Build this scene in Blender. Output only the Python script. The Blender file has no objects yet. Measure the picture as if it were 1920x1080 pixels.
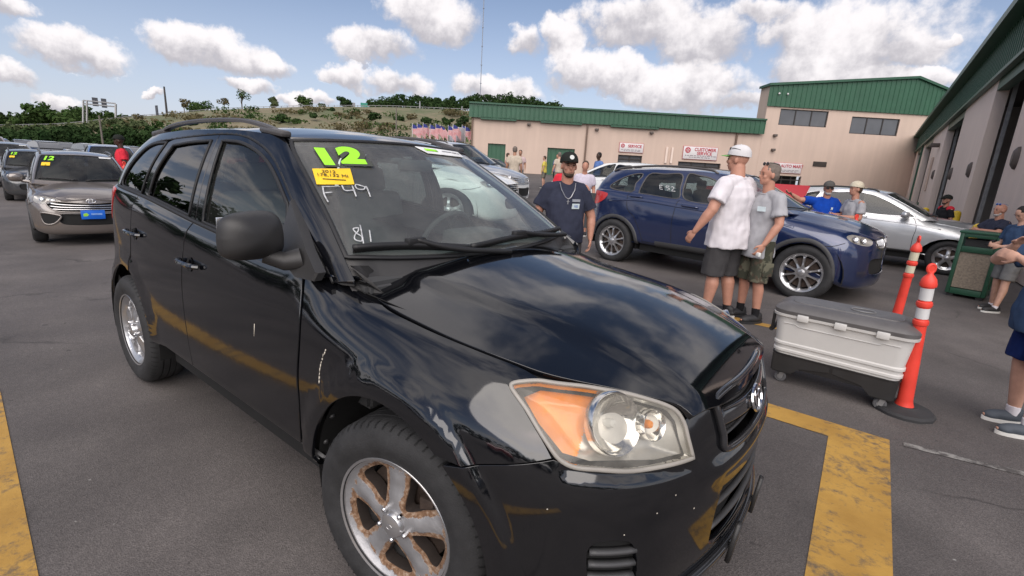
import bpy, bmesh, math, random
import numpy as np
from math import sin, cos, pi, radians, sqrt, atan2
from mathutils import Vector, Matrix, Euler
from mathutils.bvhtree import BVHTree
from mathutils.geometry import delaunay_2d_cdt, tessellate_polygon
random.seed(7)
rnd = random.Random(11)
SC = bpy.context.scene
COL = SC.collection

# ---------------------------------------------------------------- camera
CAM_POS = Vector((1.1256, -1.7583, 1.5358))
CAM_YAW, CAM_PITCH, CAM_ROLL, CAM_F = 2.2217, -0.2428, 0.0589, 905.63
_f = Vector((cos(CAM_PITCH) * cos(CAM_YAW), cos(CAM_PITCH) * sin(CAM_YAW), sin(CAM_PITCH)))
_r = _f.cross(Vector((0, 0, 1))).normalized(); _u = _r.cross(_f)
_r2 = _r * cos(CAM_ROLL) + _u * sin(CAM_ROLL); _u2 = -_r * sin(CAM_ROLL) + _u * cos(CAM_ROLL)
cam_data = bpy.data.cameras.new('camera')
cam = bpy.data.objects.new('camera', cam_data); COL.objects.link(cam)
cam.matrix_world = Matrix(((_r2.x, _u2.x, -_f.x, CAM_POS.x), (_r2.y, _u2.y, -_f.y, CAM_POS.y), (_r2.z, _u2.z, -_f.z, CAM_POS.z), (0, 0, 0, 1)))
cam_data.sensor_width = 36.0; cam_data.lens = CAM_F / 1920 * 36
cam_data.clip_start = 0.05; cam_data.clip_end = 5000
SC.camera = cam
# ---------------------------------------------------------------- surface tools
def crom(pts, t):
    """Catmull-Rom through pts (n,k) at parameters t in 0..n-1"""
    pts = np.asarray(pts, float); n = len(pts)
    t = np.clip(np.asarray(t, float), 0, n - 1)
    i = np.minimum(t.astype(int), n - 2); f = (t - i)
    P = np.concatenate([[2 * pts[0] - pts[1]], pts, [2 * pts[-1] - pts[-2]]])
    p0, p1, p2, p3 = P[i], P[i + 1], P[i + 2], P[i + 3]
    f = f.reshape(f.shape + (1,) * (pts.ndim - 1))
    return 0.5 * (2 * p1 + (p2 - p0) * f + (2 * p0 - 5 * p1 + 4 * p2 - p3) * f ** 2 + (3 * p1 - p0 - 3 * p2 + p3) * f ** 3)

def lerp_tab(x, xs, ys):
    return np.interp(x, xs, ys)

def smooth_tab(x, xs, ys):
    """monotone cubic interpolation"""
    xs = np.asarray(xs, float); ys = np.asarray(ys, float); x = np.clip(np.asarray(x, float), xs[0], xs[-1])
    h = np.diff(xs); d = np.diff(ys) / h
    m = np.zeros(len(xs)); m[0] = d[0]; m[-1] = d[-1]
    for k in range(1, len(xs) - 1):
        m[k] = 0 if d[k - 1] * d[k] <= 0 else 2 * d[k - 1] * d[k] / (d[k - 1] + d[k])
    i = np.clip(np.searchsorted(xs, x, 'right') - 1, 0, len(h) - 1)
    t = (x - xs[i]) / h[i]
    return ((2 * t ** 3 - 3 * t ** 2 + 1) * ys[i] + (t ** 3 - 2 * t ** 2 + t) * h[i] * m[i] + (-2 * t ** 3 + 3 * t ** 2) * ys[i + 1] + (t ** 3 - t ** 2) * h[i] * m[i + 1])

class Surf:
    """a parametric surface given by fn(u, v) -> (n,3); keeps a dense net for look-ups"""
    def __init__(self, fn, nu, nv, du=80, dv=40, sign=-1):
        self.fn = fn; self.nu = nu; self.nv = nv; self.sign = sign
        uu, vv = np.meshgrid(np.linspace(0, nu, du), np.linspace(0, nv, dv), indexing='ij')
        self.U = uu; self.V = vv
        self.P = self(uu.ravel(), vv.ravel()).reshape(du, dv, 3)
        self.du = du; self.dv = dv; self.bvh = None
    def __call__(self, u, v):
        p = self.fn(np.asarray(u, float), np.asarray(v, float)).copy()
        p[..., 1] *= self.sign
        return p
    def normal(self, u, v):
        e = 1e-3
        u = np.asarray(u, float); v = np.asarray(v, float)
        a = self(np.minimum(u + e * 10, self.nu), v) - self(np.maximum(u - e * 10, 0), v)
        b = self(u, np.minimum(v + e * 10, self.nv)) - self(u, np.maximum(v - e * 10, self.vmin))
        n = np.cross(a, b) * (1 if self.sign < 0 else -1)
        l = np.linalg.norm(n, axis=-1, keepdims=True); l[l < 1e-12] = 1
        return n / l * self.flip
    flip = 1; vmin = 0
    def tree(self):
        if self.bvh is None:
            V = self.P.reshape(-1, 3).tolist(); F = []; self.F = F
            for i in range(self.du - 1):
                for j in range(self.dv - 1):
                    a = i * self.dv + j
                    F.append((a, a + self.dv, a + self.dv + 1, a + 1))
            self.bvh = BVHTree.FromPolygons([Vector(q) for q in V], F)
        return self.bvh
    def refine(self, idx, p):
        i, j = divmod(idx, self.dv - 1)
        su = self.nu / (self.du - 1); sv = self.nv / (self.dv - 1)
        u = (i + .5) * su; v = (j + .5) * sv
        for _ in range(8):   # Gauss-Newton onto p
            q = self(np.array([u]), np.array([v]))[0]; e = 1e-3
            a = (self(np.array([u + e]), np.array([v]))[0] - self(np.array([u - e]), np.array([v]))[0]) / (2 * e)
            b = (self(np.array([u]), np.array([v + e]))[0] - self(np.array([u]), np.array([v - e]))[0]) / (2 * e)
            J = np.stack([a, b], 1)
            try: s = np.linalg.lstsq(J, np.asarray(p) - q, rcond=None)[0]
            except Exception: break
            s = np.clip(s, -.5, .5)
            u = min(max(u + s[0], 0), self.nu); v = min(max(v + s[1], 0), self.nv)
        return u, v
    def near(self, p):
        loc, n, idx, d = self.tree().find_nearest(Vector(p))
        return self.refine(idx, p)
    def hit(self, o, d):
        loc, n, idx, dist = self.tree().ray_cast(Vector(o), Vector(d).normalized())
        if loc is None: return None
        return self.refine(idx, tuple(loc)) + (tuple(loc),)

def smooth_outline(pts, step=0.05, corners=(), closed=True):
    """resample a closed outline with Catmull-Rom; indices in corners stay sharp"""
    pts = [np.asarray(p, float) for p in pts]; n = len(pts); out = []
    cs = set(c % n for c in corners)
    for i in range(n if closed else n - 1):
        p1 = pts[i]; p2 = pts[(i + 1) % n]
        p0 = pts[i - 1] if (i not in cs and (closed or i > 0)) else 2 * p1 - p2
        p3 = pts[(i + 2) % n] if ((i + 1) % n not in cs and (closed or i < n - 2)) else 2 * p2 - p1
        L = np.linalg.norm(p2 - p1); k = max(1, int(math.ceil(L / step)))
        # limit overshoot: scale far tangents
        m1 = (p2 - p0) * .5; m2 = (p3 - p1) * .5
        for m in (m1, m2):
            l = np.linalg.norm(m)
            if l > L: m *= L / l
        for q in range(k):
            t = q / k
            out.append((2 * t ** 3 - 3 * t ** 2 + 1) * p1 + (t ** 3 - 2 * t ** 2 + t) * m1 + (-2 * t ** 3 + 3 * t ** 2) * p2 + (t ** 3 - t ** 2) * m2)
    if not closed: out.append(pts[-1])
    return np.array(out)

def offset_poly(p, d):
    """move a closed polygon inward by d (d<0 outward)"""
    p = np.asarray(p, float)
    a = np.roll(p, 1, 0); b = np.roll(p, -1, 0)
    t = b - a; l = np.linalg.norm(t, axis=1, keepdims=True); l[l < 1e-9] = 1; t = t / l
    n = np.stack([-t[:, 1], t[:, 0]], 1)
    area = 0.5 * np.sum(p[:, 0] * np.roll(p[:, 1], -1) - np.roll(p[:, 0], -1) * p[:, 1])
    return p + n * d * (1 if area > 0 else -1)

def in_poly(P, poly):
    x = P[:, 0]; y = P[:, 1]; inside = np.zeros(len(P), bool)
    px = poly[:, 0]; py = poly[:, 1]; j = len(poly) - 1
    for i in range(len(poly)):
        c = ((py[i] > y) != (py[j] > y))
        with np.errstate(divide='ignore', invalid='ignore'):
            xi = (px[j] - px[i]) * (y - py[i]) / (py[j] - py[i]) + px[i]
        inside ^= c & (x < xi)
        j = i
    return inside

def fill2d(outer, holes=(), step=(.05, .05)):
    """triangulate a 2-D polygon with holes plus an inner lattice: verts (n,2), tris, loops (index lists)"""
    pts = [tuple(q) for q in outer]; edges = []; loops = [list(range(len(outer)))]
    n = len(outer); edges += [(i, (i + 1) % n) for i in range(n)]
    for h in holes:
        b = len(pts); m = len(h); pts += [tuple(q) for q in h]
        edges += [(b + i, b + (i + 1) % m) for i in range(m)]; loops.append(list(range(b, b + m)))
    nb = len(pts)
    o = np.asarray(outer)
    lo = o.min(0); hi = o.max(0)
    gx = np.arange(lo[0] + step[0] * .5, hi[0], step[0]); gy = np.arange(lo[1] + step[1] * .5, hi[1], step[1])
    if len(gx) and len(gy):
        G = np.stack(np.meshgrid(gx, gy, indexing='ij'), -1).reshape(-1, 2)
        k = in_poly(G, o)
        for h in holes: k &= ~in_poly(G, np.asarray(h))
        G = G[k]
        if len(G):
            B = np.array(pts); sc = np.array(step)
            keep = np.ones(len(G), bool)
            for a in range(0, len(G), 4000):
                d = ((G[a:a + 4000, None, :] - B[None]) / sc); keep[a:a + 4000] = (d ** 2).sum(-1).min(1) > .16
            pts += [tuple(q) for q in G[keep]]
    vs, es, fs, ov, oe, of = delaunay_2d_cdt([Vector(p) for p in pts], edges, [], 0, 1e-7)
    V = np.array([tuple(v) for v in vs])
    back = {}
    for i, src in enumerate(ov):
        for q in src: back[q] = i
    loops = [[back[i] for i in L if i in back] for L in loops]
    F = np.array([f for f in fs if len(f) == 3])
    C = V[F].mean(1)
    k = in_poly(C, o)
    for h in holes: k &= ~in_poly(C, np.asarray(h))
    return V, F[k], loops

def link(name, me, mat=None, parent=None):
    o = bpy.data.objects.new(name, me); COL.objects.link(o)
    if mat is not None:
        me.materials.clear()
        for m in (mat if isinstance(mat, (list, tuple)) else [mat]): me.materials.append(m)
    if parent is not None: o.parent = parent
    return o

def mesh_np(name, V, F, smooth=True, normals=None):
    me = bpy.data.meshes.new(name)
    me.from_pydata([tuple(v) for v in V], [], [tuple(int(i) for i in f) for f in F])
    if smooth: me.polygons.foreach_set('use_smooth', [True] * len(me.polygons))
    me.update()
    if normals is not None: me.normals_split_custom_set_from_vertices([tuple(n) for n in normals])
    return me

def patch(name, surf, outline, holes=(), step=(.25, .35), off=0.0, wall=0.012, mat=None, parent=None, lip=0.0015, bump=None):
    """a panel cut from surf: outline and holes in (u,v); its edges turn in by wall"""
    V2, F, loops = fill2d(np.asarray(outline), [np.asarray(h) for h in holes], step)
    P = surf(V2[:, 0], V2[:, 1]); N = surf.normal(V2[:, 0], V2[:, 1])
    if bump is not None: P = P + N * bump(P, V2)[:, None]
    P = P + N * off
    # orient
    a = np.cross(P[F[:, 1]] - P[F[:, 0]], P[F[:, 2]] - P[F[:, 0]])
    if (a * N[F[:, 0]]).sum() < 0: F = F[:, ::-1]
    if bump is not None:   # normals from geometry
        a = np.cross(P[F[:, 1]] - P[F[:, 0]], P[F[:, 2]] - P[F[:, 0]]); NN = np.zeros_like(P)
        for k in range(3): np.add.at(NN, F[:, k], a)
        l = np.linalg.norm(NN, axis=1, keepdims=True); l[l < 1e-14] = 1; N = NN / l
    Vs = [P]; Ns = [N]; Fs = F.tolist(); b = len(P)
    if wall:
        for L in loops:
            n = len(L)
            if n < 3: continue
            Q = P[L]; M = N[L]
            T = np.roll(Q, -1, 0) - np.roll(Q, 1, 0); l = np.linalg.norm(T, axis=1, keepdims=True); l[l < 1e-9] = 1; T /= l
            S = np.cross(T, M)                         # in-surface, pointing off the panel (sign fixed below)
            # which side is the panel: use the triangle fan centre
            c2 = V2[L]; t2 = np.roll(c2, -1, 0) - np.roll(c2, 1, 0)
            probe = c2 + np.stack([-t2[:, 1], t2[:, 0]], 1) * .02
            ins = in_poly(probe, np.asarray(outline))
            for h in holes: ins &= ~in_poly(probe, np.asarray(h))
            pp = surf(probe[:, 0], probe[:, 1]) - surf(c2[:, 0], c2[:, 1])
            side = np.where(ins, -1, 1)[:, None] * pp
            sg = np.sign((S * side).sum(1)); maj = 1 if sg.sum() >= 0 else -1
            S = S * maj
            e = lip
            A = Q + S * 0; B = Q + S * e - M * e; C = B - M * wall
            nB = S
            Vs += [Q, B, C]; Ns += [M, (S * .9 + M * .4), nB]
            for i in range(n):
                j = (i + 1) % n
                for r in (0, n):
                    q = [b + r + i, b + r + j, b + r + n + j, b + r + n + i]
                    pa = np.cross(np.vstack(Vs)[q[1]] - np.vstack(Vs)[q[0]], np.vstack(Vs)[q[3]] - np.vstack(Vs)[q[0]]) if i == 0 and r == n else None
                    if pa is not None: flipq = (pa @ S[0]) < 0
                    Fs.append(q)
            # consistent winding
            if flipq:
                for k in range(len(Fs) - 2 * n, len(Fs)): Fs[k] = Fs[k][::-1]
            b += 3 * n
    V = np.vstack(Vs); NN = np.vstack(Ns)
    l = np.linalg.norm(NN, axis=1, keepdims=True); l[l < 1e-12] = 1; NN = NN / l
    return link(name, mesh_np(name, V, Fs, True, NN), mat, parent)

def strip(name, P, N, w, h, mat=None, parent=None, closed=False, prof=None):
    """a moulding swept along points P with normals N: width w across, height h proud"""
    P = np.asarray(P, float); N = np.asarray(N, float); n = len(P)
    if closed: T = np.roll(P, -1, 0) - np.roll(P, 1, 0)
    else: T = np.gradient(P, axis=0)
    T /= np.maximum(np.linalg.norm(T, axis=1, keepdims=True), 1e-9)
    S = np.cross(T, N); S /= np.maximum(np.linalg.norm(S, axis=1, keepdims=True), 1e-9)
    pr = prof or [(-.5, -.5), (-.5, .5), (-.3, 1), (.3, 1), (.5, .5), (.5, -.5)]
    V = []; F = []; m = len(pr)
    for i in range(n):
        for a, c in pr: V.append(P[i] + S[i] * a * w + N[i] * c * h)
    for i in range(n if closed else n - 1):
        j = (i + 1) % n
        for k in range(m):
            k2 = (k + 1) % m
            F.append((i * m + k, j * m + k, j * m + k2, i * m + k2))
    if not closed:
        F.append(tuple(range(m))); F.append(tuple(reversed(range((n - 1) * m, n * m))))
    me = mesh_np(name, V, F, True); fix_normals(me)
    return link(name, me, mat, parent)

def fix_normals(me, auto=None):
    bm = bmesh.new(); bm.from_mesh(me); bmesh.ops.recalc_face_normals(bm, faces=bm.faces)
    if auto is not None:
        for f in bm.faces: f.smooth = True
        for e in bm.edges:
            e.smooth = not (len(e.link_faces) == 2 and e.calc_face_angle(0) > auto)
    bm.to_mesh(me); bm.free()
# ---------------------------------------------------------------- sky, sun
W = bpy.data.worlds.new('World'); SC.world = W; W.use_nodes = True
nt = W.node_tree; nt.nodes.clear()
SUN_EL, SUN_AZ = radians(43), radians(-60)      # azimuth in the car frame
def wn(typ, **kw):
    nd = nt.nodes.new('ShaderNode' + typ)
    for k, v in kw.items():
        if k in nd.inputs:
            if isinstance(v, bpy.types.NodeSocket): nt.links.new(v, nd.inputs[k])
            else: nd.inputs[k].default_value = v
        else: setattr(nd, k, v)
    return nd
def wm(op, a, b=0.0, c=None, clamp=False):
    m = nt.nodes.new('ShaderNodeMath'); m.operation = op; m.use_clamp = clamp
    for i, v in enumerate((a, b) if c is None else (a, b, c)):
        if isinstance(v, bpy.types.NodeSocket): nt.links.new(v, m.inputs[i])
        else: m.inputs[i].default_value = v
    return m.outputs[0]
def wv(op, a, b=None, out=0):
    m = nt.nodes.new('ShaderNodeVectorMath'); m.operation = op
    for i, v in enumerate((a, b)):
        if v is None: continue
        if isinstance(v, bpy.types.NodeSocket): nt.links.new(v, m.inputs[i])
        elif op == 'SCALE' and i == 1: m.inputs['Scale'].default_value = v
        else: m.inputs[i].default_value = v
    return m.outputs['Value' if op in ('DOT_PRODUCT', 'LENGTH') else 'Vector']
def smooth(x, a, b):
    m = wn('MapRange', interpolation_type='SMOOTHSTEP'); nt.links.new(x, m.inputs['Value']); m.inputs['From Min'].default_value = a; m.inputs['From Max'].default_value = b
    return m.outputs[0]
def wmix(f, a, b):
    m = wn('Mix', data_type='RGBA')
    for s, v in ((m.inputs[0], f), (m.inputs[6], a), (m.inputs[7], b)):
        if isinstance(v, bpy.types.NodeSocket): nt.links.new(v, s)
        else: s.default_value = v
    return m.outputs[2]
sky = wn('TexSky', sky_type='NISHITA', sun_disc=False, sun_elevation=SUN_EL, sun_rotation=pi / 2 - SUN_AZ, air_density=1.0, dust_density=.9, ozone_density=2.0)
D = wn('TexCoord').outputs['Generated']
D = wv('NORMALIZE', D)
sep = wn('SeparateXYZ', Vector=D); dz = sep.outputs['Z']
n1 = wn('TexNoise', Scale=9.0, Detail=7, Roughness=.60); nt.links.new(D, n1.inputs['Vector'])
n2 = wn('TexNoise', Scale=26.0, Detail=5, Roughness=.6); nt.links.new(D, n2.inputs['Vector'])
warp = wv('SCALE', wv('SUBTRACT', n1.outputs['Color'], (.5, .5, .5)), .10)
DW = wv('ADD', D, warp)
def pix_dir(px, py):
    return (_f + _r2 * ((px - 960) / CAM_F) + _u2 * ((540 - py) / CAM_F)).normalized()
CLOUDS = [(130, 95, 92, 34), (20, 142, 55, 24), (5, 15, 45, 26), (345, 82, 62, 36), (420, 100, 85, 36), (500, 120, 60, 24), (815, 28, 100, 48), (715, 95, 78, 36), (650, 140, 40, 22), (745, 162, 65, 22),
          (575, 188, 55, 14), (475, 162, 50, 14), (118, 180, 34, 14), (980, 85, 40, 30), (1058, 75, 46, 34), (1112, 130, 95, 40), (1205, 35, 115, 50), (1322, 75, 85, 62), (1285, 165, 130, 42), (930, 162, 85, 22),
          (1180, 150, 80, 40), (1590, 75, 165, 82), (1480, 60, 75, 52), (1700, 85, 70, 46), (1560, 130, 120, 40), (1380, 195, 60, 20), (1782, 70, 22, 14), (285, 170, 22, 7), (1430, 20, 70, 30), (1700, 150, 90, 22)]
F = None; SB = None; SW = None
for px, py, rx, ry in CLOUDS:
    c = pix_dir(px, py); k = sqrt(((px - 960) / CAM_F) ** 2 + ((540 - py) / CAM_F) ** 2 + 1)
    X = c.cross(Vector((0, 0, 1))).normalized(); Y = X.cross(c)
    ax = rx / CAM_F / k * 1.1; ay = ry / CAM_F / k * 1.1
    a = wv('DOT_PRODUCT', DW, tuple(X / ax)); b = wv('DOT_PRODUCT', DW, tuple(Y / ay))
    q = wm('MULTIPLY_ADD', b, b, wm('MULTIPLY', a, a)); g = wm('SUBTRACT', 1.0, q)
    F = g if F is None else wm('MAXIMUM', F, g)
    gp = wm('MAXIMUM', g, 0.0)
    SB = wm('MULTIPLY', gp, b) if SB is None else wm('MULTIPLY_ADD', gp, b, SB)
    SW = wm('ADD', gp, .001) if SW is None else wm('ADD', SW, gp)
F = wm('MAXIMUM', F, -1.0)
fb = wm('SUBTRACT', n1.outputs['Fac'], .5); fb2 = wm('SUBTRACT', n2.outputs['Fac'], .5)
dens = smooth(wm('ADD', F, wm('MULTIPLY_ADD', fb, 2.0, wm('MULTIPLY', fb2, 1.3))), -.05, .62)
hgt = wm('DIVIDE', SB, SW)                       # -1 base .. 1 top
# the rest of the sky: the same fair-weather cumulus on a plane overhead
pl = wn('CombineXYZ'); zz = wm('ADD', wm('MAXIMUM', dz, 0.0), .12)
nt.links.new(wm('DIVIDE', sep.outputs['X'], zz), pl.inputs[0]); nt.links.new(wm('DIVIDE', sep.outputs['Y'], zz), pl.inputs[1])
n3 = wn('TexNoise', Scale=.95, Detail=8, Roughness=.62); nt.links.new(pl.outputs[0], n3.inputs['Vector'])
n4 = wn('TexNoise', Scale=2.6, Detail=6, Roughness=.6); nt.links.new(wv('ADD', pl.outputs[0], (.03, .05, 3.0)), n4.inputs['Vector'])
d2 = smooth(wm('MULTIPLY_ADD', wm('SUBTRACT', n4.outputs['Fac'], .5), .22, n3.outputs['Fac']), .43, .60)
view = wv('DOT_PRODUCT', D, tuple((_f * 1.0 + Vector((0, 0, .30))).normalized()))
off = wm('MAXIMUM', smooth(dz, .30, .46), wm('SUBTRACT', 1.0, smooth(view, .38, .62)))
d2 = wm('MULTIPLY', d2, off)
cloud = wm('MAXIMUM', wm('MULTIPLY', dens, .97), wm('MULTIPLY', d2, .95), clamp=True)
sh1 = smooth(wm('ADD', hgt, wm('MULTIPLY_ADD', fb2, 2.2, wm('MULTIPLY', fb, 1.6))), -.75, .55)
sh2 = wm('SUBTRACT', 1.0, wm('MULTIPLY', smooth(n3.outputs['Fac'], .52, .75), .75))
sh = wm('MAXIMUM', wm('MULTIPLY', sh1, wm('SUBTRACT', 1.0, off)), wm('MULTIPLY', sh2, off))
ccol = wmix(sh, (.35, .335, .36, 1), (.66, .63, .635, 1))
# thin haze low down
skyc = wv('MULTIPLY', wv('SCALE', sky.outputs[0], .072), (1.10, 1.0, 1.0))
skyc = wmix(wm('SUBTRACT', 1.0, smooth(dz, -.02, .38)), skyc, wmix(.62, skyc, (.42, .46, .58, 1)))
col = wmix(cloud, skyc, ccol)
bg = wn('Background', Color=col, Strength=1.0)
out = wn('OutputWorld'); nt.links.new(bg.outputs[0], out.inputs['Surface'])
sd = bpy.data.lights.new('sun', 'SUN'); sd.energy = 2.1; sd.angle = radians(74); sd.color = (1, .93, .87)
so = bpy.data.objects.new('sun', sd); COL.objects.link(so)
so.rotation_euler = Vector((cos(SUN_EL) * cos(SUN_AZ), cos(SUN_EL) * sin(SUN_AZ), sin(SUN_EL))).to_track_quat('Z', 'Y').to_euler()
SC.view_settings.view_transform = 'Standard'; SC.view_settings.look = 'None'; SC.view_settings.exposure = 0.67; SC.view_settings.gamma = 1.0; SC.view_settings.use_curve_mapping = False
W.cycles.sampling_method = 'MANUAL'; W.cycles.sample_map_resolution = 512
# ---------------------------------------------------------------- materials
M = {}
def srgb(r, g, b):
    f = lambda c: ((c / 255) / 12.92 if c / 255 <= .04045 else (((c / 255) + .055) / 1.055) ** 2.4)
    return (f(r), f(g), f(b), 1)
class NT:
    def __init__(self, name):
        self.m = bpy.data.materials.new(name); self.m.use_nodes = True
        self.t = self.m.node_tree; self.t.nodes.clear()
        self.out = self.t.nodes.new('ShaderNodeOutputMaterial')
    def n(self, typ, **kw):
        nd = self.t.nodes.new('ShaderNode' + typ)
        for k, v in kw.items():
            if k in nd.inputs: self.set(nd, k, v)
            else: setattr(nd, k, v)
        return nd
    def set(self, nd, k, v):
        s = nd.inputs[k]
        if isinstance(v, bpy.types.NodeSocket): self.t.links.new(v, s)
        else: s.default_value = v
    def link(self, a, b): self.t.links.new(a, b)
    def coord(self, kind='Object', scale=None):
        c = self.n('TexCoord').outputs[kind]
        if scale is None: return c
        mp = self.n('Mapping', Vector=c); mp.inputs['Scale'].default_value = scale if hasattr(scale, '__len__') else (scale,) * 3
        return mp.outputs[0]
    def noise(self, scale, detail=4, rough=.55, vec=None, kind='Object'):
        nd = self.n('TexNoise', Scale=scale, Detail=detail, Roughness=rough)
        self.link(vec if vec is not None else self.coord(kind), nd.inputs['Vector']); return nd.outputs['Fac']
    def ramp(self, fac, stops):
        r = self.n('ValToRGB', Fac=fac); e = r.color_ramp.elements
        while len(e) > 1: e.remove(e[-1])
        e[0].position = stops[0][0]; e[0].color = stops[0][1]
        for p, c in stops[1:]:
            q = e.new(p); q.color = c
        return r.outputs['Color']
    def mix(self, fac, a, b):
        m = self.n('Mix', data_type='RGBA'); 
        for s, v in ((m.inputs[0], fac), (m.inputs[6], a), (m.inputs[7], b)):
            if isinstance(v, bpy.types.NodeSocket): self.link(v, s)
            else: s.default_value = v
        return m.outputs[2]
    def math(self, op, a, b=0.0, clamp=False, c=None):
        m = self.n('Math', operation=op); m.use_clamp = clamp
        for i, v in enumerate((a, b) if c is None else (a, b, c)):
            if isinstance(v, bpy.types.NodeSocket): self.link(v, m.inputs[i])
            else: m.inputs[i].default_value = v
        return m.outputs[0]
    def bump(self, h, strength=.3, dist=.01):
        return self.n('Bump', Height=h, Strength=strength, Distance=dist).outputs[0]
    def prin(self, **kw):
        p = self.n('BsdfPrincipled')
        for k, v in kw.items(): self.set(p, k.replace('_', ' '), v)
        self.link(p.outputs[0], self.out.inputs['Surface']); return p
def G1(v): return (v, v, v, 1)
def simple(name, col, rough=.5, metal=0.0, var=.12, scale=8, bump=0.0, bscale=60, coat=0.0, spec=.5):
    if name in M: return M[name]
    t = NT(name); c = col if len(col) == 4 else (*col, 1)
    f = t.noise(scale, 5)
    lo = tuple(max(0, x * (1 - var)) for x in c[:3]) + (1,); hi = tuple(min(1, x * (1 + var)) for x in c[:3]) + (1,)
    cc = t.ramp(f, [(.3, lo), (.7, hi)])
    kw = dict(Base_Color=cc, Metallic=metal, Coat_Weight=coat, Coat_Roughness=.04, Specular_IOR_Level=spec)
    rr = t.math('ADD', t.math('MULTIPLY', f, .15 * rough + .02), rough - .08 * rough)
    kw['Roughness'] = rr
    if bump: kw['Normal'] = t.bump(t.noise(bscale, 3), bump, .004)
    t.prin(**kw); M[name] = t.m; return t.m
def carpaint(name, col, metal=0.0, rough=.28, dust=.015, coat=1.0, flake=True):
    if name in M: return M[name]
    t = NT(name)
    d = t.noise(2.2, 7, .65); d2 = t.noise(55, 3)
    dm = t.math('MULTIPLY', t.math('SUBTRACT', d, .42, True), 2.2 * dust, True)
    cc = t.mix(dm, (*col, 1), (.16, .15, .14, 1))
    rr = t.math('ADD', .035, t.math('MULTIPLY', d, .06 + dust))
    t.prin(Base_Color=cc, Metallic=metal, Roughness=rough, Coat_Weight=coat, Coat_Roughness=rr, Coat_IOR=1.82, Specular_IOR_Level=(.0 if not metal else .5),
           Coat_Normal=t.bump(t.noise(9, 2), .03, .01))
    M[name] = t.m; return t.m
def two_sided_fresnel(t, ior):
    bk = t.n('NewGeometry').outputs['Backfacing']
    return t.n('Fresnel', IOR=t.math('ADD', ior, t.math('MULTIPLY', bk, 1 / ior - ior))).outputs[0]
def glass(name, tint=(.3, .33, .33), refl=.9, ior=1.45, dirt_glare=.0, rough=.0):
    if name in M: return M[name]
    t = NT(name)
    tr = t.n('BsdfTransparent', Color=(*tint, 1)).outputs[0]
    gl = t.n('BsdfGlossy', Color=G1(refl), Roughness=rough).outputs[0]
    fr = two_sided_fresnel(t, ior)
    mx = t.n('MixShader', Fac=fr); t.link(tr, mx.inputs[1]); t.link(gl, mx.inputs[2]); o = mx.outputs[0]
    if dirt_glare:
        df = t.n('BsdfDiffuse', Color=(.45, .45, .43, 1)).outputs[0]
        f = t.math('MULTIPLY', t.noise(2.5, 6, .7), dirt_glare)
        m2 = t.n('MixShader', Fac=f); t.link(o, m2.inputs[1]); t.link(df, m2.inputs[2]); o = m2.outputs[0]
    t.link(o, t.out.inputs['Surface']); M[name] = t.m; return t.m

def tread(name='tyre rubber', col=.022):
    return simple(name, (col, col, col * 1.05), .75, var=.35, scale=14, bump=.35, bscale=180)
M['paint_black'] = carpaint('paint black', (.003, .0033, .0045), 0, .35, .008)
M['under'] = simple('underbody black', (.006, .006, .006), .8, bump=.2)
M['rubber'] = simple('black rubber seal', (.012, .012, .013), .55)
M['plastic'] = simple('textured black plastic', (.028, .027, .027), .42, var=.15, scale=5, bump=.25, bscale=420)
M['plastic_grey'] = simple('grey trim plastic', (.05, .05, .052), .5, bump=.2, bscale=300)
M['chrome'] = simple('chrome', (.70, .70, .71), .12, 1.0, var=.05)
M['silver'] = simple('silver wheel paint', (.55, .55, .56), .28, .85, var=.08, coat=.4)
M['tyre'] = tread()
M['cabin'] = simple('dark cabin trim', (.055, .056, .058), .7, bump=.2)
M['cabin_grey'] = simple('grey cloth seat', (.17, .17, .165), .9, bump=.3, bscale=150)
M['disc'] = simple('brake disc steel', (.07, .05, .04), .6, .5, var=.3, scale=20)
# ---------------------------------------------------------------- setting materials
def hcol(*stops): return [(p, (*c, 1)) for p, c in stops]
t = NT('asphalt')
P0 = t.coord('Object')
big = t.noise(.16, 5, .55, P0); mid = t.noise(1.3, 6, .62, P0); fine = t.noise(70, 4, .7, P0); gr = t.noise(240, 2, .6, P0)
base = t.ramp(t.math('ADD', t.math('MULTIPLY', big, .45), t.math('MULTIPLY', mid, .55)), [(.36, (.092, .081, .078, 1)), (.50, (.116, .103, .098, 1)), (.64, (.146, .130, .123, 1))])
v = t.n('TexVoronoi', Scale=170.0); t.link(P0, v.inputs['Vector'])
agg = t.ramp(v.outputs['Color'], [(0.25, G1(.72)), (.60, G1(1.0)), (.85, G1(1.25))])
cc = t.n('Mix', data_type='RGBA', blend_type='MULTIPLY'); cc.inputs[0].default_value = .8; t.link(base, cc.inputs[6]); t.link(agg, cc.inputs[7]); col = cc.outputs[2]
st = t.ramp(t.noise(.75, 4, .5, P0), [(.55, G1(0)), (.72, G1(1))]); col = t.mix(t.math('MULTIPLY', st, .45), col, (.035, .032, .030, 1))      # old oil
sp = t.ramp(t.noise(9, 2, .5, P0), [(.735, G1(0)), (.75, G1(1))]); col = t.mix(t.math('MULTIPLY', sp, .6), col, (.03, .026, .026, 1))      # drips and gum
ch = t.ramp(t.noise(31, 1, .5, P0), [(.80, G1(0)), (.82, G1(1))]); col = t.mix(t.math('MULTIPLY', ch, .7), col, (.35, .34, .32, 1))        # pale chips
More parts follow.
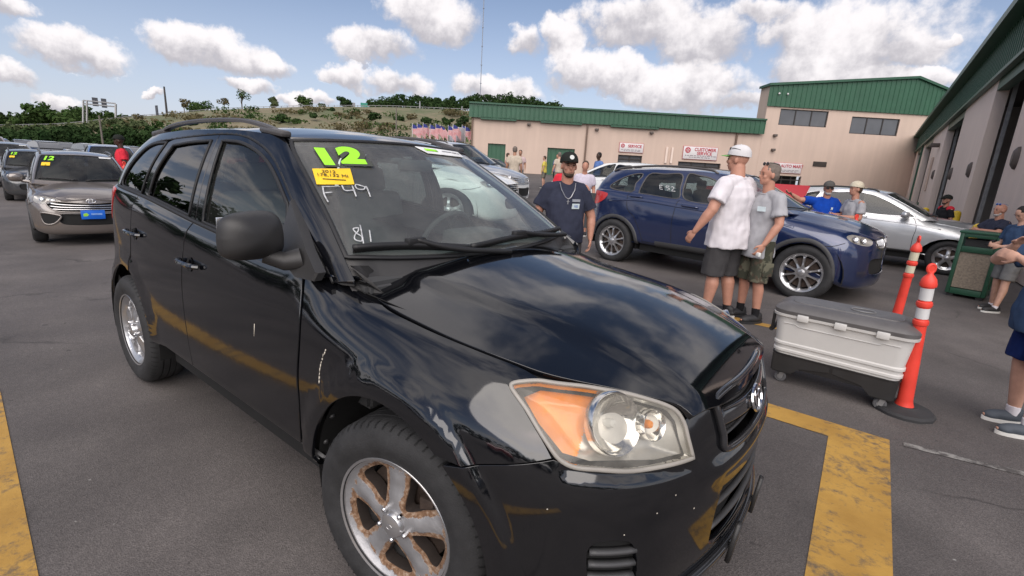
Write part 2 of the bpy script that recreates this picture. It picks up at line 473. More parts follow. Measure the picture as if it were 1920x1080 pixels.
# darker tyre tracks along the lanes
w = t.n('TexWave', wave_type='BANDS', bands_direction='Y', Scale=.28, Distortion=1.2, Detail=2.0); t.link(P0, w.inputs['Vector']); w.inputs['Detail Scale'].default_value = .6
col = t.mix(t.math('MULTIPLY', w.outputs['Fac'], .13), col, (.045, .042, .042, 1))
dn = t.n('VectorMath', operation='ADD'); t.link(P0, dn.inputs[0]); nn_ = t.n('TexNoise', Scale=1.1, Detail=5.0); t.link(P0, nn_.inputs['Vector']); t.link(nn_.outputs['Color'], dn.inputs[1])
vc = t.n('TexVoronoi', feature='DISTANCE_TO_EDGE', Scale=.33); t.link(dn.outputs[0], vc.inputs['Vector'])
crk = t.ramp(vc.outputs['Distance'], [(.0, G1(1)), (.004, G1(.5)), (.008, G1(0))]); crk = t.math('MULTIPLY', crk, t.ramp(t.noise(.5, 3, .6, P0), [(.48, G1(0)), (.58, G1(.7))])); col = t.mix(crk, col, (.03, .027, .026, 1))
pt = t.ramp(t.noise(.45, 3, .75, t.coord('Object', (1, .35, 1))), [(.40, G1(.86)), (.50, G1(1)), (.62, G1(1.10))]); c2_ = t.n('Mix', data_type='RGBA', blend_type='MULTIPLY'); c2_.inputs[0].default_value = 1; t.link(col, c2_.inputs[6]); t.link(pt, c2_.inputs[7]); col = c2_.outputs[2]
h = t.math('ADD', t.math('MULTIPLY', fine, .5), t.math('MULTIPLY', v.outputs['Distance'], .8))
t.prin(Base_Color=col, Roughness=t.math('ADD', .62, t.math('MULTIPLY', mid, .3)), Specular_IOR_Level=.45, Normal=t.bump(h, .45, .006)); M['asphalt'] = t.m
t = NT('worn yellow road paint'); P0 = t.coord('Object')
wear = t.ramp(t.math('ADD', t.math('MULTIPLY', t.noise(14, 6, .75, P0), .7), t.math('MULTIPLY', t.noise(1.7, 3, .6, P0), .3)), [(.38, G1(.8)), (.50, G1(.0))])
yc = t.ramp(t.noise(3, 5, .6, P0), [(.3, (.33, .18, .035, 1)), (.6, (.46, .265, .055, 1))])
t.prin(Base_Color=t.mix(wear, yc, (.075, .068, .064, 1)), Roughness=.65, Normal=t.bump(t.noise(70, 4, .7, P0), .4, .005)); M['yellow'] = t.m
t = NT('worn white road paint'); P0 = t.coord('Object')
wear = t.ramp(t.noise(11, 6, .75, P0), [(.46, G1(1.0)), (.60, G1(.25))])
t.prin(Base_Color=t.mix(wear, (.32, .31, .29, 1), (.075, .068, .064, 1)), Roughness=.7); M['whiteline'] = t.m
def walltex(name, c, var=.05):
    t = NT(name); P0 = t.coord('Object')
    a = t.noise(.35, 5, .6, P0); mp = t.n('Mapping'); t.link(P0, mp.inputs[0]); mp.inputs['Scale'].default_value = (2.2, 2.2, .12)
    s = t.noise(1.0, 5, .6, mp.outputs[0])
    f = t.math('ADD', t.math('MULTIPLY', a, .5), t.math('MULTIPLY', s, .5))
    lo = tuple(x * (1 - 2.2 * var) for x in c) + (1,); hi = tuple(x * (1 + var) for x in c) + (1,)
    t.prin(Base_Color=t.ramp(f, [(.3, lo), (.65, hi)]), Roughness=.85, Normal=t.bump(t.noise(25, 4, .6, P0), .25, .01)); M[name] = t.m; return t.m
M['stucco'] = walltex('tan stucco', (.56, .435, .36))
M['stucco2'] = walltex('grey tan stucco', (.74, .61, .53))
M['green_metal'] = simple('green painted sheet metal', (.028, .098, .055), .45, .0, var=.10, scale=1.2)
M['green_dark'] = simple('dark green trim', (.022, .085, .048), .45, var=.15, scale=2)
M['roof_metal'] = simple('green roof sheet', (.05, .12, .075), .5, var=.1, scale=1)
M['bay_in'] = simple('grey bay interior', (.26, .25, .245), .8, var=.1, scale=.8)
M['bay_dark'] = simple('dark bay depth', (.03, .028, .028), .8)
M['bay_floor'] = simple('bay floor', (.10, .095, .09), .6)
M['window_dark'] = simple('facade window glass', (.10, .105, .115), .12, var=.1, scale=1, coat=.5)
M['frame_dark'] = simple('dark window frame', (.035, .03, .028), .5)
M['sign_white'] = simple('white sign panel', (.62, .60, .60), .5, var=.05)
M['sign_red'] = simple('faded red sign ink', (.42, .06, .08), .6, var=.1)
M['sign_ink'] = simple('small grey sign print', (.22, .18, .20), .6)
M['pipe'] = simple('brown downspout', (.14, .09, .065), .6)
M['lampgrey'] = simple('wall lamp housing', (.10, .08, .07), .6)
M['steel'] = simple('galvanised steel', (.34, .34, .34), .45, .6, var=.15)
M['wood'] = simple('weathered wood pole', (.16, .14, .12), .9, var=.2)
M['bark'] = simple('bark', (.07, .055, .04), .9, var=.3, scale=3)
def leafmat(name, a, b, tr=.25):
    t = NT(name); o = t.n('ObjectInfo').outputs['Random']
    f = t.noise(.45, 4, .6)
    c = t.ramp(f, [(.3, (*a, 1)), (.7, (*b, 1))])
    d = t.n('BsdfDiffuse', Color=c).outputs[0]; tl = t.n('BsdfTranslucent', Color=c).outputs[0]
    m = t.n('MixShader', Fac=tr); t.link(d, m.inputs[1]); t.link(tl, m.inputs[2]); t.link(m.outputs[0], t.out.inputs['Surface']); M[name] = t.m; return t.m
leafmat('leaf_mid', (.030, .065, .018), (.085, .125, .045)); leafmat('leaf_dark', (.022, .048, .018), (.055, .090, .034)); leafmat('leaf_pale', (.07, .10, .045), (.14, .16, .08)); leafmat('leaf_brown', (.10, .085, .045), (.16, .14, .075))
t = NT('hillside grass'); P0 = t.coord('Object')
a = t.noise(.035, 6, .65, P0); b = t.noise(.35, 6, .7, P0)
t.prin(Base_Color=t.ramp(t.math('ADD', t.math('MULTIPLY', a, .6), t.math('MULTIPLY', b, .4)), hcol((.38, (.08, .105, .045)), (.46, (.13, .135, .07)), (.54, (.19, .16, .10)), (.64, (.23, .19, .12)))), Roughness=.95, Normal=t.bump(b, .6, .3)); M['hill'] = t.m

# ---------------------------------------------------------------- things' helpers
def tag(o, label=None, cat=None, group=None, kind=None):
    if label: o['label'] = label
    if cat: o['category'] = cat
    if group: o['group'] = group
    if kind: o['kind'] = kind
    return o
def empty(name, loc=(0, 0, 0), rz=0, label=None, cat=None, group=None, scale=None):
    o = bpy.data.objects.new(name, None); COL.objects.link(o); o.location = loc; o.rotation_euler = (0, 0, rz)
    o.empty_display_size = .2
    if scale: o.scale = scale
    return tag(o, label, cat, group)
def bm_obj(name, bm, mat=None, parent=None, smooth=True, auto=radians(35), loc=None):
    bmesh.ops.recalc_face_normals(bm, faces=bm.faces)
    for f in bm.faces: f.smooth = smooth
    if smooth and auto:
        for e in bm.edges: e.smooth = not (len(e.link_faces) == 2 and e.calc_face_angle(0) > auto)
    me = bpy.data.meshes.new(name); bm.to_mesh(me); bm.free()
    o = link(name, me, mat, parent)
    if loc is not None: o.location = loc
    return o
def bx(bm, c, s, rot=None, bev=0, seg=2):
    m = Matrix.Translation(c) @ (rot.to_4x4() if rot is not None else Matrix.Identity(4)) @ Matrix.Diagonal((s[0], s[1], s[2], 1))
    r = bmesh.ops.create_cube(bm, size=1, matrix=m)
    if bev:
        es = list({e for v in r['verts'] for e in v.link_edges})
        bmesh.ops.bevel(bm, geom=es, offset=bev, segments=seg, affect='EDGES', profile=.5)
    return bm
def box(name, c, s, mat, parent, rot=None, bev=0):
    bm = bmesh.new(); bx(bm, c, s, rot, bev); return bm_obj(name, bm, mat, parent)
def cyl(bm, p0, p1, r0, r1=None, n=12, caps=True):
    p0 = Vector(p0); p1 = Vector(p1); r1 = r0 if r1 is None else r1
    d = (p1 - p0); L = d.length
    q = d.to_track_quat('Z', 'Y').to_matrix().to_4x4()
    bmesh.ops.create_cone(bm, cap_ends=caps, segments=n, radius1=r0, radius2=r1, depth=L, matrix=Matrix.Translation((p0 + p1) / 2) @ q)
    return bm
def tube(bm, pts, r, n=8, closed=False, caps=True):
    pts = [Vector(p) for p in pts]; m = len(pts); rings = []
    rr = r if hasattr(r, '__len__') else [r] * m
    up = None
    for i, p in enumerate(pts):
        a = pts[i - 1] if (i or closed) else p; b = pts[(i + 1) % m] if (i < m - 1 or closed) else p
        t = (b - a).normalized()
        if up is None: up = t.orthogonal().normalized()
        up = (up - t * up.dot(t)).normalized(); s = t.cross(up)
        rings.append([bm.verts.new(p + (up * cos(2 * pi * k / n) + s * sin(2 * pi * k / n)) * rr[i]) for k in range(n)])
    for i in range(m if closed else m - 1):
        A = rings[i]; B = rings[(i + 1) % m]
        for k in range(n): bm.faces.new((A[k], A[(k + 1) % n], B[(k + 1) % n], B[k]))
    if caps and not closed: bm.faces.new(rings[0][::-1]); bm.faces.new(rings[-1])
    return bm
def lathe(bm, prof, n=32, axis='Z', c=(0, 0, 0), closed=False):
    c = Vector(c); rings = []
    for r, h in prof:
        ring = []
        for k in range(n):
            a = 2 * pi * k / n
            q = Vector((r * cos(a), r * sin(a), h)) if axis == 'Z' else Vector((r * cos(a), h, r * sin(a)))
            ring.append(bm.verts.new(c + q))
        rings.append(ring)
    m = len(rings)
    for i in range(m if closed else m - 1):
        A = rings[i]; B = rings[(i + 1) % m]
        for k in range(n): bm.faces.new((A[k], A[(k + 1) % n], B[(k + 1) % n], B[k]))
    return bm
def prism(bm, poly, h0, h1, axis='Z', M4=None):
    def P(p, h):
        q = Vector((p[0], p[1], h)) if axis == 'Z' else Vector((p[0], h, p[1])) if axis == 'Y' else Vector((h, p[0], p[1]))
        return M4 @ q if M4 is not None else q
    a = [bm.verts.new(P(p, h0)) for p in poly]; b = [bm.verts.new(P(p, h1)) for p in poly]; n = len(poly)
    bm.faces.new(a[::-1]); bm.faces.new(b)
    for i in range(n): bm.faces.new((a[i], a[(i + 1) % n], b[(i + 1) % n], b[i]))
    return bm
def word(name, body, size, mat, parent, mtx, bold=0.0, ext=.004, sx=1.0, align='CENTER'):
    cu_ = bpy.data.curves.new(name, 'FONT'); cu_.body = body; cu_.size = size; cu_.align_x = align; cu_.align_y = 'CENTER'; cu_.extrude = ext; cu_.offset = bold
    ob = bpy.data.objects.new(name + '_tmp', cu_); COL.objects.link(ob)
    me = bpy.data.meshes.new_from_object(ob.evaluated_get(bpy.context.evaluated_depsgraph_get())); bpy.data.objects.remove(ob)
    me.transform(mtx @ Matrix.Diagonal((sx, 1, 1, 1))); return link(name, me, mat, parent)

# ---------------------------------------------------------------- ground
FH = Vector((cos(CAM_YAW), sin(CAM_YAW), 0)); RH = Vector((sin(CAM_YAW), -cos(CAM_YAW), 0)); EYE0 = Vector((CAM_POS.x, CAM_POS.y, 0))
def gz(x, y):
    """the lot rises gently towards the low building"""
    dx = x - EYE0.x; dy = y - EYE0.y; d = dx * FH.x + dy * FH.y; s = dx * RH.x + dy * RH.y
    t = min(max((d - 11) / 35, 0), 1); wgt = min(max((s + 16) / 8, 0), 1) * min(max((17 - s) / 8, 0), 1)
    return 1.15 * (t * t * (3 - 2 * t) * .5 + t * .5) * (wgt * wgt * (3 - 2 * wgt))
xs_ = np.concatenate([[-3000, -900, -300, -130], np.arange(-80, 60, 2.0), [80, 150, 400, 1200, 3000]]); ys_ = np.concatenate([[-3000, -900, -200, -60], np.arange(-20, 90, 2.0), [110, 150, 300, 900, 3000]])
V = [(x, y, gz(x, y) if abs(x) < 100 and abs(y) < 120 else 0) for x in xs_ for y in ys_]; ny_ = len(ys_)
Fc = [(i * ny_ + j, (i + 1) * ny_ + j, (i + 1) * ny_ + j + 1, i * ny_ + j + 1) for i in range(len(xs_) - 1) for j in range(ny_ - 1)]
tag(link('ground', mesh_np('ground', V, Fc), M['asphalt']), kind='structure')
def paint_strip(name, poly, mat, z=.004):
    bm = bmesh.new(); bm.faces.new([bm.verts.new((x, y, z)) for x, y in poly]); tag(bm_obj(name, bm, mat, smooth=False), kind='structure')
paint_strip('lane_line', [(-30, -1.56), (-3, -1.61), (-1.06, -1.73), (1.4, -1.84), (1.4, -1.73), (-1.06, -1.625), (-3, -1.50), (-6, -1.44), (-30, -1.44)], M['yellow'])
paint_strip('lane_line', [(-9, 1.70), (1.08, 1.70), (1.13, .3), (1.13, .05), (1.42, .05), (1.42, .3), (1.39, 1.93), (-9, 1.93)], M['yellow'])
paint_strip('lane_line', [(-9, 3.96), (.62, 4.00), (.62, 4.14), (-9, 4.10)], M['yellow'])
paint_strip('concrete_seam', [(1.46, 1.90), (5.0, 2.55), (5.0, 2.62), (1.46, 1.96)], M['whiteline'])
# oil marks with feathered edges
t = NT('oil stain'); P0 = t.coord('Object'); gq = t.coord('Generated'); ln = t.n('VectorMath', operation='DISTANCE'); t.link(gq, ln.inputs[0]); ln.inputs[1].default_value = (.5, .5, 0)
al = t.ramp(t.math('ADD', ln.outputs['Value'], t.math('MULTIPLY', t.math('SUBTRACT', t.noise(14, 6, .75, P0), .5), .75)), [(.22, G1(.85)), (.40, G1(0))])
b_ = t.n('BsdfPrincipled'); b_.inputs['Base Color'].default_value = (.022, .019, .018, 1); b_.inputs['Roughness'].default_value = .35; tr = t.n('BsdfTransparent'); mx = t.n('MixShader', Fac=al); t.link(tr.outputs[0], mx.inputs[1]); t.link(b_.outputs[0], mx.inputs[2]); t.link(mx.outputs[0], t.out.inputs['Surface']); M['oil'] = t.m
for cx, cy, r in ((-1.37, -1.17, .10), (-2.15, -.98, .16), (-.95, -1.33, .03), (1.30, 1.45, .14), (-4.6, -1.15, .22), (.75, 2.85, .2), (-.3, -1.35, .05), (2.0, 3.6, .3)):
    bm = bmesh.new(); bm.faces.new([bm.verts.new((cx + r * 1.7 * a, cy + r * 1.2 * b, .0045)) for a, b in ((-1, -1), (1, -1), (1, 1), (-1, 1))])
    tag(bm_obj('oil_spot', bm, M['oil'], smooth=False), kind='structure')

# ---------------------------------------------------------------- buildings facing us: local x along the front, y into the building
def wall(name, outer, holes, depth, mat, parent, y0=0.0, reveal_mat=None):
    """a wall in the xz plane with openings; reveals run back by depth"""
    V2, F, loops = fill2d(np.array(outer, float), [np.array(h, float) for h in holes], (50, 50))
    V = [(p[0], y0, p[1]) for p in V2]; Fs = [tuple(f) for f in F]; b = len(V)
    for L in loops:
        V += [(V2[i][0], y0 + depth, V2[i][1]) for i in L]; n = len(L)
        Fs += [(L[i], L[(i + 1) % n], b + (i + 1) % n, b + i) for i in range(n)]; b += n
    me = mesh_np(name, V, Fs, False); fix_normals(me); return link(name, me, mat, parent)
def rect(x0, x1, z0, z1): return [(x0, z0), (x1, z0), (x1, z1), (x0, z1)]
def ribbed(name, x0, x1, zb, zt, pitch, mat, parent, y0=0.0, d=.05):
    """corrugated cladding; zb and zt are functions of x"""
    n = int(round((x1 - x0) / pitch)); X = []; 
    for i in range(n):
        a = x0 + (x1 - x0) * i / n; p = (x1 - x0) / n
        X += [(a, 0), (a + p * .72, 0), (a + p * .78, -d), (a + p * .94, -d)]
    X.append((x1, 0)); V = []; F = []
    for x, o in X: V += [(x, y0 + o, zb(x)), (x, y0 + o, zt(x))]
    for i in range(len(X) - 1): F.append((2 * i, 2 * i + 2, 2 * i + 3, 2 * i + 1))
    me = mesh_np(name, V, F, False); return link(name, me, mat, parent)
fo = EYE0 + FH * 46; frz = CAM_YAW - pi / 2
def wallframe(o, x, z, y=-.0): return Matrix.Translation((x, y, z)) @ Matrix.Rotation(radians(90), 4, 'X')
# low wing
LB = empty('building', fo, frz, 'long low tan building with green ribbed fascia and SERVICE signs over its doors', 'building')
holes = [rect(9.0, 11.2, 0, 3.3), rect(14.55, 18.45, 0, 3.02), rect(-2.97, -1.35, 0, 3.62), rect(2.5, 5.0, 0, 3.55)]
wall('wall', [(-4.5, -.2), (9.0, -.2), (9.0, 3.3), (11.2, 3.3), (11.2, -.2), (14.55, -.2), (14.55, 3.02), (18.45, 3.02), (18.45, -.2), (21.75, -.2), (21.75, 6.0), (-4.5, 6.0)], holes[2:], .35, M['stucco'], LB)
box('side_wall', (-4.4, 12.2, 2.9), (.2, 24, 6.2), M['stucco'], LB)
for a, b, zt_ in ((9.0, 11.2, 3.3), (14.55, 18.45, 3.02)):
    D_ = bpy.data.objects.new('entrance', None); COL.objects.link(D_); D_.parent = LB
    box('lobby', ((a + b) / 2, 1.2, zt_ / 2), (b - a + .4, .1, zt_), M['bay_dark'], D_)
    n = 3 if b - a > 3 else 2
    for k in range(n + 1): box('door_frame', (a + (b - a) * k / n + (.05 if k == 0 else -.05 if k == n else 0), .25, zt_ / 2), (.09, .1, zt_), M['frame_dark'], D_)
    box('lintel', ((a + b) / 2, .25, zt_ - .35), (b - a, .1, .10), M['frame_dark'], D_)
    box('door_glass', ((a + b) / 2, .3, zt_ / 2), (b - a, .02, zt_), M['window_dark'], D_)
for a, b, zt_ in ((-2.97, -1.35, 3.62), (2.5, 5.0, 3.55)):
    ribbed('overhead_door', a, b, lambda x: 0, lambda x, q=zt_: q, .4, M['green_metal'], LB, .2, .02)
ribbed('fascia', -4.75, 21.75, lambda x: 5.78, lambda x: 6.95, .42, M['green_metal'], LB, -.35)
box('eave_gutter', (8.5, -.42, 7.0), (26.5, .18, .14), M['green_dark'], LB)
for a, b in ((-3.7, -.5), (1.7, 5.4), (8.0, 12.3)): box('fascia_drop', ((a + b) / 2, -.2, 5.76), (b - a, .3, .22), M['green_dark'], LB)
bm = bmesh.new(); V_ = [(-4.7, -.4, 7.0), (21.75, -.4, 7.0), (21.75, 12, 7.95), (-4.7, 12, 7.95)]; bm.faces.new([bm.verts.new(p) for p in V_]); bmesh.ops.solidify(bm, geom=bm.faces, thickness=.1); bm_obj('roof', bm, M['roof_metal'], LB, smooth=False)
for x in (-4.45, 5.95, 19.45): box('downspout', (x, -.12, 3.1), (.14, .14, 6.0), M['pipe'], LB)
for x, z in ((.66, 5.45), (6.8, 5.35), (11.75, 5.35)): box('wall_lamp', (x, -.18, z), (.32, .28, .18), M['lampgrey'], LB, bev=.03)
for x in (13.35, 13.85): box('wall_pipe', (x, -.08, 3.5), (.18, .1, 1.4), M['stucco2'], LB)
# tall block
TB = empty('building', fo + RH * 21.75, frz, 'tall tan block with green gable cladding and two ribbon windows above the AUTO MART sign', 'building')
def zt_(x): return 9.95 + (11.2 - 9.95) * min(x / 12.6, 1) - max(0, x - 12.6) * .30
wins = [rect(1.25, 5.55, 6.68, 8.05), rect(7.7, 12.0, 6.30, 7.75)]
wall('wall', [(0, -.2), (1.7, -.2), (1.7, 2.3), (4.25, 2.3), (4.25, -.2), (18.2, -.2), (18.2, 8.25), (0, 8.25)], wins, .25, M['stucco'], TB, -.02)
box('side_wall', (.1, .9, 4.9), (.18, 1.6, 10), M['stucco'], TB)
for r_ in wins:
    W_ = bpy.data.objects.new('window', None); COL.objects.link(W_); W_.parent = TB
    x0, z0 = r_[0]; x1, z1 = r_[2]
    for k in range(3):
        a = x0 + (x1 - x0) * k / 3; b = x0 + (x1 - x0) * (k + 1) / 3; box('pane', ((a + b) / 2, .12, (z0 + z1) / 2), (b - a - .08, .02, z1 - z0 - .08), M['window_dark'], W_)
    for k in range(4): box('mullion', (x0 + (x1 - x0) * k / 3 + (.04 if k == 0 else -.04 if k == 3 else 0), .10, (z0 + z1) / 2), (.08, .10, z1 - z0), M['frame_dark'], W_)
    for z in (z0 + .03, z1 - .03): box('window_rail', ((x0 + x1) / 2, .09, z), (x1 - x0 - .17, .07, .06), M['frame_dark'], W_)
ribbed('gable_cladding', -.1, 12.6, lambda x: 8.20, zt_, .42, M['green_metal'], TB, -.15); ribbed('gable_cladding', 12.6, 18.3, lambda x: 8.20, zt_, .42, M['green_metal'], TB, -.15)
for a, b in ((-.2, 12.6), (12.6, 18.3)):
    za, zb = zt_(a), zt_(b); bm = bmesh.new(); prism(bm, [(a, za - .06), (b, zb - .06), (b, zb + .14), (a, za + .14)], -.35, 1.7, 'Y'); bm_obj('roof', bm, M['green_dark'], TB, smooth=False)
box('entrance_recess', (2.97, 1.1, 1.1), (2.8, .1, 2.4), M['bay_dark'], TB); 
for x in (1.75, 2.55, 3.4, 4.2): box('door_frame', (x, .2, 1.1), (.09, .1, 2.3), M['frame_dark'], TB)
box('lintel', (2.97, .2, 1.95), (2.5, .12, .10), M['frame_dark'], TB)
box('vent', (5.65, -.05, 3.5), (1.2, .08, .42), M['frame_dark'], TB)
for z in (3.38, 3.48, 3.58): box('vent_slat', (5.65, -.10, z), (1.1, .03, .03), M['lampgrey'], TB)
for x, z in ((1.1, 5.75), (1.15, 4.5)): box('wall_lamp', (x, -.18, z), (.32, .28, .2), M['lampgrey'], TB, bev=.03)
for x in (.75, 1.5): 
    bm = bmesh.new(); bmesh.ops.create_icosphere(bm, subdivisions=2, radius=.09, matrix=Matrix.Translation((x, -.28, 9.25))); bm_obj('flood_lamp', bm, M['sign_white'], TB)
# signs on the two fronts
def sign(label, s, z, w, h, lines, tilt=0):
    S_ = empty('shop_sign', fo + RH * s + Vector((0, 0, z)), frz, label, 'sign')
    box('panel', (0, -.06, 0), (w, .10, h), M['sign_white'], S_, bev=.01)
    box('panel_edge', (0, -.055, 0), (w + .06, .08, h + .06), M['sign_red'], S_, bev=.01)
    r = h * .23; ex = -w / 2 + r * 1.55; ez = h * .20
    bm = bmesh.new(); lathe(bm, [(.001, 0), (r, 0), (r, .012), (.001, .012)], 20); bmesh.ops.transform(bm, matrix=wallframe(None, ex, ez, -.113), verts=bm.verts); bm_obj('round_emblem', bm, M['sign_red'], S_)
    bm = bmesh.new()
    for k in range(5):
        a = pi / 2 + k * 2 * pi / 5; bx(bm, (ex + r * .42 * cos(a), -.128, ez + r * .42 * sin(a)), (r * .30, .01, r * .30), Matrix.Rotation(a, 3, 'Y'))
    bm_obj('emblem_mark', bm, M['sign_white'], S_)['kind'] = 'stuff'
    for body, x, zz, size, bold in lines: word('lettering', body, size, M['sign_red'], S_, wallframe(None, x, zz, -.116), bold=bold)
    rg_ = random.Random(int(s * 10))
    for q in range(2):
        bm = bmesh.new(); x = -w * .44 + q * w * .12
        while x < w * .42 - q * w * .12:
            l = rg_.uniform(.10, .32); bx(bm, (x + l / 2, -.115, -h * .22 - q * h * .13), (l, .008, h * .055)); x += l + .07
        bm_obj('small_print', bm, M['sign_ink'], S_)['kind'] = 'stuff'
    return S_
sign('small white SERVICE sign with red letters over the narrow doorway of the low building', 10.1, 3.95, 2.15, .78, [('SERVICE', .30, .13, .34, .012)])
sign('wide white CUSTOMER SERVICE sign with red letters over the double doorway', 16.4, 3.83, 3.1, 1.10, [('CUSTOMER', .42, .30, .38, .012), ('SERVICE', .38, -.03, .38, .012)])
sign('white AUTO MART sign with red letters over the doorway of the tall block', 24.55, 2.98, 2.5, .86, [('AUTO MART', .35, .16, .36, .012)])

# ---------------------------------------------------------------- service bays on the right: local x runs away along the wall, +y faces us
def bwx(y): return 2.95 - .03 * (y - 19)
B0 = Vector((bwx(8), 8, 0)); B1 = Vector((bwx(57), 57, 0)); bdir = (B1 - B0).normalized()
SB_ = empty('building', B0, atan2(bdir.y, bdir.x), 'green and tan service building on the right with a row of tall open bays', 'building')
def LX(y): return (y - 8) * 1.0004
bays = [(15.2, 19.8), (26.5, 32.5), (40, 46), (50.5, 54)]
edges_ = [6.0] + [q for b in bays for q in b] + [57]
for k in range(0, len(edges_), 2):
    a, b = LX(edges_[k]) if k else -2.0, LX(edges_[k + 1])
    box('pier', ((a + b) / 2, -.15, 2.52), (b - a, .30, 5.0), M['stucco2'], SB_, bev=.01)
    box('pier_base', (b - .55 if b - a > 1.2 else (a + b) / 2, .02, .45), (1.1, .08, .9), M['green_dark'], SB_)
for a, b in bays:
    a, b = LX(a), LX(b); Bq = bpy.data.objects.new('service_bay', None); COL.objects.link(Bq); Bq.parent = SB_
    box('bay_header', ((a + b) / 2, -.14, 4.86), (b - a, .26, .34), M['green_dark'], Bq)
    for x in (a + .08, b - .08): box('door_track', (x, -.40, 2.5), (.07, .10, 5.0), M['steel'], Bq)
    for x in (a + .45,): box('conduit', (x, -.36, 2.5), (.05, .05, 5.0), M['steel'], Bq)
    box('raised_door', ((a + b) / 2, -2.6, 4.55), (b - a - .2, 3.4, .06), M['bay_in'], Bq, Matrix.Rotation(radians(-4), 3, 'X'))
    for x in (a + .1, b - .1): box('bay_partition', (x + (-.35 if x < (a + b) / 2 else .35), -4.6, 2.5), (.08, 7.6, 5.0), M['bay_in'], Bq)
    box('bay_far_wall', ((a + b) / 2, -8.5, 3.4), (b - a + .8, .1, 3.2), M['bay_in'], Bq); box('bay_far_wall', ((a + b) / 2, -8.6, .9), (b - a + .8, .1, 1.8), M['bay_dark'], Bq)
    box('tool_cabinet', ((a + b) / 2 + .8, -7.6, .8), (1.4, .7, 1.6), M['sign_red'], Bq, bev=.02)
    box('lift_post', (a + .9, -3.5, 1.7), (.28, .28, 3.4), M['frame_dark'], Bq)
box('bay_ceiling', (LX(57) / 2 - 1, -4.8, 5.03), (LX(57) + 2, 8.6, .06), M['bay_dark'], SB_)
ribbed('fascia', -2.0, LX(57), lambda x: 5.06, lambda x: 6.30, .33, M['green_metal'], SB_, .06, -.06)
box('fascia_trim', (LX(57) / 2 - 1, .10, 5.03), (LX(57) + 2, .16, .10), M['green_dark'], SB_); box('eave_gutter', (LX(57) / 2 - 1, .30, 6.38), (LX(57) + 2, .34, .22), M['green_dark'], SB_)
bm = bmesh.new(); bm.faces.new([bm.verts.new(p) for p in ((-2, .3, 6.45), (LX(57), .3, 6.45), (LX(57), -9, 7.3), (-2, -9, 7.3))]); bmesh.ops.solidify(bm, geom=bm.faces, thickness=.1); bm_obj('roof', bm, M['roof_metal'], SB_, smooth=False)
for y, z in ((20.6, 2.35), (25.6, 2.35), (14.0, 2.4), (33.6, 2.5)):
    bm = bmesh.new(); lathe(bm, [(.001, .10), (.10, .10), (.15, .05), (.16, 0)], 16, 'Y', (LX(y), 0, z)); 
    for v in bm.verts: v.co.z = z + (v.co.z - z) * 1.6
    bm_obj('bay_number_plate', bm, M['lampgrey'], SB_)
for y in (34.5, 12.0): box('wall_lamp', (LX(y), .22, 4.1), (.5, .4, .2), M['lampgrey'], SB_, bev=.03)
box('downspout', (LX(48), .06, 2.7), (.12, .12, 5.3), M['green_dark'], SB_)
box('bay_sign_panel', (LX(36.5), .05, 2.6), (.9, .06, 1.9), M['stucco'], SB_)
# guard posts at the bays
for i, (x, y, lab) in enumerate([(2.3, 9.2, 'stout yellow guard post behind the green litter bin'), (2.55, 16.6, 'yellow guard post beside the man in the black and red polo'), (1.9, 17.6, 'yellow guard post left of the man in the black and red polo')]):
    bm = bmesh.new(); lathe(bm, [(.10, 0), (.10, 1.0), (.085, 1.06), (.05, 1.09), (.001, 1.10)], 16); tag(bm_obj('guard_post', bm, simple('yellow post paint', (.70, .47, .03), .45)), lab, 'bollard', 'yellow guard posts at the bays').location = (x, y, 0)
bm = bmesh.new(); prism(bm, [(2.75, 6.3), (2.95, 6.3), (2.95, 7.6), (2.75, 7.6)], 0, .14); tag(bm_obj('wheel_stop', bm, simple('yellow kerb paint', (.60, .42, .04), .6)), 'short yellow painted kerb at the right edge behind the man with the phone', 'kerb')
# ---------------------------------------------------------------- hillside, highway, trees
def dirpx(px):
    """horizontal bearing of a picture column at the horizon"""
    x = (px - 960) / CAM_F; hy = 540 - CAM_F * math.tan(-CAM_PITCH) + (px - 960) * math.tan(CAM_ROLL)
    d = _f + _r2 * x + _u2 * ((540 - hy) / CAM_F); d.z = 0; l = d.length; return d / l, l
def elev(px, y):   # tangent of the elevation of a picture point above the horizon
    d = _f + _r2 * ((px - 960) / CAM_F) + _u2 * ((540 - y) / CAM_F); return d.z / sqrt(d.x ** 2 + d.y ** 2)
def farpt(px, y, dist):
    d = _f + _r2 * ((px - 960) / CAM_F) + _u2 * ((540 - y) / CAM_F); l = sqrt(d.x ** 2 + d.y ** 2)
    return Vector((CAM_POS.x + d.x / l * dist, CAM_POS.y + d.y / l * dist, CAM_POS.z + d.z / l * dist))
RIDGE = [(-500, 262), (-200, 248), (0, 238), (100, 236), (150, 232), (235, 222), (300, 217), (400, 207), (500, 203), (600, 200), (740, 201), (870, 207), (1000, 212), (1200, 230), (1500, 262)]
cols = np.linspace(-500, 1500, 120); V = []; prof = [(62, 0), (66, .02), (80, .22), (95, .48), (110, .72), (122, .92), (128, 1.0), (150, 1.0), (175, .93), (230, .8)]
rgh = random.Random(5)
for px in cols:
    e = elev(px, float(np.interp(px, [p for p, _ in RIDGE], [y for _, y in RIDGE]))); top = 1.536 + e * 128
    c = farpt(px, 300, 1.0) - CAM_POS; c.z = 0; c.normalize()
    for d, k in prof: V.append((CAM_POS.x + c.x * d, CAM_POS.y + c.y * d, -.3 + (top + .3) * k + (rgh.uniform(-.35, .35) if .1 < k < .9 else 0)))
m = len(prof); Fc = [(i * m + j, i * m + j + 1, (i + 1) * m + j + 1, (i + 1) * m + j) for i in range(len(cols) - 1) for j in range(m - 1)]
me = mesh_np('hillside', V, Fc); fix_normals(me); tag(link('hillside', me, M['hill']), kind='structure')
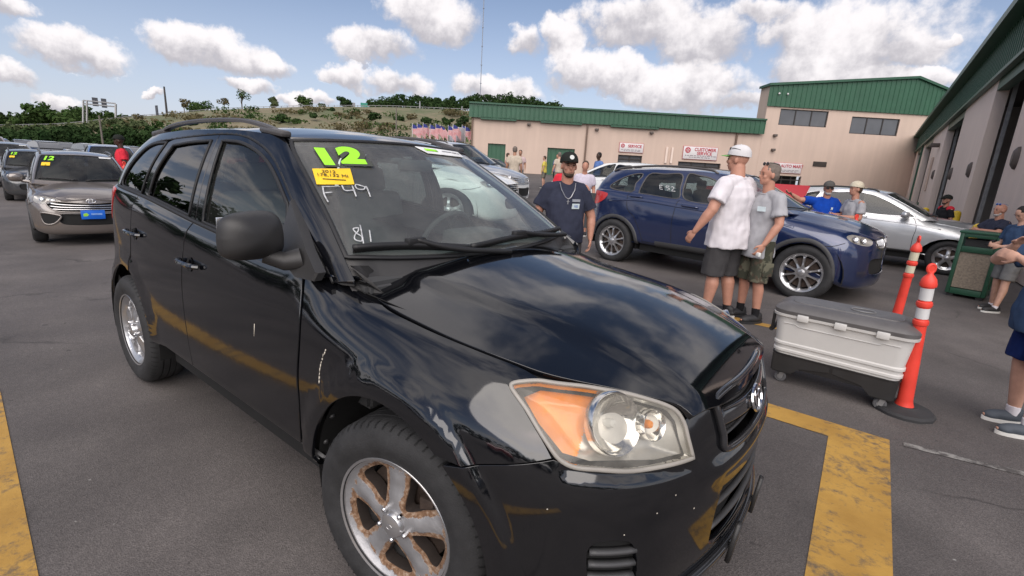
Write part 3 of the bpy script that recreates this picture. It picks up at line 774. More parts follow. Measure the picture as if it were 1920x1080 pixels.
# guard rail along the highway on the ridge
bm = bmesh.new(); pts = []
for px in np.linspace(-100, 880, 90):
    e = float(np.interp(px, [p for p, _ in RIDGE], [y for _, y in RIDGE])); p = farpt(px, e, 127.5); p.z += .35; pts.append(p)
tube(bm, pts, .07, 4)
for p in pts[::1]: bx(bm, (p.x, p.y, p.z - .4), (.1, .1, .9))
tag(bm_obj('guard_rail', bm, M['steel'], smooth=False), 'thin steel guard rail along the highway on top of the embankment', 'guard rail')
def leaf_cloud(rg, blobs, n, size):
    """leaf-sized faces spread through lumpy blobs [(centre, radii)]"""
    V = []; F = []
    tot = sum(b[1][0] * b[1][1] for b in blobs)
    for c, r in blobs:
        k = max(6, int(n * r[0] * r[1] / tot))
        for _ in range(k):
            u = Vector((rg.gauss(0, 1), rg.gauss(0, 1), rg.gauss(0, 1))).normalized(); q = rg.uniform(.45, 1.0) ** .5 * rg.uniform(.85, 1.12)
            p = Vector((c[0] + u.x * r[0] * q, c[1] + u.y * r[0] * q, c[2] + u.z * r[1] * q))
            nrm = (u + Vector((rg.uniform(-.8, .8), rg.uniform(-.8, .8), rg.uniform(-.3, 1.0)))).normalized(); a = nrm.orthogonal().normalized(); b = nrm.cross(a)
            th = rg.uniform(0, pi); a, b = a * cos(th) + b * sin(th), b * cos(th) - a * sin(th); s = size * rg.uniform(.6, 1.3); i = len(V)
            V += [tuple(p + a * s), tuple(p + b * s * .6), tuple(p - a * s), tuple(p - b * s * .6)]; F.append((i, i + 1, i + 2, i + 3))
    return V, F
def blobs_for(rg, h, w, n=9, low=.35):
    B = []
    for _ in range(n):
        a = rg.uniform(0, 2 * pi); q = rg.uniform(0, .62) * w; z = h * rg.uniform(low, .92); rr = w * rg.uniform(.28, .48) * (1.1 - .5 * (z / h - low))
        B.append(((q * cos(a), q * sin(a), z), (rr, rr * rg.uniform(.7, 1.0))))
    return B
def tree(px, ybase, ytop, dist, wpx, mat, label, seed, sparse=False, group='trees on the embankment'):
    rg = random.Random(seed); b = farpt(px, ybase, dist); h = farpt(px, ytop, dist).z - b.z; w = wpx / CAM_F * dist / 2 * .95
    T = empty('tree', b, 0, label, 'tree', group)
    bm = bmesh.new(); top = h * (.75 if sparse else .55)
    tube(bm, [(0, 0, -.5), (w * .05, 0, top * .5), (0, w * .05, top)], [h * .035, h * .025, h * .012], 7)
    bl = blobs_for(rg, h, w, 12 if not sparse else 9, .30 if not sparse else .5)
    for c, r in bl[:7]: tube(bm, [(0, 0, top * rg.uniform(.35, .8)), (c[0] * .5, c[1] * .5, c[2] * .8), c], [h * .014, h * .010, h * .005], 5)
    bm_obj('trunk', bm, M['bark'], T)
    V, F = leaf_cloud(rg, [((c[0], c[1], c[2]), (r[0] * (.8 if sparse else 1), r[1] * (.8 if sparse else 1))) for c, r in bl], 260 if sparse else 900, dist * (.0016 if sparse else .0020))
    link('crown', mesh_np('crown', V, F, False), mat, T)
tree(346, 213, 186, 132, 26, M['leaf_brown'], 'thin half bare tree, leftmost on the embankment crest right of the tall pole', 1, True)
tree(374, 213, 192, 140, 44, M['leaf_mid'], 'broad low green tree between the two sparse trees on the crest', 2)
tree(421, 209, 183, 132, 24, M['leaf_brown'], 'small sparse tree just left of the tall open crowned tree', 3, True)
tree(454, 208, 169, 131, 40, M['leaf_mid'], 'tall open crowned tree with forked trunk on the embankment crest', 4, True)
tree(515, 205, 183, 132, 22, M['leaf_pale'], 'narrow pale green tree on the crest above the black car roof rail', 5)
tree(572, 202, 183, 138, 40, M['leaf_mid'], 'round green tree on the crest above the far roof rail', 6)
tree(603, 202, 196, 138, 20, M['leaf_mid'], 'very small round bush tree right of the round green tree', 7)
tree(646, 203, 182, 134, 30, M['leaf_dark'], 'umbrella shaped dark tree beside the highway sign', 8)
tree(620, 214, 203, 120, 26, M['leaf_dark'], 'dark bush on the slope below the umbrella shaped tree', 9)
def wood(name, spec, seed, mat, dist, leaf, label):
    """a far-off wood that reads as one mass"""
    rg = random.Random(seed); V = []; F = []
    for px, yb, yt, w in spec:
        d = dist * rg.uniform(.94, 1.08); b = farpt(px, yb, d); h = farpt(px, yt, d).z - b.z; ww = w / CAM_F * d / 2
        v, f = leaf_cloud(rg, blobs_for(rg, h, ww, 8, .15), 420, d * leaf); i = len(V)
        V += [(b.x + p[0], b.y + p[1], b.z + p[2]) for p in v]; F += [tuple(q + i for q in k) for k in f]
    o = link(name, mesh_np(name, V, F, False), mat); tag(o, label, 'trees', kind='stuff'); return o
rg = random.Random(21)
topl = [(-60, 222), (0, 212), (35, 216), (75, 193), (100, 208), (140, 198), (160, 196), (185, 205), (215, 208), (240, 216), (262, 222)]
wood('far_wood', [(px, 246, float(np.interp(px, [a for a, _ in topl], [b for _, b in topl])) + rg.uniform(-3, 7), rg.uniform(30, 48)) for px in np.linspace(-70, 255, 34)], 31, M['leaf_mid'], 175, .0028, 'green wood on the skyline behind the highway gantry at left')
wood('hedgerow', [(px, 281 - px * .01, rg.uniform(236, 252), rg.uniform(34, 60)) for px in np.linspace(-60, 330, 44)], 32, M['leaf_dark'], 70, .0030, 'dark hedgerow along the foot of the embankment behind the parked cars')
wood('mid_bushes', [(px, 262 - px * .06, 244 - px * .06 + rg.uniform(-6, 4), rg.uniform(22, 46)) for px in np.linspace(-40, 260, 26)], 33, M['leaf_pale'], 100, .0028, 'pale green scrub half way up the embankment at left')
wood('slope_scrub', [(px, rg.uniform(222, 262), 0, rg.uniform(14, 30)) for px in ()] + [(px, y, y - rg.uniform(5, 10), rg.uniform(16, 34)) for px, y in ((330, 244), (360, 236), (420, 230), (470, 224), (530, 226), (590, 222), (650, 226), (700, 222), (750, 226), (800, 228), (840, 232), (870, 228), (860, 240), (820, 238), (790, 244), (560, 232))], 34, M['leaf_dark'], 104, .0024, 'scattered scrub bushes on the brown embankment slope')
def slope_pt(px, d):
    e = elev(px, float(np.interp(px, [p for p, _ in RIDGE], [y for _, y in RIDGE]))); top = 1.536 + e * 128
    c = farpt(px, 300, 1.0) - CAM_POS; c.z = 0; c.normalize(); k = float(np.interp(d, [q[0] for q in prof], [q[1] for q in prof]))
    return Vector((CAM_POS.x + c.x * d, CAM_POS.y + c.y * d, -.3 + (top + .3) * k))
for nm_, mt_, cnt, sd_, lab_ in (('slope_scrub', 'leaf_mid', 46, 41, 'green scrub scattered over the embankment slope'), ('slope_scrub', 'leaf_brown', 70, 42, 'brown dry brush scattered over the embankment slope'), ('slope_scrub', 'leaf_dark', 30, 43, 'dark bushes along the foot of the embankment slope')):
    rg = random.Random(sd_); V = []; F = []
    for i in range(cnt):
        px = rg.uniform(225, 890); d = rg.uniform(72, 122) if mt_ != 'leaf_dark' else rg.uniform(66, 92); b = slope_pt(px, d); h = rg.uniform(.5, 1.6) * (1.3 if mt_ == 'leaf_dark' else 1); w = rg.uniform(1.2, 3.8)
        v, f = leaf_cloud(rg, [((rg.uniform(-w, w), rg.uniform(-1, 1), h * .45), (w * rg.uniform(.3, .7), h * .5)) for _ in range(4)], 110, .26); n0 = len(V)
        V += [(b.x + q[0], b.y + q[1], b.z + q[2]) for q in v]; F += [tuple(q + n0 for q in k) for k in f]
    tag(link(nm_, mesh_np(nm_, V, F, False), M[mt_]), lab_, 'bushes', kind='stuff')
topr = [(690, 194), (720, 184), (745, 178), (790, 181), (830, 184), (870, 180), (900, 175), (930, 177), (960, 179), (985, 181), (1010, 187), (1030, 192)]
wood('far_wood', [(px, 206, float(np.interp(px, [a for a, _ in topr], [b for _, b in topr])) + rg.uniform(-1.5, 4), rg.uniform(28, 46)) for px in np.linspace(700, 1040, 46)], 35, M['leaf_dark'], 210, .0024, 'dark wooded hilltop on the skyline left of the green fascia')
# highway gantry with two sign backs
G_ = empty('sign_gantry', farpt(185, 236, 120), 0, 'highway gantry on the embankment carrying two dark sign backs', 'gantry')
gl = G_.location.copy()
def fl(px, y, d=120): return farpt(px, y, d) - gl
bm = bmesh.new()
for px in (156, 163): tube(bm, [fl(px, 232), fl(px, 188)], .16, 6)
bm_obj('gantry_post', bm, M['steel'], G_)['kind'] = 'stuff'
bm = bmesh.new(); tube(bm, [fl(217, 222), fl(217, 195)], .2, 6); bm_obj('gantry_post', bm, M['steel'], G_)
bm = bmesh.new(); tube(bm, [fl(156, 188), fl(217, 194)], .12, 5); bm_obj('gantry_beam', bm, M['steel'], G_)
bm = bmesh.new(); tube(bm, [fl(156, 194), fl(217, 200)], .12, 5); bm_obj('gantry_beam', bm, M['steel'], G_)
for a, b, y0, y1 in ((173, 184, 183, 199), (190, 200, 185, 202)):
    c = (fl(a, y0) + fl(b, y1)) / 2; w = (fl(b, y0) - fl(a, y0)).length; h = abs(fl(a, y0).z - fl(a, y1).z); q = fl(b, y0) - fl(a, y0)
    box('sign_back', c, (w, .15, h), simple('dark sign back', (.06, .065, .08), .6), G_, Matrix.Rotation(atan2(q.y, q.x), 3, 'Z'))
def pole(px, y0, y1, d, r, label, mat=None, cat='pole', name='pole'):
    b = farpt(px, y0, d); t_ = farpt(px, y1, d); bm = bmesh.new(); tube(bm, [(0, 0, -.5), (0, 0, t_.z - b.z)], [r, r * .7], 7); o = bm_obj(name, bm, mat or M['steel']); o.location = b; return tag(o, label, cat)
pole(313, 212, 163, 128, .22, 'tall bare dark pole standing on the embankment crest', M['frame_dark'])
pole(193, 269, 217, 66, .10, 'pale slender pole at the foot of the embankment below the gantry', M['wood'])
pole(743, 240, 200, 90, .13, 'pale utility pole on the slope above the row of flags', M['wood'])
pole(787, 207, 190, 129, .22, 'pale post on the crest right of the utility pole', M['steel'])
pole(866, 210, 199, 129, .18, 'short pale post on the crest beside the low building', M['steel'])
pole(829, 208, 201, 129, .10, 'thin short lamp post on the crest in front of the wooded hill', M['steel'])
A_ = empty('radio_mast', farpt(900, 190, 400), 0, 'very tall thin radio mast rising above the wooded hill', 'mast'); al = A_.location.copy(); bm = bmesh.new()
hq = farpt(899, -60, 400).z - al.z
tube(bm, [(0, 0, -5), (0, 0, hq)], .30, 4); bm_obj('mast_tube', bm, simple('hazy mast steel', (.30, .33, .38), .7), A_)
for i in range(1, 7): box('mast_platform', (0, 0, hq * i / 7), (1.0, 1.0, .5), simple('hazy mast steel', (.30, .33, .38), .7), A_)
s_ = box('road_sign', farpt(294, 207, 127), (1.1, .15, 1.9), simple('dark sign back', (.06, .065, .08), .6), None); tag(s_, 'small dark upright sign on the crest left of the tall pole', 'sign')
def fsign(px0, px1, y0, y1, d, mat, lab):
    a = farpt(px0, y0, d); b = farpt(px1, y0, d); c = farpt(px0, y1, d); q = b - a; S_ = empty('road_sign', (a + b) / 2 - Vector((0, 0, a.z - c.z + 1)), atan2(q.y, q.x), lab, 'sign')
    box('sign_face', (0, 0, 1 + (a.z - c.z) / 2), (q.length, .15, a.z - c.z), mat, S_)
    for k in (-.35, .35): box('sign_post', (q.length * k, .12, .3), (.15, .15, 1.8), M['steel'], S_)
fsign(676, 689, 193, 200, 130, simple('highway sign green', (.02, .22, .16), .5), 'green highway sign on the crest right of the umbrella shaped tree')
fsign(649, 666, 192, 200, 136, simple('grey sign back', (.28, .29, .31), .6), 'grey sign back partly behind the umbrella shaped tree')
# small flags set out in a row
t = NT('striped flag cloth'); uvc = t.coord('Object'); sp_ = t.n('SeparateXYZ', Vector=uvc)
zz_ = t.math('MULTIPLY', sp_.outputs['Z'], 6.5 / .75); stripe = t.math('GREATER_THAN', t.math('FRACT', zz_), .5)
sc = t.mix(stripe, (.62, .58, .58, 1), (.50, .025, .04, 1))
cant = t.math('MULTIPLY', t.math('LESS_THAN', sp_.outputs['X'], .50), t.math('GREATER_THAN', sp_.outputs['Z'], -.40))
t.prin(Base_Color=t.mix(cant, sc, (.03, .04, .20, 1)), Roughness=.8); M['flag'] = t.m
for i, (px, y) in enumerate([(773, 243), (782, 242), (793, 242), (806, 244), (817, 243), (825, 246), (840, 246), (849, 244), (866, 246), (872, 248)]):
    d = 52 + (i % 3) * 2; b = farpt(px, 256, d); k = farpt(px, y - 12, d).z - b.z
    Fg = empty('flag', b, frz + rnd.uniform(-.5, .5), ['leftmost small striped flag in the row left of the low building', 'second striped flag from the left end of the row', 'third striped flag from the left end of the row', 'fourth striped flag, wide open, in the row', 'fifth striped flag from the left, wide open', 'thin furled striped flag in the middle of the row', 'seventh striped flag, first of a close pair', 'eighth striped flag, second of a close pair', 'ninth striped flag beside the pale trailer', 'last striped flag, nearest the low building'][i], 'flag', 'row of striped flags')
    bm = bmesh.new(); tube(bm, [(0, 0, -1), (0, 0, k)], .03, 5); bm_obj('flag_pole', bm, M['sign_white'], Fg)
    bm = bmesh.new(); nx = 8; rows = []
    for q in range(nx + 1):
        x = q / nx * 1.15; rows.append([bm.verts.new((x * .75, .09 * sin(x * 6 + i), -z * (.9) - x * x * .55)) for z in (0, .25, .5, .75, 1.0)])
    for q in range(nx):
        for z in range(4): bm.faces.new((rows[q][z], rows[q + 1][z], rows[q + 1][z + 1], rows[q][z + 1]))
    o = bm_obj('flag_cloth', bm, M['flag'], Fg); o.location = (.02, 0, k - .1)
b = farpt(858, 256, 56); bx_ = box('trailer', b + Vector((0, 0, .2)), (1.2, 1.5, 1.5), simple('pale trailer paint', (.45, .46, .5), .5), None, bev=.1); tag(bx_, 'pale box trailer behind the row of flags', 'trailer')
# ---------------------------------------------------------------- crossover body form (car frame: x forward from the front axle, w half width, z up)
def hoodz(x, y):
    y = np.abs(y)
    zc = smooth_tab(x, [-.6, -.35, 0, .3, .55, .70, .80, .86, .90], [1.185, 1.17, 1.125, 1.085, 1.025, .975, .925, .86, .78])
    ys = np.interp(x, [-.4, .7], [.56, .40])
    t = np.clip((y - ys + .05) / .10, 0, 1); st = t * t * (3 - 2 * t)
    return zc - .165 * y ** 2 - .014 * st

def ring_tab():
    S = []
    def zt(x): return float(np.interp(x, [-3.2, -2.3, -1.3, -.5], [1.28, 1.25, 1.165, 1.13]))
    rear = [(-3.38, 0.0001), (-3.36, .45), (-3.29, .70), (-3.14, .82), (-2.92, .873)]
    for x, w in rear:
        S.append((x, w, [.38, .42, .52, .65, .8, .95, 1.1, 1.24, 1.28], [.10, .02, 0, 0, .02, .03, .04, .06, .085]))
    for x, w in [(-2.3, .895), (-1.6, .895), (-.9, .893), (-.55, .893)]:
        z = zt(x)
        S.append((x, w, [.37, .41, .50, .63, .78, .93, z - .09, z - .025, z], [.10, .012, .0, 0, .003, .014, .040, .066, .082]))
    return S

def make_ring():
    S = ring_tab()
    # front fender + nose: rows 6..8 ride on the hood height
    front = [  # x, w, low rows z (6), off (6), off rows 6,7,8
        (-.30, .895, [.37, .41, .50, .63, .78, .92], [.10, .012, 0, 0, .002, .016], [.070, .115, .200]),
        (-.08, .900, [.37, .41, .50, .63, .77, .89], [.10, .012, 0, 0, .000, .020], [.085, .145, .225]),
        (.15, .900, [.37, .41, .50, .62, .76, .87], [.10, .012, 0, 0, .000, .022], [.095, .155, .240]),
        (.35, .885, [.30, .35, .47, .60, .74, .85], [.10, .012, 0, 0, .003, .028], [.100, .160, .250]),
        (.52, .840, [.25, .30, .44, .58, .72, .83], [.10, .016, 0, 0, .006, .035], [.105, .170, .260]),
        (.66, .750, [.22, .27, .42, .57, .70, .81], [.10, .020, 0, 0, .010, .045], [.115, .180, .260]),
        (.765, .620, [.21, .26, .40, .56, .69, .79], [.10, .020, 0, 0, .012, .045], [.105, .160, .230]),
        (.835, .450, [.21, .26, .40, .56, .68, .77], [.10, .020, 0, 0, .012, .030], [.070, .105, .170]),
        (.885, .220, [.21, .26, .40, .56, .68, .76], [.10, .020, 0, 0, .012, .024], [.050, .080, .150]),
        (.900, .0001, [.21, .26, .40, .56, .68, .76], [.10, .020, 0, 0, .012, .022], [.045, .075, .145])]
    base = [(s[0], s[1]) for s in S] + [(f[0], f[1]) for f in front]
    C = np.array(base)
    T = np.gradient(C, axis=0); T[0] = (0, 1); T[-1] = (0, -1)
    N = np.stack([T[:, 1], -T[:, 0]], 1); N /= np.linalg.norm(N, axis=1, keepdims=True)
    cen = np.array([-1.4, 0])
    for i in range(len(C)):
        if N[i] @ (C[i] - cen) < 0: N[i] *= -1
    N[0] = (-1, 0); N[-1] = (1, 0)
    G = np.zeros((len(C), 9, 3))
    for i, s in enumerate(S):
        for j in range(9):
            q = C[i] - N[i] * s[3][j]; G[i, j] = (q[0], max(q[1], 0), s[2][j])
    b = len(S)
    for k, f in enumerate(front):
        i = b + k
        for j in range(6):
            q = C[i] - N[i] * f[3][j]; G[i, j] = (q[0], max(q[1], 0), f[2][j])
        for j in range(3):
            q = C[i] - N[i] * f[4][j]; z = float(hoodz(q[0], q[1]))
            G[i, 6 + j] = (q[0], max(q[1], 0), z - (.028 if j == 0 else .004 if j == 1 else 0))
    return G
RING = make_ring()
def ring_fn(u, v):
    # bicubic: interpolate rows at every station near u
    u = np.clip(u, 0, len(RING) - 1); v = np.clip(v, 0, 8)
    n = len(RING); out = np.zeros(u.shape + (3,))
    A = crom_axis(RING, u)            # (n, 9, 3)
    return crom_rows(A, v)
def crom_w(f):
    return np.stack([.5 * (-f + 2 * f ** 2 - f ** 3), .5 * (2 - 5 * f ** 2 + 3 * f ** 3), .5 * (f + 4 * f ** 2 - 3 * f ** 3), .5 * (-f ** 2 + f ** 3)], -1)
def crom_axis(G, u):
    n = len(G); P = np.concatenate([[2 * G[0] - G[1]], G, [2 * G[-1] - G[-2]]])
    i = np.minimum(u.astype(int), n - 2); w = crom_w(u - i)
    return sum(w[..., k][..., None, None] * P[i + k] for k in range(4))
def crom_rows(A, v):
    m = A.shape[1]; P = np.concatenate([2 * A[:, :1] - A[:, 1:2], A, 2 * A[:, -1:] - A[:, -2:-1]], 1)
    j = np.minimum(v.astype(int), m - 2); w = crom_w(v - j); r = np.arange(len(v))
    return sum(w[..., k][..., None] * P[r, j + k] for k in range(4))

def roofz(x, y):
    zl = smooth_tab(x, [-3.5, -3.28, -3.0, -2.5, -2.0, -1.6, -1.2, -.98, -.8], [1.52, 1.585, 1.63, 1.675, 1.695, 1.695, 1.668, 1.635, 1.595])
    return zl - .13 * np.asarray(y) ** 2
GB = np.array([(-.25, 0.0001, 1.150), (-.28, .30, 1.155), (-.33, .55, 1.165), (-.38, .70, 1.175), (-.46, .775, 1.170), (-.66, .808, 1.135), (-1.0, .815, 1.15), (-1.6, .815, 1.19), (-2.3, .81, 1.25), (-2.92, .785, 1.28), (-3.20, .69, 1.28), (-3.28, .45, 1.28), (-3.31, 0.0001, 1.28)])
GT = np.array([(-.97, 0.0001, 0), (-.995, .30, 0), (-1.05, .47, 0), (-1.10, .55, 0), (-1.18, .585, 0), (-1.30, .605, 0), (-1.5, .625, 0), (-1.9, .635, 0), (-2.4, .63, 0), (-2.78, .605, 0), (-2.98, .53, 0), (-3.06, .35, 0), (-3.09, 0.0001, 0)])
GT[:, 2] = roofz(GT[:, 0], GT[:, 1])
def green_fn(u, v):
    b = crom(GB, u); t = crom(GT, u); v = v[..., None]
    p = b + (t - b) * v
    d = np.stack([np.interp(u, [0, 3, 4, 5, 9, 10, 12], [1, 1, .7, 0, 0, -.6, -1]), np.interp(u, [0, 3, 4, 5, 9, 10, 12], [0, .1, .7, 1, 1, .8, 0]), 0 * u + .35], -1)
    amp = np.interp(u, [0, 3.5, 5, 12], [.022, .02, .028, .028])[..., None]
    vv = v * (1 - v) * 4
    # round over into the roof
    return p + d * amp * vv
def hood_fn(u, v):   # u = x + 1, v = w
    x = u - 1.0; return np.stack([x, v, hoodz(x, v)], -1)
def roof_fn(u, v):   # u = x + 4
    x = u - 4.0; return np.stack([x, v, roofz(x, v)], -1)
RS = {}
for _s in (-1, 1):
    RS['ring', _s] = Surf(ring_fn, len(RING) - 1, 8, 260, 90, _s)
    RS['green', _s] = Surf(green_fn, 12, 1, 200, 30, _s)
RS['hood'] = Surf(hood_fn, 2.0, 1.0, 60, 40, -1)
RS['roof'] = Surf(roof_fn, 4.0, 1.0, 60, 20, -1)
# signed versions spanning the whole width
def _full(fn):
    return lambda u, v: fn(u, v)
HOODF = Surf(lambda u, v: np.stack([u - 1.0, v - 1.0, hoodz(u - 1.0, v - 1.0)], -1), 2.0, 2.0, 80, 80, 1)
ROOFF = Surf(lambda u, v: np.stack([u - 4.0, v - 1.0, roofz(u - 4.0, v - 1.0)], -1), 4.0, 2.0, 80, 60, 1)
# whole-width versions: the viewer's side first
RINGF = np.concatenate([RING * [1, -1, 1], (RING * [1, 1, 1])[::-1][1:]])
def ringf_fn(u, v):
    u = np.clip(u, 0, len(RINGF) - 1); v = np.clip(v, 0, 8)
    return crom_rows(crom_axis(RINGF, u), v)
NOSE = Surf(ringf_fn, len(RINGF) - 1, 8, 400, 90, 1)      # u: 0..18 viewer's side from the tail to the nose, 18..36 back along the far side
GBF = np.concatenate([(GB * [1, -1, 1])[::-1], GB[1:]]); GTF = np.concatenate([(GT * [1, -1, 1])[::-1], GT[1:]])
def greenf_fn(u, v):
    b = crom(GBF, u); t = crom(GTF, u); vv = np.asarray(v)[..., None]
    p = b + (t - b) * vv
    a = np.abs(np.asarray(u) - 12); sg = np.sign(np.asarray(u) - 12)
    d = np.stack([np.interp(a, [0, 3, 4, 5, 9, 10, 12], [1, 1, .7, 0, 0, -.6, -1]), sg * np.interp(a, [0, 3, 4, 5, 9, 10, 12], [0, .1, .7, 1, 1, .8, 0]), 0 * a + .35], -1)
    amp = np.interp(a, [0, 3.5, 5, 12], [.022, .02, .028, .028])[..., None]
    return p + d * amp * np.maximum(vv, 0) * (1 - vv) * 4
SCREEN = Surf(greenf_fn, 24, 1, 400, 30, 1)               # u: 12 is the middle of the windscreen, below 12 the viewer's side
SCREEN.vmin = -1; NOSE.flip = -1; SCREEN.flip = -1; HOODF.flip = -1; ROOFF.flip = -1; RS['green', -1].flip = -1; RS['green', 1].flip = -1
# ---------------------------------------------------------------- wheels
def wheel_holes(n, r_in, r_out, w_in, w_out, rot=0, rnd_=.018):
    """rounded openings between n spokes: list of 2-D outlines"""
    H = []
    for k in range(n):
        a0 = rot + 2 * pi * k / n; a1 = rot + 2 * pi * (k + 1) / n
        pts = []
        # side of spoke k (towards +), side of spoke k+1 (towards -)
        def sp(a, r, w): return np.array([r * cos(a) - w * sin(a), r * sin(a) + w * cos(a)])
        A = sp(a0, r_in, w_in); B = sp(a0, r_out, w_out); C = sp(a1, r_out, -w_out); D = sp(a1, r_in, -w_in)
        # arc from B to C at r_out
        b = atan2(B[1], B[0]); c = atan2(C[1], C[0])
        while c < b: c += 2 * pi
        rB = np.hypot(*B)
        arc = [np.array([rB * cos(b + (c - b) * q), rB * sin(b + (c - b) * q)]) for q in np.linspace(0.12, .88, 5)]
        AB = [A + (B - A) * q for q in (.25, .6, .9)]; CD = [C + (D - C) * q for q in (.1, .4, .75)]
        mid = (A + D) / 2
        raw = AB + arc + CD + [mid * 1.02]
        H.append(smooth_outline(raw, .008))
    return H
def make_wheel(parent, loc, side, R=.36, W=.22, rr=.225, spokes=5, w_in=.035, w_out=.045, rimmat=None, rust=False, steer=0, hub=True, detail=1, dish=.02, camber=0, name='wheel', face_out=0.0, twin=False):
    """a wheel: tyre, rim, centre cap, brake disc. side -1 faces -y"""
    root = bpy.data.objects.new(name, None); COL.objects.link(root); root.parent = parent
    root.location = loc; root.rotation_euler = (camber, 0, steer + (pi if side > 0 else 0)); root.empty_display_size = .1
    n = 72 if detail else 36
    hw = W / 2
    bm = bmesh.new()
    prof = [(rr - .012, hw * .86), (rr + .004, hw * .92), (rr + .018, -hw * -1.0 * .98)]
    # profile from inner face to outer face (outer is -y)
    pr = [(rr, hw * .80), (rr + .02, hw * .95), ((rr + R) / 2, hw * 1.03), (R - .03, hw * .95), (R - .010, hw * .80), (R, hw * .62), (R + .0015, 0), (R, -hw * .62), (R - .010, -hw * .80), (R - .03, -hw * .95), ((rr + R) / 2 + .01, -hw * 1.03), (rr + .045, -hw * 1.02), (rr + .035, -hw * .985), (rr + .012, -hw * .93), (rr - .004, -hw * .86), (rr - .01, -hw * .6)]
    if detail:   # sipes and grooves: displace tread rings
        pr = pr[:5] + [(R, hw * .64), (R, hw * .36), (R - .008, hw * .35), (R - .008, hw * .30), (R, hw * .29), (R + .001, hw * .03), (R - .008, hw * .025), (R - .008, -hw * .025), (R + .001, -hw * .03), (R, -hw * .29), (R - .008, -hw * .30), (R - .008, -hw * .35), (R, -hw * .36), (R, -hw * .64)] + pr[8:]
    lathe(bm, pr, n, 'Y')
    tyre = bm_obj('tyre', bm, M['tyre'], root, auto=radians(40))
    if detail:
        bm = bmesh.new()
        for k in range(64):   # shoulder sipes, cut as thin dark blocks standing in the shoulder
            a = 2 * pi * k / 64
            for s in (-1, 1):
                rot = Matrix.Rotation(-a, 3, 'Y')
                v = [Vector((R - .012 + .0145, s * hw * q, 0)) for q in (.62, .80)]
                p0 = rot @ Vector((R + .0006, s * hw * .60, .0)); p1 = rot @ Vector((R - .0045, s * hw * .80, .006)); p2 = rot @ Vector((R - .016, s * hw * .905, .008))
                t = rot @ Vector((0, 0, .0022))
                q = [bm.verts.new(p) for p in (p0 - t, p1 - t, p2 - t, p2 + t, p1 + t, p0 + t)]
                bm.faces.new((q[0], q[1], q[4], q[5])); bm.faces.new((q[1], q[2], q[3], q[4]))
        o = bm_obj('tread_sipes', bm, M['under'], root, smooth=False); o['kind'] = 'stuff'
    rim = rimmat or M['silver']
    # barrel
    bm = bmesh.new()
    lathe(bm, [(rr - .002, -hw * .90), (rr + .006, -hw * .93), (rr + .008, -hw * .90), (rr - .006, -hw * .84), (rr - .012, -hw * .5), (rr - .03, hw * .1), (rr - .03, hw * .8)], n, 'Y')
    bm_obj('rim_barrel', bm, [rim, M['disc']], root)
    for f_ in root.children[-1].data.polygons:
        if (rust and f_.center.y > -hw * .80): f_.material_index = 1
    # spoked face
    rf = rr - .004
    outer = np.array([(rf * cos(a), rf * sin(a)) for a in np.linspace(0, 2 * pi, n, endpoint=False)])
    holes = wheel_holes(spokes, .064 if detail else .06, rr - (.040 if detail else .05), w_in, w_out, pi / 2) if not twin else sum([wheel_holes(spokes * 2, .075, rr - .03, w_in, w_out, pi / 2)], [])
    V2, F, loops = fill2d(outer, holes, (.016, .016) if detail else (.04, .04))
    r = np.hypot(V2[:, 0], V2[:, 1])
    # crown across each spoke
    ang = np.arctan2(V2[:, 1], V2[:, 0]) - pi / 2; k = (ang / (2 * pi / spokes)); k = k - np.round(k)
    lat = np.abs(np.sin(k * 2 * pi / spokes)) * r
    y0 = -hw * .80 - face_out
    prof_y = smooth_tab(r, [0, .05, .09, .15, rr - .045, rr - .018, rr - .003], [y0 - .000, y0 - .000, y0 + .008, y0 + .012 + dish * .4, y0 + dish, y0 + dish * .5, -hw * .86])
    crown = -.012 * np.exp(-(lat / .028) ** 2) * np.clip((r - .06) / .04, 0, 1) * np.clip((rr - .03 - r) / .03, 0, 1)
    Y = prof_y + crown
    P = np.stack([V2[:, 0], Y, V2[:, 1]], 1)
    a = np.cross(P[F[:, 1]] - P[F[:, 0]], P[F[:, 2]] - P[F[:, 0]])
    if a[:, 1].sum() > 0: F = F[:, ::-1]
    bm = bmesh.new(); vs = [bm.verts.new(tuple(p)) for p in P]
    for f in F: 
        try: bm.faces.new([vs[i] for i in f])
        except ValueError: pass
    for L in loops[1:]:
        top = [vs[i] for i in L]
        c = np.mean(P[L], 0)
        mid = [bm.verts.new(v.co + Vector(((c[0] - v.co.x) * .06, .012, (c[2] - v.co.z) * .06))) for v in top]
        low = [bm.verts.new(v.co + Vector((0, .035, 0))) for v in mid]
        m = len(L)
        for i in range(m):
            j = (i + 1) % m
            bm.faces.new((top[i], top[j], mid[j], mid[i])); bm.faces.new((mid[i], mid[j], low[j], low[i]))
    lay = bm.verts.layers.float.new('edge')
    HP = np.vstack([h for h in holes])
    nP = len(P)
    for iv, v in enumerate(bm.verts):
        d = np.hypot(HP[:, 0] - v.co.x, HP[:, 1] - v.co.z).min(); rim_d = abs(sqrt(v.co.x ** 2 + v.co.z ** 2) - (rr - .030)); q_ = max(0, 1 - d / .026, (1 - rim_d / .012) * .75); v[lay] = float(q_ if iv < nP else 2.0) if rust else 0.0
    bm_obj('rim', bm, M['rust_rim'] if rust else rim, root, auto=radians(50))
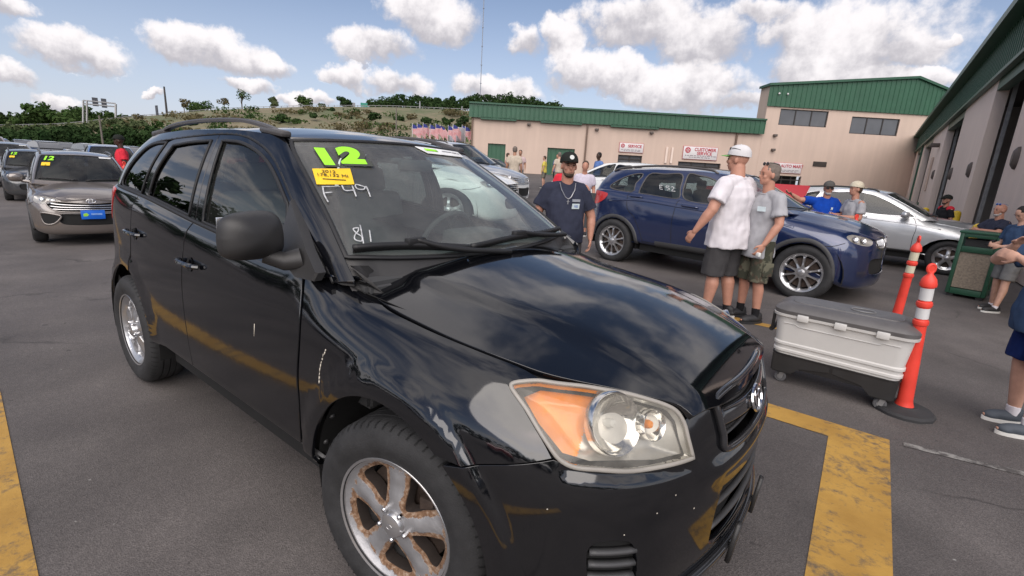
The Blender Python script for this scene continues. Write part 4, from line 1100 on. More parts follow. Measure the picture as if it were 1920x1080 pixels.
    if hub:
        bm = bmesh.new()
        lathe(bm, [(.0005, y0 - .024), (.026, y0 - .023), (.040, y0 - .018), (.046, y0 - .008), (.048, y0 + .006)], 28, 'Y')
        bm_obj('centre_cap', bm, rim, root)
        if detail:
            bm = bmesh.new()   # oval emblem of the cap
            lathe(bm, [(.0115, y0 - .0225), (.0125, y0 - .0240), (.0138, y0 - .0225)], 24, 'Y')
            for v in bm.verts: v.co.z *= .72
            bm_obj('emblem', bm, M['chrome'], root)
            for q in range(5):
                a = pi / 2 + (q + .5) * 2 * pi / 5
                bm = bmesh.new(); c = Vector((.057 * cos(a), 0, .057 * sin(a)))
                cyl(bm, c + Vector((0, y0 + .012, 0)), c + Vector((0, y0 - .014, 0)), .0095, .0085, 6)
                lathe(bm, [(.0005, y0 - .021), (.0055, y0 - .019), (.0085, y0 - .014)], 12, 'Y', c)
                bm_obj('lug_nut', bm, M['chrome'], root, auto=radians(30))
    bm = bmesh.new()
    lathe(bm, [(.03, -hw * .15), (rr - .055, -hw * .15), (rr - .055, 0), (.03, 0)], 32, 'Y')
    if detail: bx(bm, (.11, -hw * .15, .06), (.06, .09, .12), bev=.01)
    bm_obj('brake_disc', bm, M['disc'], root)
    bm = bmesh.new(); lathe(bm, [(.0005, .02), (rr - .03, .02)], 24, 'Y'); bm_obj('wheel_back', bm, M['under'], root)
    return root
# rusted alloy
t = NT('rusted alloy rim')
at = t.n('Attribute', attribute_name='edge').outputs['Fac']
nz = t.noise(38, 6, .7); n2 = t.noise(9, 3)
rm = t.math('ADD', t.math('MULTIPLY', at, 1.15), t.math('MULTIPLY', t.math('SUBTRACT', nz, .5), 1.3))
rm = t.math('ADD', rm, t.math('MULTIPLY', t.math('SUBTRACT', n2, .5), .6))
mask = t.ramp(rm, [(.42, G1(0)), (.56, G1(1))])
rc = t.ramp(t.noise(60, 5, .7), [(.3, (.075, .035, .018, 1)), (.5, (.20, .115, .065, 1)), (.75, (.42, .34, .27, 1))])
deep = t.math('GREATER_THAN', at, 1.4)
cc = t.mix(mask, t.ramp(n2, [(.3, (.30, .30, .31, 1)), (.7, (.42, .42, .43, 1))]), rc)
me_ = t.math('SUBTRACT', .60, t.math('MULTIPLY', mask, .58)); ro = t.math('ADD', .42, t.math('MULTIPLY', mask, .5))
cc = t.mix(deep, cc, (.022, .015, .012, 1))
t.prin(Base_Color=cc, Metallic=me_, Roughness=ro, Normal=t.bump(t.math('ADD', mask, nz), .5, .003)); M['rust_rim'] = t.m

# ---------------------------------------------------------------- the black crossover in the foreground
def circ_uv(surf, cx, cz, r, a0, a1, n, y=.895):
    out = []
    for a in np.linspace(a0, a1, n):
        out.append(surf.near((cx + r * cos(a), surf.sign * y, cz + r * sin(a))))
    return out
def wheel_flare(cx, amt=.016, r0=.44, r1=.53):
    def f(P, V2):
        d = np.hypot(P[:, 0] - cx, P[:, 2] - .37); t = np.clip((r1 - d) / .035, 0, 1); s = t * t * (3 - 2 * t)
        low = np.clip((P[:, 2] - .2) / .1, 0, 1)
        return s * amt * low
    return f

def build_hero():
    R_ = empty('parked_car', (0, 0, 0), 0, 'glossy black crossover filling the foreground with lime 12 and yellow card on its windshield', 'car')
    pb = M['paint_black']
    for sgn in (-1, 1):
        S = RS['ring', sgn]; g = .012
        if sgn > 0: S.flip = 1
        # --- front door
        fd = smooth_outline([(8.02, 1.3), (8.03, 2.6), (8.01, 3.6), (8.06, 4.9), (7.93, 6.66), (7.78, 8), (6.9, 8), (6.03, 8), (5.98, 7.2), (5.925, 5.4), (5.93, 4.0), (5.97, 2.3), (6.0, 1.3)], .15, (0, 5, 7, 12))
        patch('front_door', S, fd, step=(.10, .25), mat=pb, parent=R_)
        arcR = circ_uv(S, -2.66, .36, .455, radians(70), radians(2), 8)
        rd = smooth_outline([(5.98, 1.3), (5.955, 2.3), (5.912, 4.0), (5.905, 5.4), (5.96, 7.2), (6.01, 8), (5.3, 8), (4.80, 8), (4.80, 7), (4.74, 6)] + arcR + [(5.43, 1.3)], .15, (0, 5, 7, 10, 17, 18))
        patch('rear_door', S, rd, step=(.10, .25), mat=pb, parent=R_, bump=wheel_flare(-2.66, .012, .44, .53))
        arcQ = circ_uv(S, -2.66, .36, .44, radians(184), radians(74), 12)
        qp = smooth_outline([(0.0, 0.3), (1.5, .3), (3.25, .8)] + arcQ + [(4.72, 6), (4.78, 7), (4.78, 8), (3, 8), (1, 8), (0, 8)], .2, (0, 3, 14, 17, 20))
        if sgn < 0:
            tl = smooth_outline([(1.6, 5.3), (2.6, 5.3), (3.3, 5.6), (3.75, 6.3), (4.0, 7.0), (3.9, 7.4), (3.2, 7.4), (1.6, 7.4)], .1, (0, 7))
            patch('quarter_panel', S, qp, holes=[tl], step=(.10, .25), mat=pb, parent=R_, bump=wheel_flare(-2.66, .012))
            patch('tail_lamp', S, offset_poly(tl, .02), step=(.1, .25), off=.004, mat=M['lamp_red'], parent=R_)
        else:
            patch('quarter_panel', S, qp, step=(.2, .4), mat=pb, parent=R_, bump=wheel_flare(-2.66, .012))
        # --- front fender
        arcF = circ_uv(S, 0.0, .37, .438, radians(193), radians(57), 18)
        fn = smooth_outline([(8.09, 1.25), (8.55, 1.2)] + arcF + [(11.9, 3.96), (12.25, 4.20), (12.75, 4.50), (13.30, 4.84), (13.1, 5.2), (12.72, 5.72), (12.25, 6.3), (12.42, 6.70), (12.80, 7.0), (12.45, 7.20), (12.1, 7.25), (11.47, 7.2), (10.9, 7.13), (10.3, 7.06), (9.67, 7.14), (9.2, 7.5), (8.95, 8), (8.4, 8), (7.84, 8), (8.0, 6.66), (8.13, 4.9), (8.08, 3.6), (8.09, 2.6)], .15, (0, 1, 2, 19, 20, 23, 26, 29, 36, 38))
        patch('front_fender', S, fn, step=(.10, .22), mat=pb, parent=R_, bump=wheel_flare(0.0, .016))
        # wheel-house liners
        for cx, r in ((0, .445), (-2.66, .462)):
            bm = bmesh.new(); n = 28; A = []
            for k in range(n + 1):
                a = radians(-12) + (pi + radians(24)) * k / n
                A.append([bm.verts.new((cx + r * cos(a), sgn * w, .37 + r * sin(a))) for w in (.872, .80, .56)])
            for k in range(n):
                for q in range(2): bm.faces.new((A[k][q], A[k + 1][q], A[k + 1][q + 1], A[k][q + 1]))
            cen = bm.verts.new((cx, sgn * .56, .37))
            for k in range(n): bm.faces.new((A[k][2], A[k + 1][2], cen))
            bm_obj('wheel_liner', bm, M['under'], R_)
            if sgn < 0 and cx == 0:
                for a in (168, 181, 192, 150):
                    bm = bmesh.new(); c = Vector((cx + (r - .001) * cos(radians(a)), sgn * .845, .37 + (r - .001) * sin(radians(a))))
                    d = Vector((-cos(radians(a)), 0, -sin(radians(a))))
                    cyl(bm, c, c + d * .006, .011, .007, 10); bm_obj('liner_clip', bm, M['plastic_grey'], R_)
        # sill under the doors
        patch('side_sill', S, [(5.42, .05), (8.6, .05), (8.55, 1.14), (8.09, 1.2), (5.42, 1.22)], step=(.3, .4), off=-.006, mat=M['plastic_grey'], parent=R_)
        # inner body shell, dark, behind the gaps
        V2, F, L = fill2d([(0, .1), (16.5, .1), (16.4, 6.6), (15.8, 7.0), (11, 7.9), (0, 7.9)], [np.array(circ_uv(S, -2.66, .36, .46, 0, 2 * pi, 40)[:-1]) if False else np.array([(a, b) for a, b in ((3.9, .12), (5.4, .12), (5.3, 3.2), (4.9, 4.6), (4.5, 4.8), (4.2, 4.4), (3.9, 3.2))]), np.array([(8.3, .12), (13.3, .12), (12.6, 3.2), (11.3, 4.6), (10.2, 4.75), (9.2, 4.45), (8.5, 3.2)]), np.array([(13.0, 5.6), (12.6, 6.2), (12.9, 6.75), (13.8, 6.8), (14.9, 6.7), (15.6, 6.3), (15.8, 5.8), (15.9, 5.0), (15.3, 4.95), (14.0, 4.9), (13.5, 5.0)])], (.3, .5))
        P = S(V2[:, 0], V2[:, 1]); N = S.normal(V2[:, 0], V2[:, 1]); P = P - N * .02
        link('inner_shell', mesh_np('inner_shell', P, F), M['under'], R_)
    # --- bonnet
    seam = [(-.335, .70), (-.27, .728), (-.15, .738), (-.01, .734), (.12, .728), (.23, .715), (.34, .693), (.43, .665), (.52, .615), (.62, .545), (.70, .487), (.755, .445), (.795, .44)]
    lead = [(.832, .31), (.848, .15), (.852, 0)]
    rear = [(-.40, .60), (-.395, .45), (-.38, .30), (-.365, .15), (-.36, 0)]
    half = seam + lead
    out = [(x + 1, -y + 1) for x, y in half] + [(x + 1, y + 1) for x, y in half[::-1][1:]] + [(x + 1, y + 1) for x, y in rear] + [(x + 1, -y + 1) for x, y in rear[::-1][1:]]
    n1 = len(seam)
    out = smooth_outline(out, .03, (0, n1 - 1, n1 + 4, 2 * n1 + 4))
    patch('hood', HOODF, offset_poly(out, .002), step=(.035, .035), mat=pb, parent=R_, wall=.02)
    # far and near emblem etc. later: bumper over the whole nose
    lampo = [(12.30, 6.30), (12.47, 6.69), (12.88, 6.99), (13.8, 7.03), (14.88, 6.95), (15.49, 6.70), (15.81, 6.31), (15.95, 5.80), (15.98, 5.38), (16.03, 4.86), (15.4, 4.79), (14.73, 4.72), (14.13, 4.73), (13.68, 4.72), (13.42, 4.84), (13.15, 5.2), (12.76, 5.73)]
    lamp = smooth_outline(lampo, .08, (9,))
    def mir(o): return [(36 - a, b) for a, b in o][::-1]
    gr = [(16.62, 6.05), (16.66, 6.45), (17.1, 6.80), (18, 6.95), (18.9, 6.80), (19.34, 6.45), (19.38, 6.05), (19.3, 5.2), (19.2, 4.62), (18, 4.55), (16.8, 4.62), (16.7, 5.2)]
    grille = smooth_outline(gr, .1)
    lowg = smooth_outline([(16.75, 3.35), (18, 3.30), (19.25, 3.35), (19.4, 2.6), (19.3, 2.0), (18, 1.95), (16.7, 2.0), (16.6, 2.6)], .1, (0, 2))
    fog = smooth_outline([(14.06, 3.04), (14.75, 3.06), (14.95, 2.3), (14.8, 1.75), (14.2, 1.75), (14.05, 2.3)], .06)
    arc = [tuple(q) for q in circ_uv(NOSE, 0.0, .37, .438, radians(52), radians(-8), 8, -.895)]
    bl = arc[::-1]
    left = [(13.6, .2)] + [(q[0], q[1]) for q in bl] + [(11.93, 3.93), (12.27, 4.16), (12.77, 4.46), (13.34, 4.80), (13.43, 4.78), (13.68, 4.66), (14.13, 4.67), (14.73, 4.66), (15.4, 4.73), (16.06, 4.80), (16.03, 5.38), (16.0, 5.85), (16.2, 5.98)]
    bo = left + [(16.55, 6.15), (16.62, 6.50), (17.08, 6.90), (18, 7.05)]
    bo = bo + mir(bo[:-1])
    bo = smooth_outline(bo, .12, [0, 1, len(bl), len(bl) + 1, len(bl) + 4, len(bl) + 10, len(bl) + 13, len(bo) - 1 - 0, len(bo) - 2, len(bo) - 1 - len(bl)])
    def bbump(P, V2):
        v = V2[:, 1]; a = np.abs(V2[:, 0] - 18)
        # the bar between the openings stands proud; flares run on round the arch
        w = np.exp(-((v - 4.05) / .42) ** 2) * .022 * np.clip((1.9 - a) / .5, 0, 1)
        d = np.hypot(P[:, 0], P[:, 2] - .37); t = np.clip((.53 - d) / .035, 0, 1)
        ledge = -.010 * np.exp(-((v - 4.62) / .12) ** 2) * (a > 2) * (a < 4.5)
        return w + t * t * (3 - 2 * t) * .016 + ledge
    patch('front_bumper', NOSE, bo, holes=[grille, lowg, fog, np.array(mir(fog))], step=(.09, .16), mat=pb, parent=R_, bump=bbump, wall=.02)
    # grille: surround, mesh bars, horizontal bar
    def on(surf, pts, off=0.0):
        u = np.array([p[0] for p in pts]); v = np.array([p[1] for p in pts])
        N = surf.normal(u, v); return surf(u, v) + N * off, N
    P_, N_ = on(NOSE, grille, .004)
    strip('grille_surround', P_, N_, .022, .012, M['gloss_dark'], R_, closed=True)
    V2, F, L = fill2d(offset_poly(grille, -.05), [], (.2, .3)); P = NOSE(V2[:, 0], V2[:, 1]) - NOSE.normal(V2[:, 0], V2[:, 1]) * .06
    link('grille_back', mesh_np('grille_back', P, F), M['under'], R_)
    for vv in (6.35, 5.95, 5.25, 4.9):
        us = np.linspace(16.7, 19.3, 21); Pq, Nq = on(NOSE, [(a, vv) for a in us], -.028)
        strip('grille_bar', Pq, Nq, .008, .008, M['plastic_grey'], R_)
    bmg = bmesh.new()
    for a in np.linspace(16.75, 19.25, 34):
        Pq, Nq = on(NOSE, [(a, q) for q in np.linspace(4.7, 6.6, 7)], -.032); tube(bmg, Pq, .0028, 4)
    o = bm_obj('grille_mesh', bmg, M['plastic_grey'], R_); o['kind'] = 'stuff'
    us = np.linspace(16.68, 19.32, 25); Pq, Nq = on(NOSE, [(a, 5.62) for a in us], -.004)
    strip('grille_crossbar', Pq, Nq, .055, .012, M['gloss_dark'], R_)
    # emblem: three ovals
    c, nn = on(NOSE, [(18, 5.62)], .016); c = Vector(c[0]); nn = Vector(nn[0])
    q = nn.to_track_quat('Z', 'Y').to_matrix().to_4x4()
    bm = bmesh.new(); 
    def oval(rx, ry, cx=0, cy=0, r=.0045):
        tube(bm, [Matrix.Translation(c) @ q @ Vector((cx + rx * cos(a), cy + ry * sin(a), 0)) for a in np.linspace(0, 2 * pi, 32, endpoint=False)], r, 6, True)
    oval(.062, .042, r=.006); oval(.020, .040, r=.004); oval(.040, .013, 0, .020, .004)
    bm_obj('emblem', bm, M['chrome'], R_)
    # lower opening bars and lip
    V2, F, L = fill2d(offset_poly(lowg, -.05), [], (.2, .3)); P = NOSE(V2[:, 0], V2[:, 1]) - NOSE.normal(V2[:, 0], V2[:, 1]) * .05
    link('intake_back', mesh_np('intake_back', P, F), M['under'], R_)
    for vv in (2.4, 2.9):
        us = np.linspace(16.62, 19.38, 21); Pq, Nq = on(NOSE, [(a, vv) for a in us], -.015)
        strip('intake_bar', Pq, Nq, .012, .012, M['plastic_grey'], R_)
    us = np.linspace(14.8, 21.2, 40); Pq, Nq = on(NOSE, [(a, 1.55) for a in us], .004)
    strip('bumper_lip', Pq, Nq, .03, .016, M['gloss_dark'], R_)
    for dx in (-1.0, 1.0):   # plate bracket tabs below the intake
        Pq, Nq = on(NOSE, [(18 + dx * .75, 2.2), (18 + dx * .75, 1.2)], .03)
        strip('plate_bracket', Pq, Nq, .03, .01, M['plastic'], R_)
    for fo in (fog, np.array(mir(fog))):
        V2, F, L = fill2d(fo, [], (.12, .2)); P = NOSE(V2[:, 0], V2[:, 1]) - NOSE.normal(V2[:, 0], V2[:, 1]) * .03
        link('fog_recess', mesh_np('fog_recess', P, F), M['under'], R_)
        lo, hi = fo[:, 0].min(), fo[:, 0].max()
        for vv in (2.85, 2.6, 2.35, 2.1, 1.9):
            Pq, Nq = on(NOSE, [(a, vv + .02) for a in np.linspace(lo + .05, hi - .08, 8)], -.01)
            strip('fog_slat', Pq, Nq, .014, .014, M['plastic_grey'], R_)
    # chips and a dangling clip seen on the bumper corner
    # --- headlights
    for k, lo in ((0, lamp), (1, np.array(mir(lamp)))):
        H = bpy.data.objects.new('headlight', None); COL.objects.link(H); H.parent = R_
        patch('lens', NOSE, offset_poly(lo, .035), step=(.12, .16), off=.004, mat=M['lamp_lens'], parent=H, wall=.015)
        # bowl behind the lens
        V2, F, L = fill2d(lo, [], (.05, .07)); S2 = NOSE; N = S2.normal(V2[:, 0], V2[:, 1])
        cu = (lambda x: x) if k == 0 else (lambda x: 36 - x)
        u = cu(V2[:, 0]); v = V2[:, 1]
        # distance to the lens edge decides the depth
        B = np.asarray(lo); d = np.sqrt(((V2[:, None, :] - B[None]) ** 2 * np.array([.35, .6])).sum(-1).min(1))
        dep = .006 + .05 * np.clip(d / .35, 0, 1) ** .6
        P = S2(V2[:, 0], V2[:, 1]) - N * dep[:, None]
        amber = (u < 14.05 + (5.9 - v) * -.25) 
        fc = amber[F].sum(1) >= 2
        for nm, sel, mt in (('turn_signal', fc, 'lamp_amber'), ('reflector', ~fc, 'lamp_bowl')):
            if sel.sum(): link(nm, mesh_np(nm, P, F[sel]), M[mt], H)
        # projector bowls
        for uc, vc, r, dd, mt in ((14.62, 5.80, .082, .016, 'lamp_bowl2'), (15.42, 5.75, .042, .018, 'lamp_bowl2')):
            c, nn = on(NOSE, [(cu(uc), vc)], -dd); c = Vector(c[0]); nn = (Vector(nn[0]) + Vector((.55, 0, -.05))).normalized()
            Q = Matrix.Translation(c) @ nn.to_track_quat('Z', 'Y').to_matrix().to_4x4()
            bm = bmesh.new(); prof = [(r * q, -.055 * (1 - q ** 2) ** .9) for q in (.02, .25, .5, .72, .88, 1.0)] + [(r * 1.05, .002), (r * 1.09, -.004), (r * 1.1, -.03)]
            lathe(bm, prof, 36); bmesh.ops.transform(bm, matrix=Q, verts=bm.verts)
            bm_obj('lamp_bowl', bm, M[mt], H)
            bm = bmesh.new(); lathe(bm, [(.0005, -.012), (.010, -.014), (.013, -.022), (.013, -.05)], 16); bmesh.ops.transform(bm, matrix=Q, verts=bm.verts)
            bm_obj('bulb', bm, M['lamp_bulb'] if r > .06 else M['lamp_amber'], H)
        Pq, Nq = on(NOSE, offset_poly(lo, .02), .001)
        strip('lamp_seal', Pq, Nq, .012, .006, M['lamp_edge'], H, closed=True)
    # --- roof
    ro = [(x + 4, -y + 1) for x, y, z in GT] 
    ro = [(GT[i][0] + 4, 1 - GT[i][1]) for i in range(13)] + [(GT[i][0] + 4, 1 + GT[i][1]) for i in range(11, 0, -1)]
    patch('roof', ROOFF, offset_poly(smooth_outline(ro, .08), .004), step=(.08, .08), mat=pb, parent=R_, wall=.03)
    for sgn in (-1, 1):
        bm = bmesh.new()   # roof ditch under the rail
        # roof rail
        yr = sgn * .575
        pts = [(-1.15, .0), (-1.28, .024), (-1.55, .040), (-1.95, .045), (-2.30, .043), (-2.55, .034), (-2.72, .010), (-2.80, -.012)]
        c = crom(np.array([(x, yr, float(roofz(x, yr)) + h) for x, h in pts]), np.linspace(0, 7, 50))
        n = len(c); rings = []
        for i, p in enumerate(c):
            t = Vector(c[min(i + 1, n - 1)] - c[max(i - 1, 0)]).normalized(); up = Vector((0, 0, 1)); up = (up - t * up.dot(t)).normalized(); s = t.cross(up)
            q = i / (n - 1); e = min(1, min(q, 1 - q) * 9 + .35)
            rings.append([bm.verts.new(Vector(p) + s * a * .018 + up * b * .011 * e) for a, b in ((-1, -.8), (-1, .3), (-.6, 1), (.6, 1), (1, .3), (1, -.8))])
        for i in range(n - 1):
            for k in range(6): bm.faces.new((rings[i][k], rings[i][(k + 1) % 6], rings[i + 1][(k + 1) % 6], rings[i + 1][k]))
        bm.faces.new(rings[0]); bm.faces.new(rings[-1][::-1])
        rail = bm_obj('roof_rail', bm, M['rail'], R_)
        for x0, x1, hh in ((-1.34, -1.12, .030), (-2.84, -2.62, .036)):
            bm = bmesh.new(); bx(bm, ((x0 + x1) / 2, yr, float(roofz((x0 + x1) / 2, yr)) + hh * .35), (x1 - x0, .05, hh), Matrix.Rotation(-atan2(float(roofz(x1, yr) - roofz(x0, yr)), x1 - x0), 3, 'Y'), bev=.012)
            bm_obj('rail_foot', bm, M['rail'], rail)
    # --- upper body sides
    for sgn in (-1, 1):
        def U(o): return [((12 - a) if sgn < 0 else (12 + a), b) for a, b in o]
        S = SCREEN
        # a pillar and cant rail
        ap = [(3.62, -.13), (3.60, .10), (3.57, .33), (3.585, .52), (3.62, .70), (3.67, .85), (3.72, 1.0), (5.5, 1.0), (7.5, 1.0), (9.4, 1.0), (10.2, 1.0), (10.2, .0), (9.2, .0), (9.0, .0), (8.85, .45), (8.62, .74), (8.3, .84), (7.7, .885), (7.13, .925), (6.5, .955), (5.97, .955), (5.44, .925), (4.9, .854), (4.58, .731), (4.47, .562), (4.44, .408), (4.385, .243), (4.30, .05), (4.25, -.13)]
        patch('pillar_and_cant_rail', S, smooth_outline(U(ap), .15, (0, 6, 10, 11, 13, 28)), step=(.12, .06), mat=pb, parent=R_, wall=.03)
        fg = [(6.40, .875), (5.955, .875), (5.52, .84), (5.12, .785), (4.86, .70), (4.72, .575), (4.64, .382), (4.98, .17), (5.05, .03), (6.0, .02), (6.87, .02)]
        ff = [(6.68, -.02), (6.50, .935), (5.97, .938), (5.47, .905), (4.95, .835), (4.64, .72), (4.53, .555), (4.50, .408), (4.44, .243), (4.37, .05), (4.33, -.04)]
        ff[0] = (7.03, -.04)
        patch('front_door_frame', S, smooth_outline(U(ff), .12, (0, 1, 10)), holes=[offset_poly(smooth_outline(U(fg), .1, (0, 6, 7, 8, 10)), -.012)], step=(.12, .06), off=-.002, mat=pb, parent=R_)
        rg = [(7.62, .78), (7.2, .835), (6.68, .868), (6.9, .45), (7.13, .02), (7.8, .02), (7.98, .02), (7.84, .4)]
        rf = [(7.05, -.04), (6.52, .935), (7.13, .905), (7.68, .865), (7.82, .82), (7.98, .42), (8.12, -.04)]
        patch('rear_door_frame', S, smooth_outline(U(rf), .12, (0, 1, 4, 6)), holes=[offset_poly(smooth_outline(U(rg), .1, (0, 2, 4, 6)), -.012)], step=(.12, .06), off=-.002, mat=pb, parent=R_)
        qg = [(7.86, .82), (8.30, .80), (8.56, .70), (8.75, .42), (8.86, .12), (8.78, .02), (8.17, .02), (8.02, .45)]
        qf = [(7.845, .825), (7.75, .875), (8.28, .835), (8.60, .735), (8.83, .45), (8.98, -.02), (8.14, -.04), (8.0, .42)]
        patch('quarter_glass', S, smooth_outline(U(qg), .1, (0, 6)), step=(.15, .08), off=-.006, mat=M['glass_tint'], parent=R_, wall=0)
        patch('front_door_glass', S, smooth_outline(U(fg), .1, (0, 6, 7, 8, 10)), step=(.15, .08), off=-.010, mat=M['glass_door'], parent=R_, wall=0)
        patch('rear_door_glass', S, smooth_outline(U(rg), .1, (0, 2, 4, 6)), step=(.15, .08), off=-.010, mat=M['glass_tint'], parent=R_, wall=0)
        for nm, gpts, cor in (('front_glass_seal', fg, (0, 6, 7, 8, 10)), ('rear_glass_seal', rg, (0, 2, 4, 6)), ('quarter_glass_seal', qg, (0, 6))):
            Pq, Nq = on(S, smooth_outline(U(gpts), .1, cor), -.002)
            strip(nm, Pq, Nq, .016, .006, M['rubber'], R_, closed=True)
        # drip seam, belt moulding
        Pq, Nq = on(S, U([(a, b) for a, b in crom(np.array(ap[12:]), np.linspace(0, len(ap) - 13, 60))]), -.006)
        strip('door_seal', Pq, Nq, .014, .006, M['rubber'], R_)
        Pq, Nq = on(S, U([(a, -.012) for a in np.linspace(4.6, 9.0, 40)]), .0)
        strip('belt_moulding', Pq, Nq, .020, .010, M['rubber'], R_)
        # mirror sail
        bp = [(-.800, -.742, 1.362), (-.669, -.782, 1.279), (-.539, -.824, 1.198), (-.422, -.856, 1.138), (-.432, -.868, 1.108), (-.531, -.876, 1.105), (-.60, -.874, 1.140), (-.700, -.845, 1.19), (-.762, -.800, 1.249)]
        bm = bmesh.new(); n = len(bp); A = [bm.verts.new((x, sgn * -y, z)) for x, y, z in bp]; B = [bm.verts.new((x, sgn * (-y - .03), z)) for x, y, z in bp]; C = [bm.verts.new((x * .96 - .59 * .04, sgn * (-y + .008), z * .96 + 1.19 * .04)) for x, y, z in bp]
        for i in range(n): bm.faces.new((A[i], A[(i + 1) % n], B[(i + 1) % n], B[i])); bm.faces.new((A[i], A[(i + 1) % n], C[(i + 1) % n], C[i]))
        cc0 = bm.verts.new((-.59, sgn * .842, 1.19))
        for i in range(n): bm.faces.new((C[i], C[(i + 1) % n], cc0))
        bm_obj('mirror_sail', bm, M['plastic'], R_)
        # fender tip running up to the foot of the pillar
        S2 = RS['ring', sgn]; bm = bmesh.new(); rows = []
        for q in np.linspace(0, 1, 14):
            lo_ = S2(np.array([7.86 + 1.28 * q]), np.array([7.96]))[0]; aa = 4.50 - 1.02 * q; hi_ = SCREEN(np.array([12 - aa if sgn < 0 else 12 + aa]), np.array([-.10]))[0]
            md = (lo_ + hi_) / 2 + np.array([.004, sgn * .008, .006]); rows.append([bm.verts.new(tuple(v)) for v in (lo_, lo_ * .6 + md * .4 + np.array([0, sgn * .003, .002]), md, hi_)])
        for i in range(13):
            for k in range(3): bm.faces.new((rows[i][k], rows[i + 1][k], rows[i + 1][k + 1], rows[i][k + 1]))
        bm_obj('fender_tip', bm, pb, R_)
        bm = bmesh.new(); rows = []
        lo0 = S2(np.array([9.14]), np.array([7.96]))[0]
        los = [lo0, np.array([-.30, sgn * .716, float(hoodz(-.30, .716)) - .004]), np.array([-.335, sgn * .70, float(hoodz(-.335, .70)) - .006]), np.array([-.37, sgn * .66, float(hoodz(-.37, .66)) - .012]), np.array([-.40, sgn * .61, float(hoodz(-.40, .61)) - .02])]
        for lo_, aa in zip(los, (3.48, 3.42, 3.36, 3.15, 2.9)):
            hi_ = SCREEN(np.array([12 - aa if sgn < 0 else 12 + aa]), np.array([-.02]))[0] - np.array([0, 0, .010]); rows.append([bm.verts.new(tuple(lo_)), bm.verts.new(tuple((lo_ + hi_) / 2 + np.array([.01, 0, .004]))), bm.verts.new(tuple(hi_))])
        for i in range(4):
            for k in range(2): bm.faces.new((rows[i][k], rows[i + 1][k], rows[i + 1][k + 1], rows[i][k + 1]))
        bm_obj('cowl_corner', bm, M['plastic'], R_)
        if sgn < 0:
            # mirror
            Mr = bpy.data.objects.new('side_mirror', None); COL.objects.link(Mr); Mr.parent = R_
            bm = bmesh.new(); bmesh.ops.create_icosphere(bm, subdivisions=5, radius=1)
            for v in bm.verts:
                x, y, z = v.co; n_ = 4.2 
                l = (abs(y) ** n_ + abs(z) ** n_) ** (1 / n_); r0 = sqrt(y * y + z * z)
                if l > 1e-6: y, z = y / l * r0, z / l * r0
                y2 = y * (1 - .10 * (z > 0) * z) ; z2 = z * (1 - .10 * (y * sgn > 0) * abs(y))
                xx = x * (.085 if x > 0 else .045) * 1.0
                v.co = Vector((xx, y2 * .118, z2 * .087))
            bmesh.ops.transform(bm, matrix=Matrix.Translation((-.655, sgn * .975, 1.250)) @ Matrix.Rotation(radians(8) * -sgn, 4, 'Z'), verts=bm.verts)
            bm_obj('mirror_shell', bm, M['plastic'], Mr)
            bm = bmesh.new(); tube(bm, [(-.64, sgn * .93, 1.175), (-.60, sgn * .885, 1.155), (-.57, sgn * .84, 1.165)], [.030, .034, .042], 14)
            for v in bm.verts: v.co.x = -.60 + (v.co.x + .60) * 1.35
            bm_obj('mirror_arm', bm, M['plastic'], Mr)
            bm = bmesh.new(); bx(bm, (-.703, sgn * .975, 1.250), (.006, .18, .125), bev=.002); bm_obj('mirror_glass', bm, M['chrome'], Mr)
        # door handles
        for uu, vv in ((6.06, 5.30), (4.86, 5.42)):
            S2 = RS['ring', sgn]; c = S2(np.array([uu]), np.array([vv]))[0]; nn = S2.normal(np.array([uu]), np.array([vv]))[0]
            dh = bpy.data.objects.new('door_handle', None); COL.objects.link(dh); dh.parent = R_
            bm = bmesh.new(); L = .115
            pts = [Vector(c) + Vector((q * L, 0, .004)) + Vector(nn) * h for q, h in ((-1, .004), (-.9, .024), (-.4, .036), (.3, .036), (.85, .026), (1, .006))]
            tube(bm, [tuple(p) for p in crom(np.array([tuple(p) for p in pts]), np.linspace(0, 5, 16))], .0125, 8)
            bm_obj('grip', bm, pb, dh)
            bm = bmesh.new(); lathe(bm, [(.0005, -.010), (.02, -.008), (.033, .0005), (.036, .001)], 24)
            Q = Matrix.Translation(Vector(c) + Vector(nn) * .003) @ Vector(nn).to_track_quat('Z', 'Y').to_matrix().to_4x4() @ Matrix.Diagonal((1, 1, 1, 1))
            bmesh.ops.transform(bm, matrix=Q, verts=bm.verts); bm_obj('handle_cup', bm, M['under'], dh)
    # --- windscreen
    ws = [(-3.50, .02), (-3.47, .33), (-3.5, .52), (-3.52, .70), (-3.52, .84), (-3.35, .95), (-2.9, .975), (-1.5, .985), (0, .985)]
    wo = [(a + 12, b) for a, b in ws] + [(12 - a, b) for a, b in ws[::-1][1:]]
    wo = smooth_outline(wo, .1, (0, len(wo) - 1))
    patch('windshield', SCREEN, wo, step=(.3, .08), off=-.004, mat=M['glass_front'], parent=R_, wall=0)
    Pq, Nq = on(SCREEN, wo, -.002); strip('windshield_seal', Pq, Nq, .018, .006, M['rubber'], R_, closed=True)
    # black frit band of the glass along base and sides
    inn = offset_poly(wo, .09); frit = []
    V2, F, L = fill2d(offset_poly(wo, .01), [np.stack([12 + (wo[:, 0] - 12) * .955, .04 + (wo[:, 1] - .04) * .97 + .025], 1)], (.3, .1))
    P = SCREEN(V2[:, 0], V2[:, 1]) - SCREEN.normal(V2[:, 0], V2[:, 1]) * .008
    link('windshield_frit', mesh_np('windshield_frit', P, F), M['rubber'], R_)
    # cowl panel
    cw = []
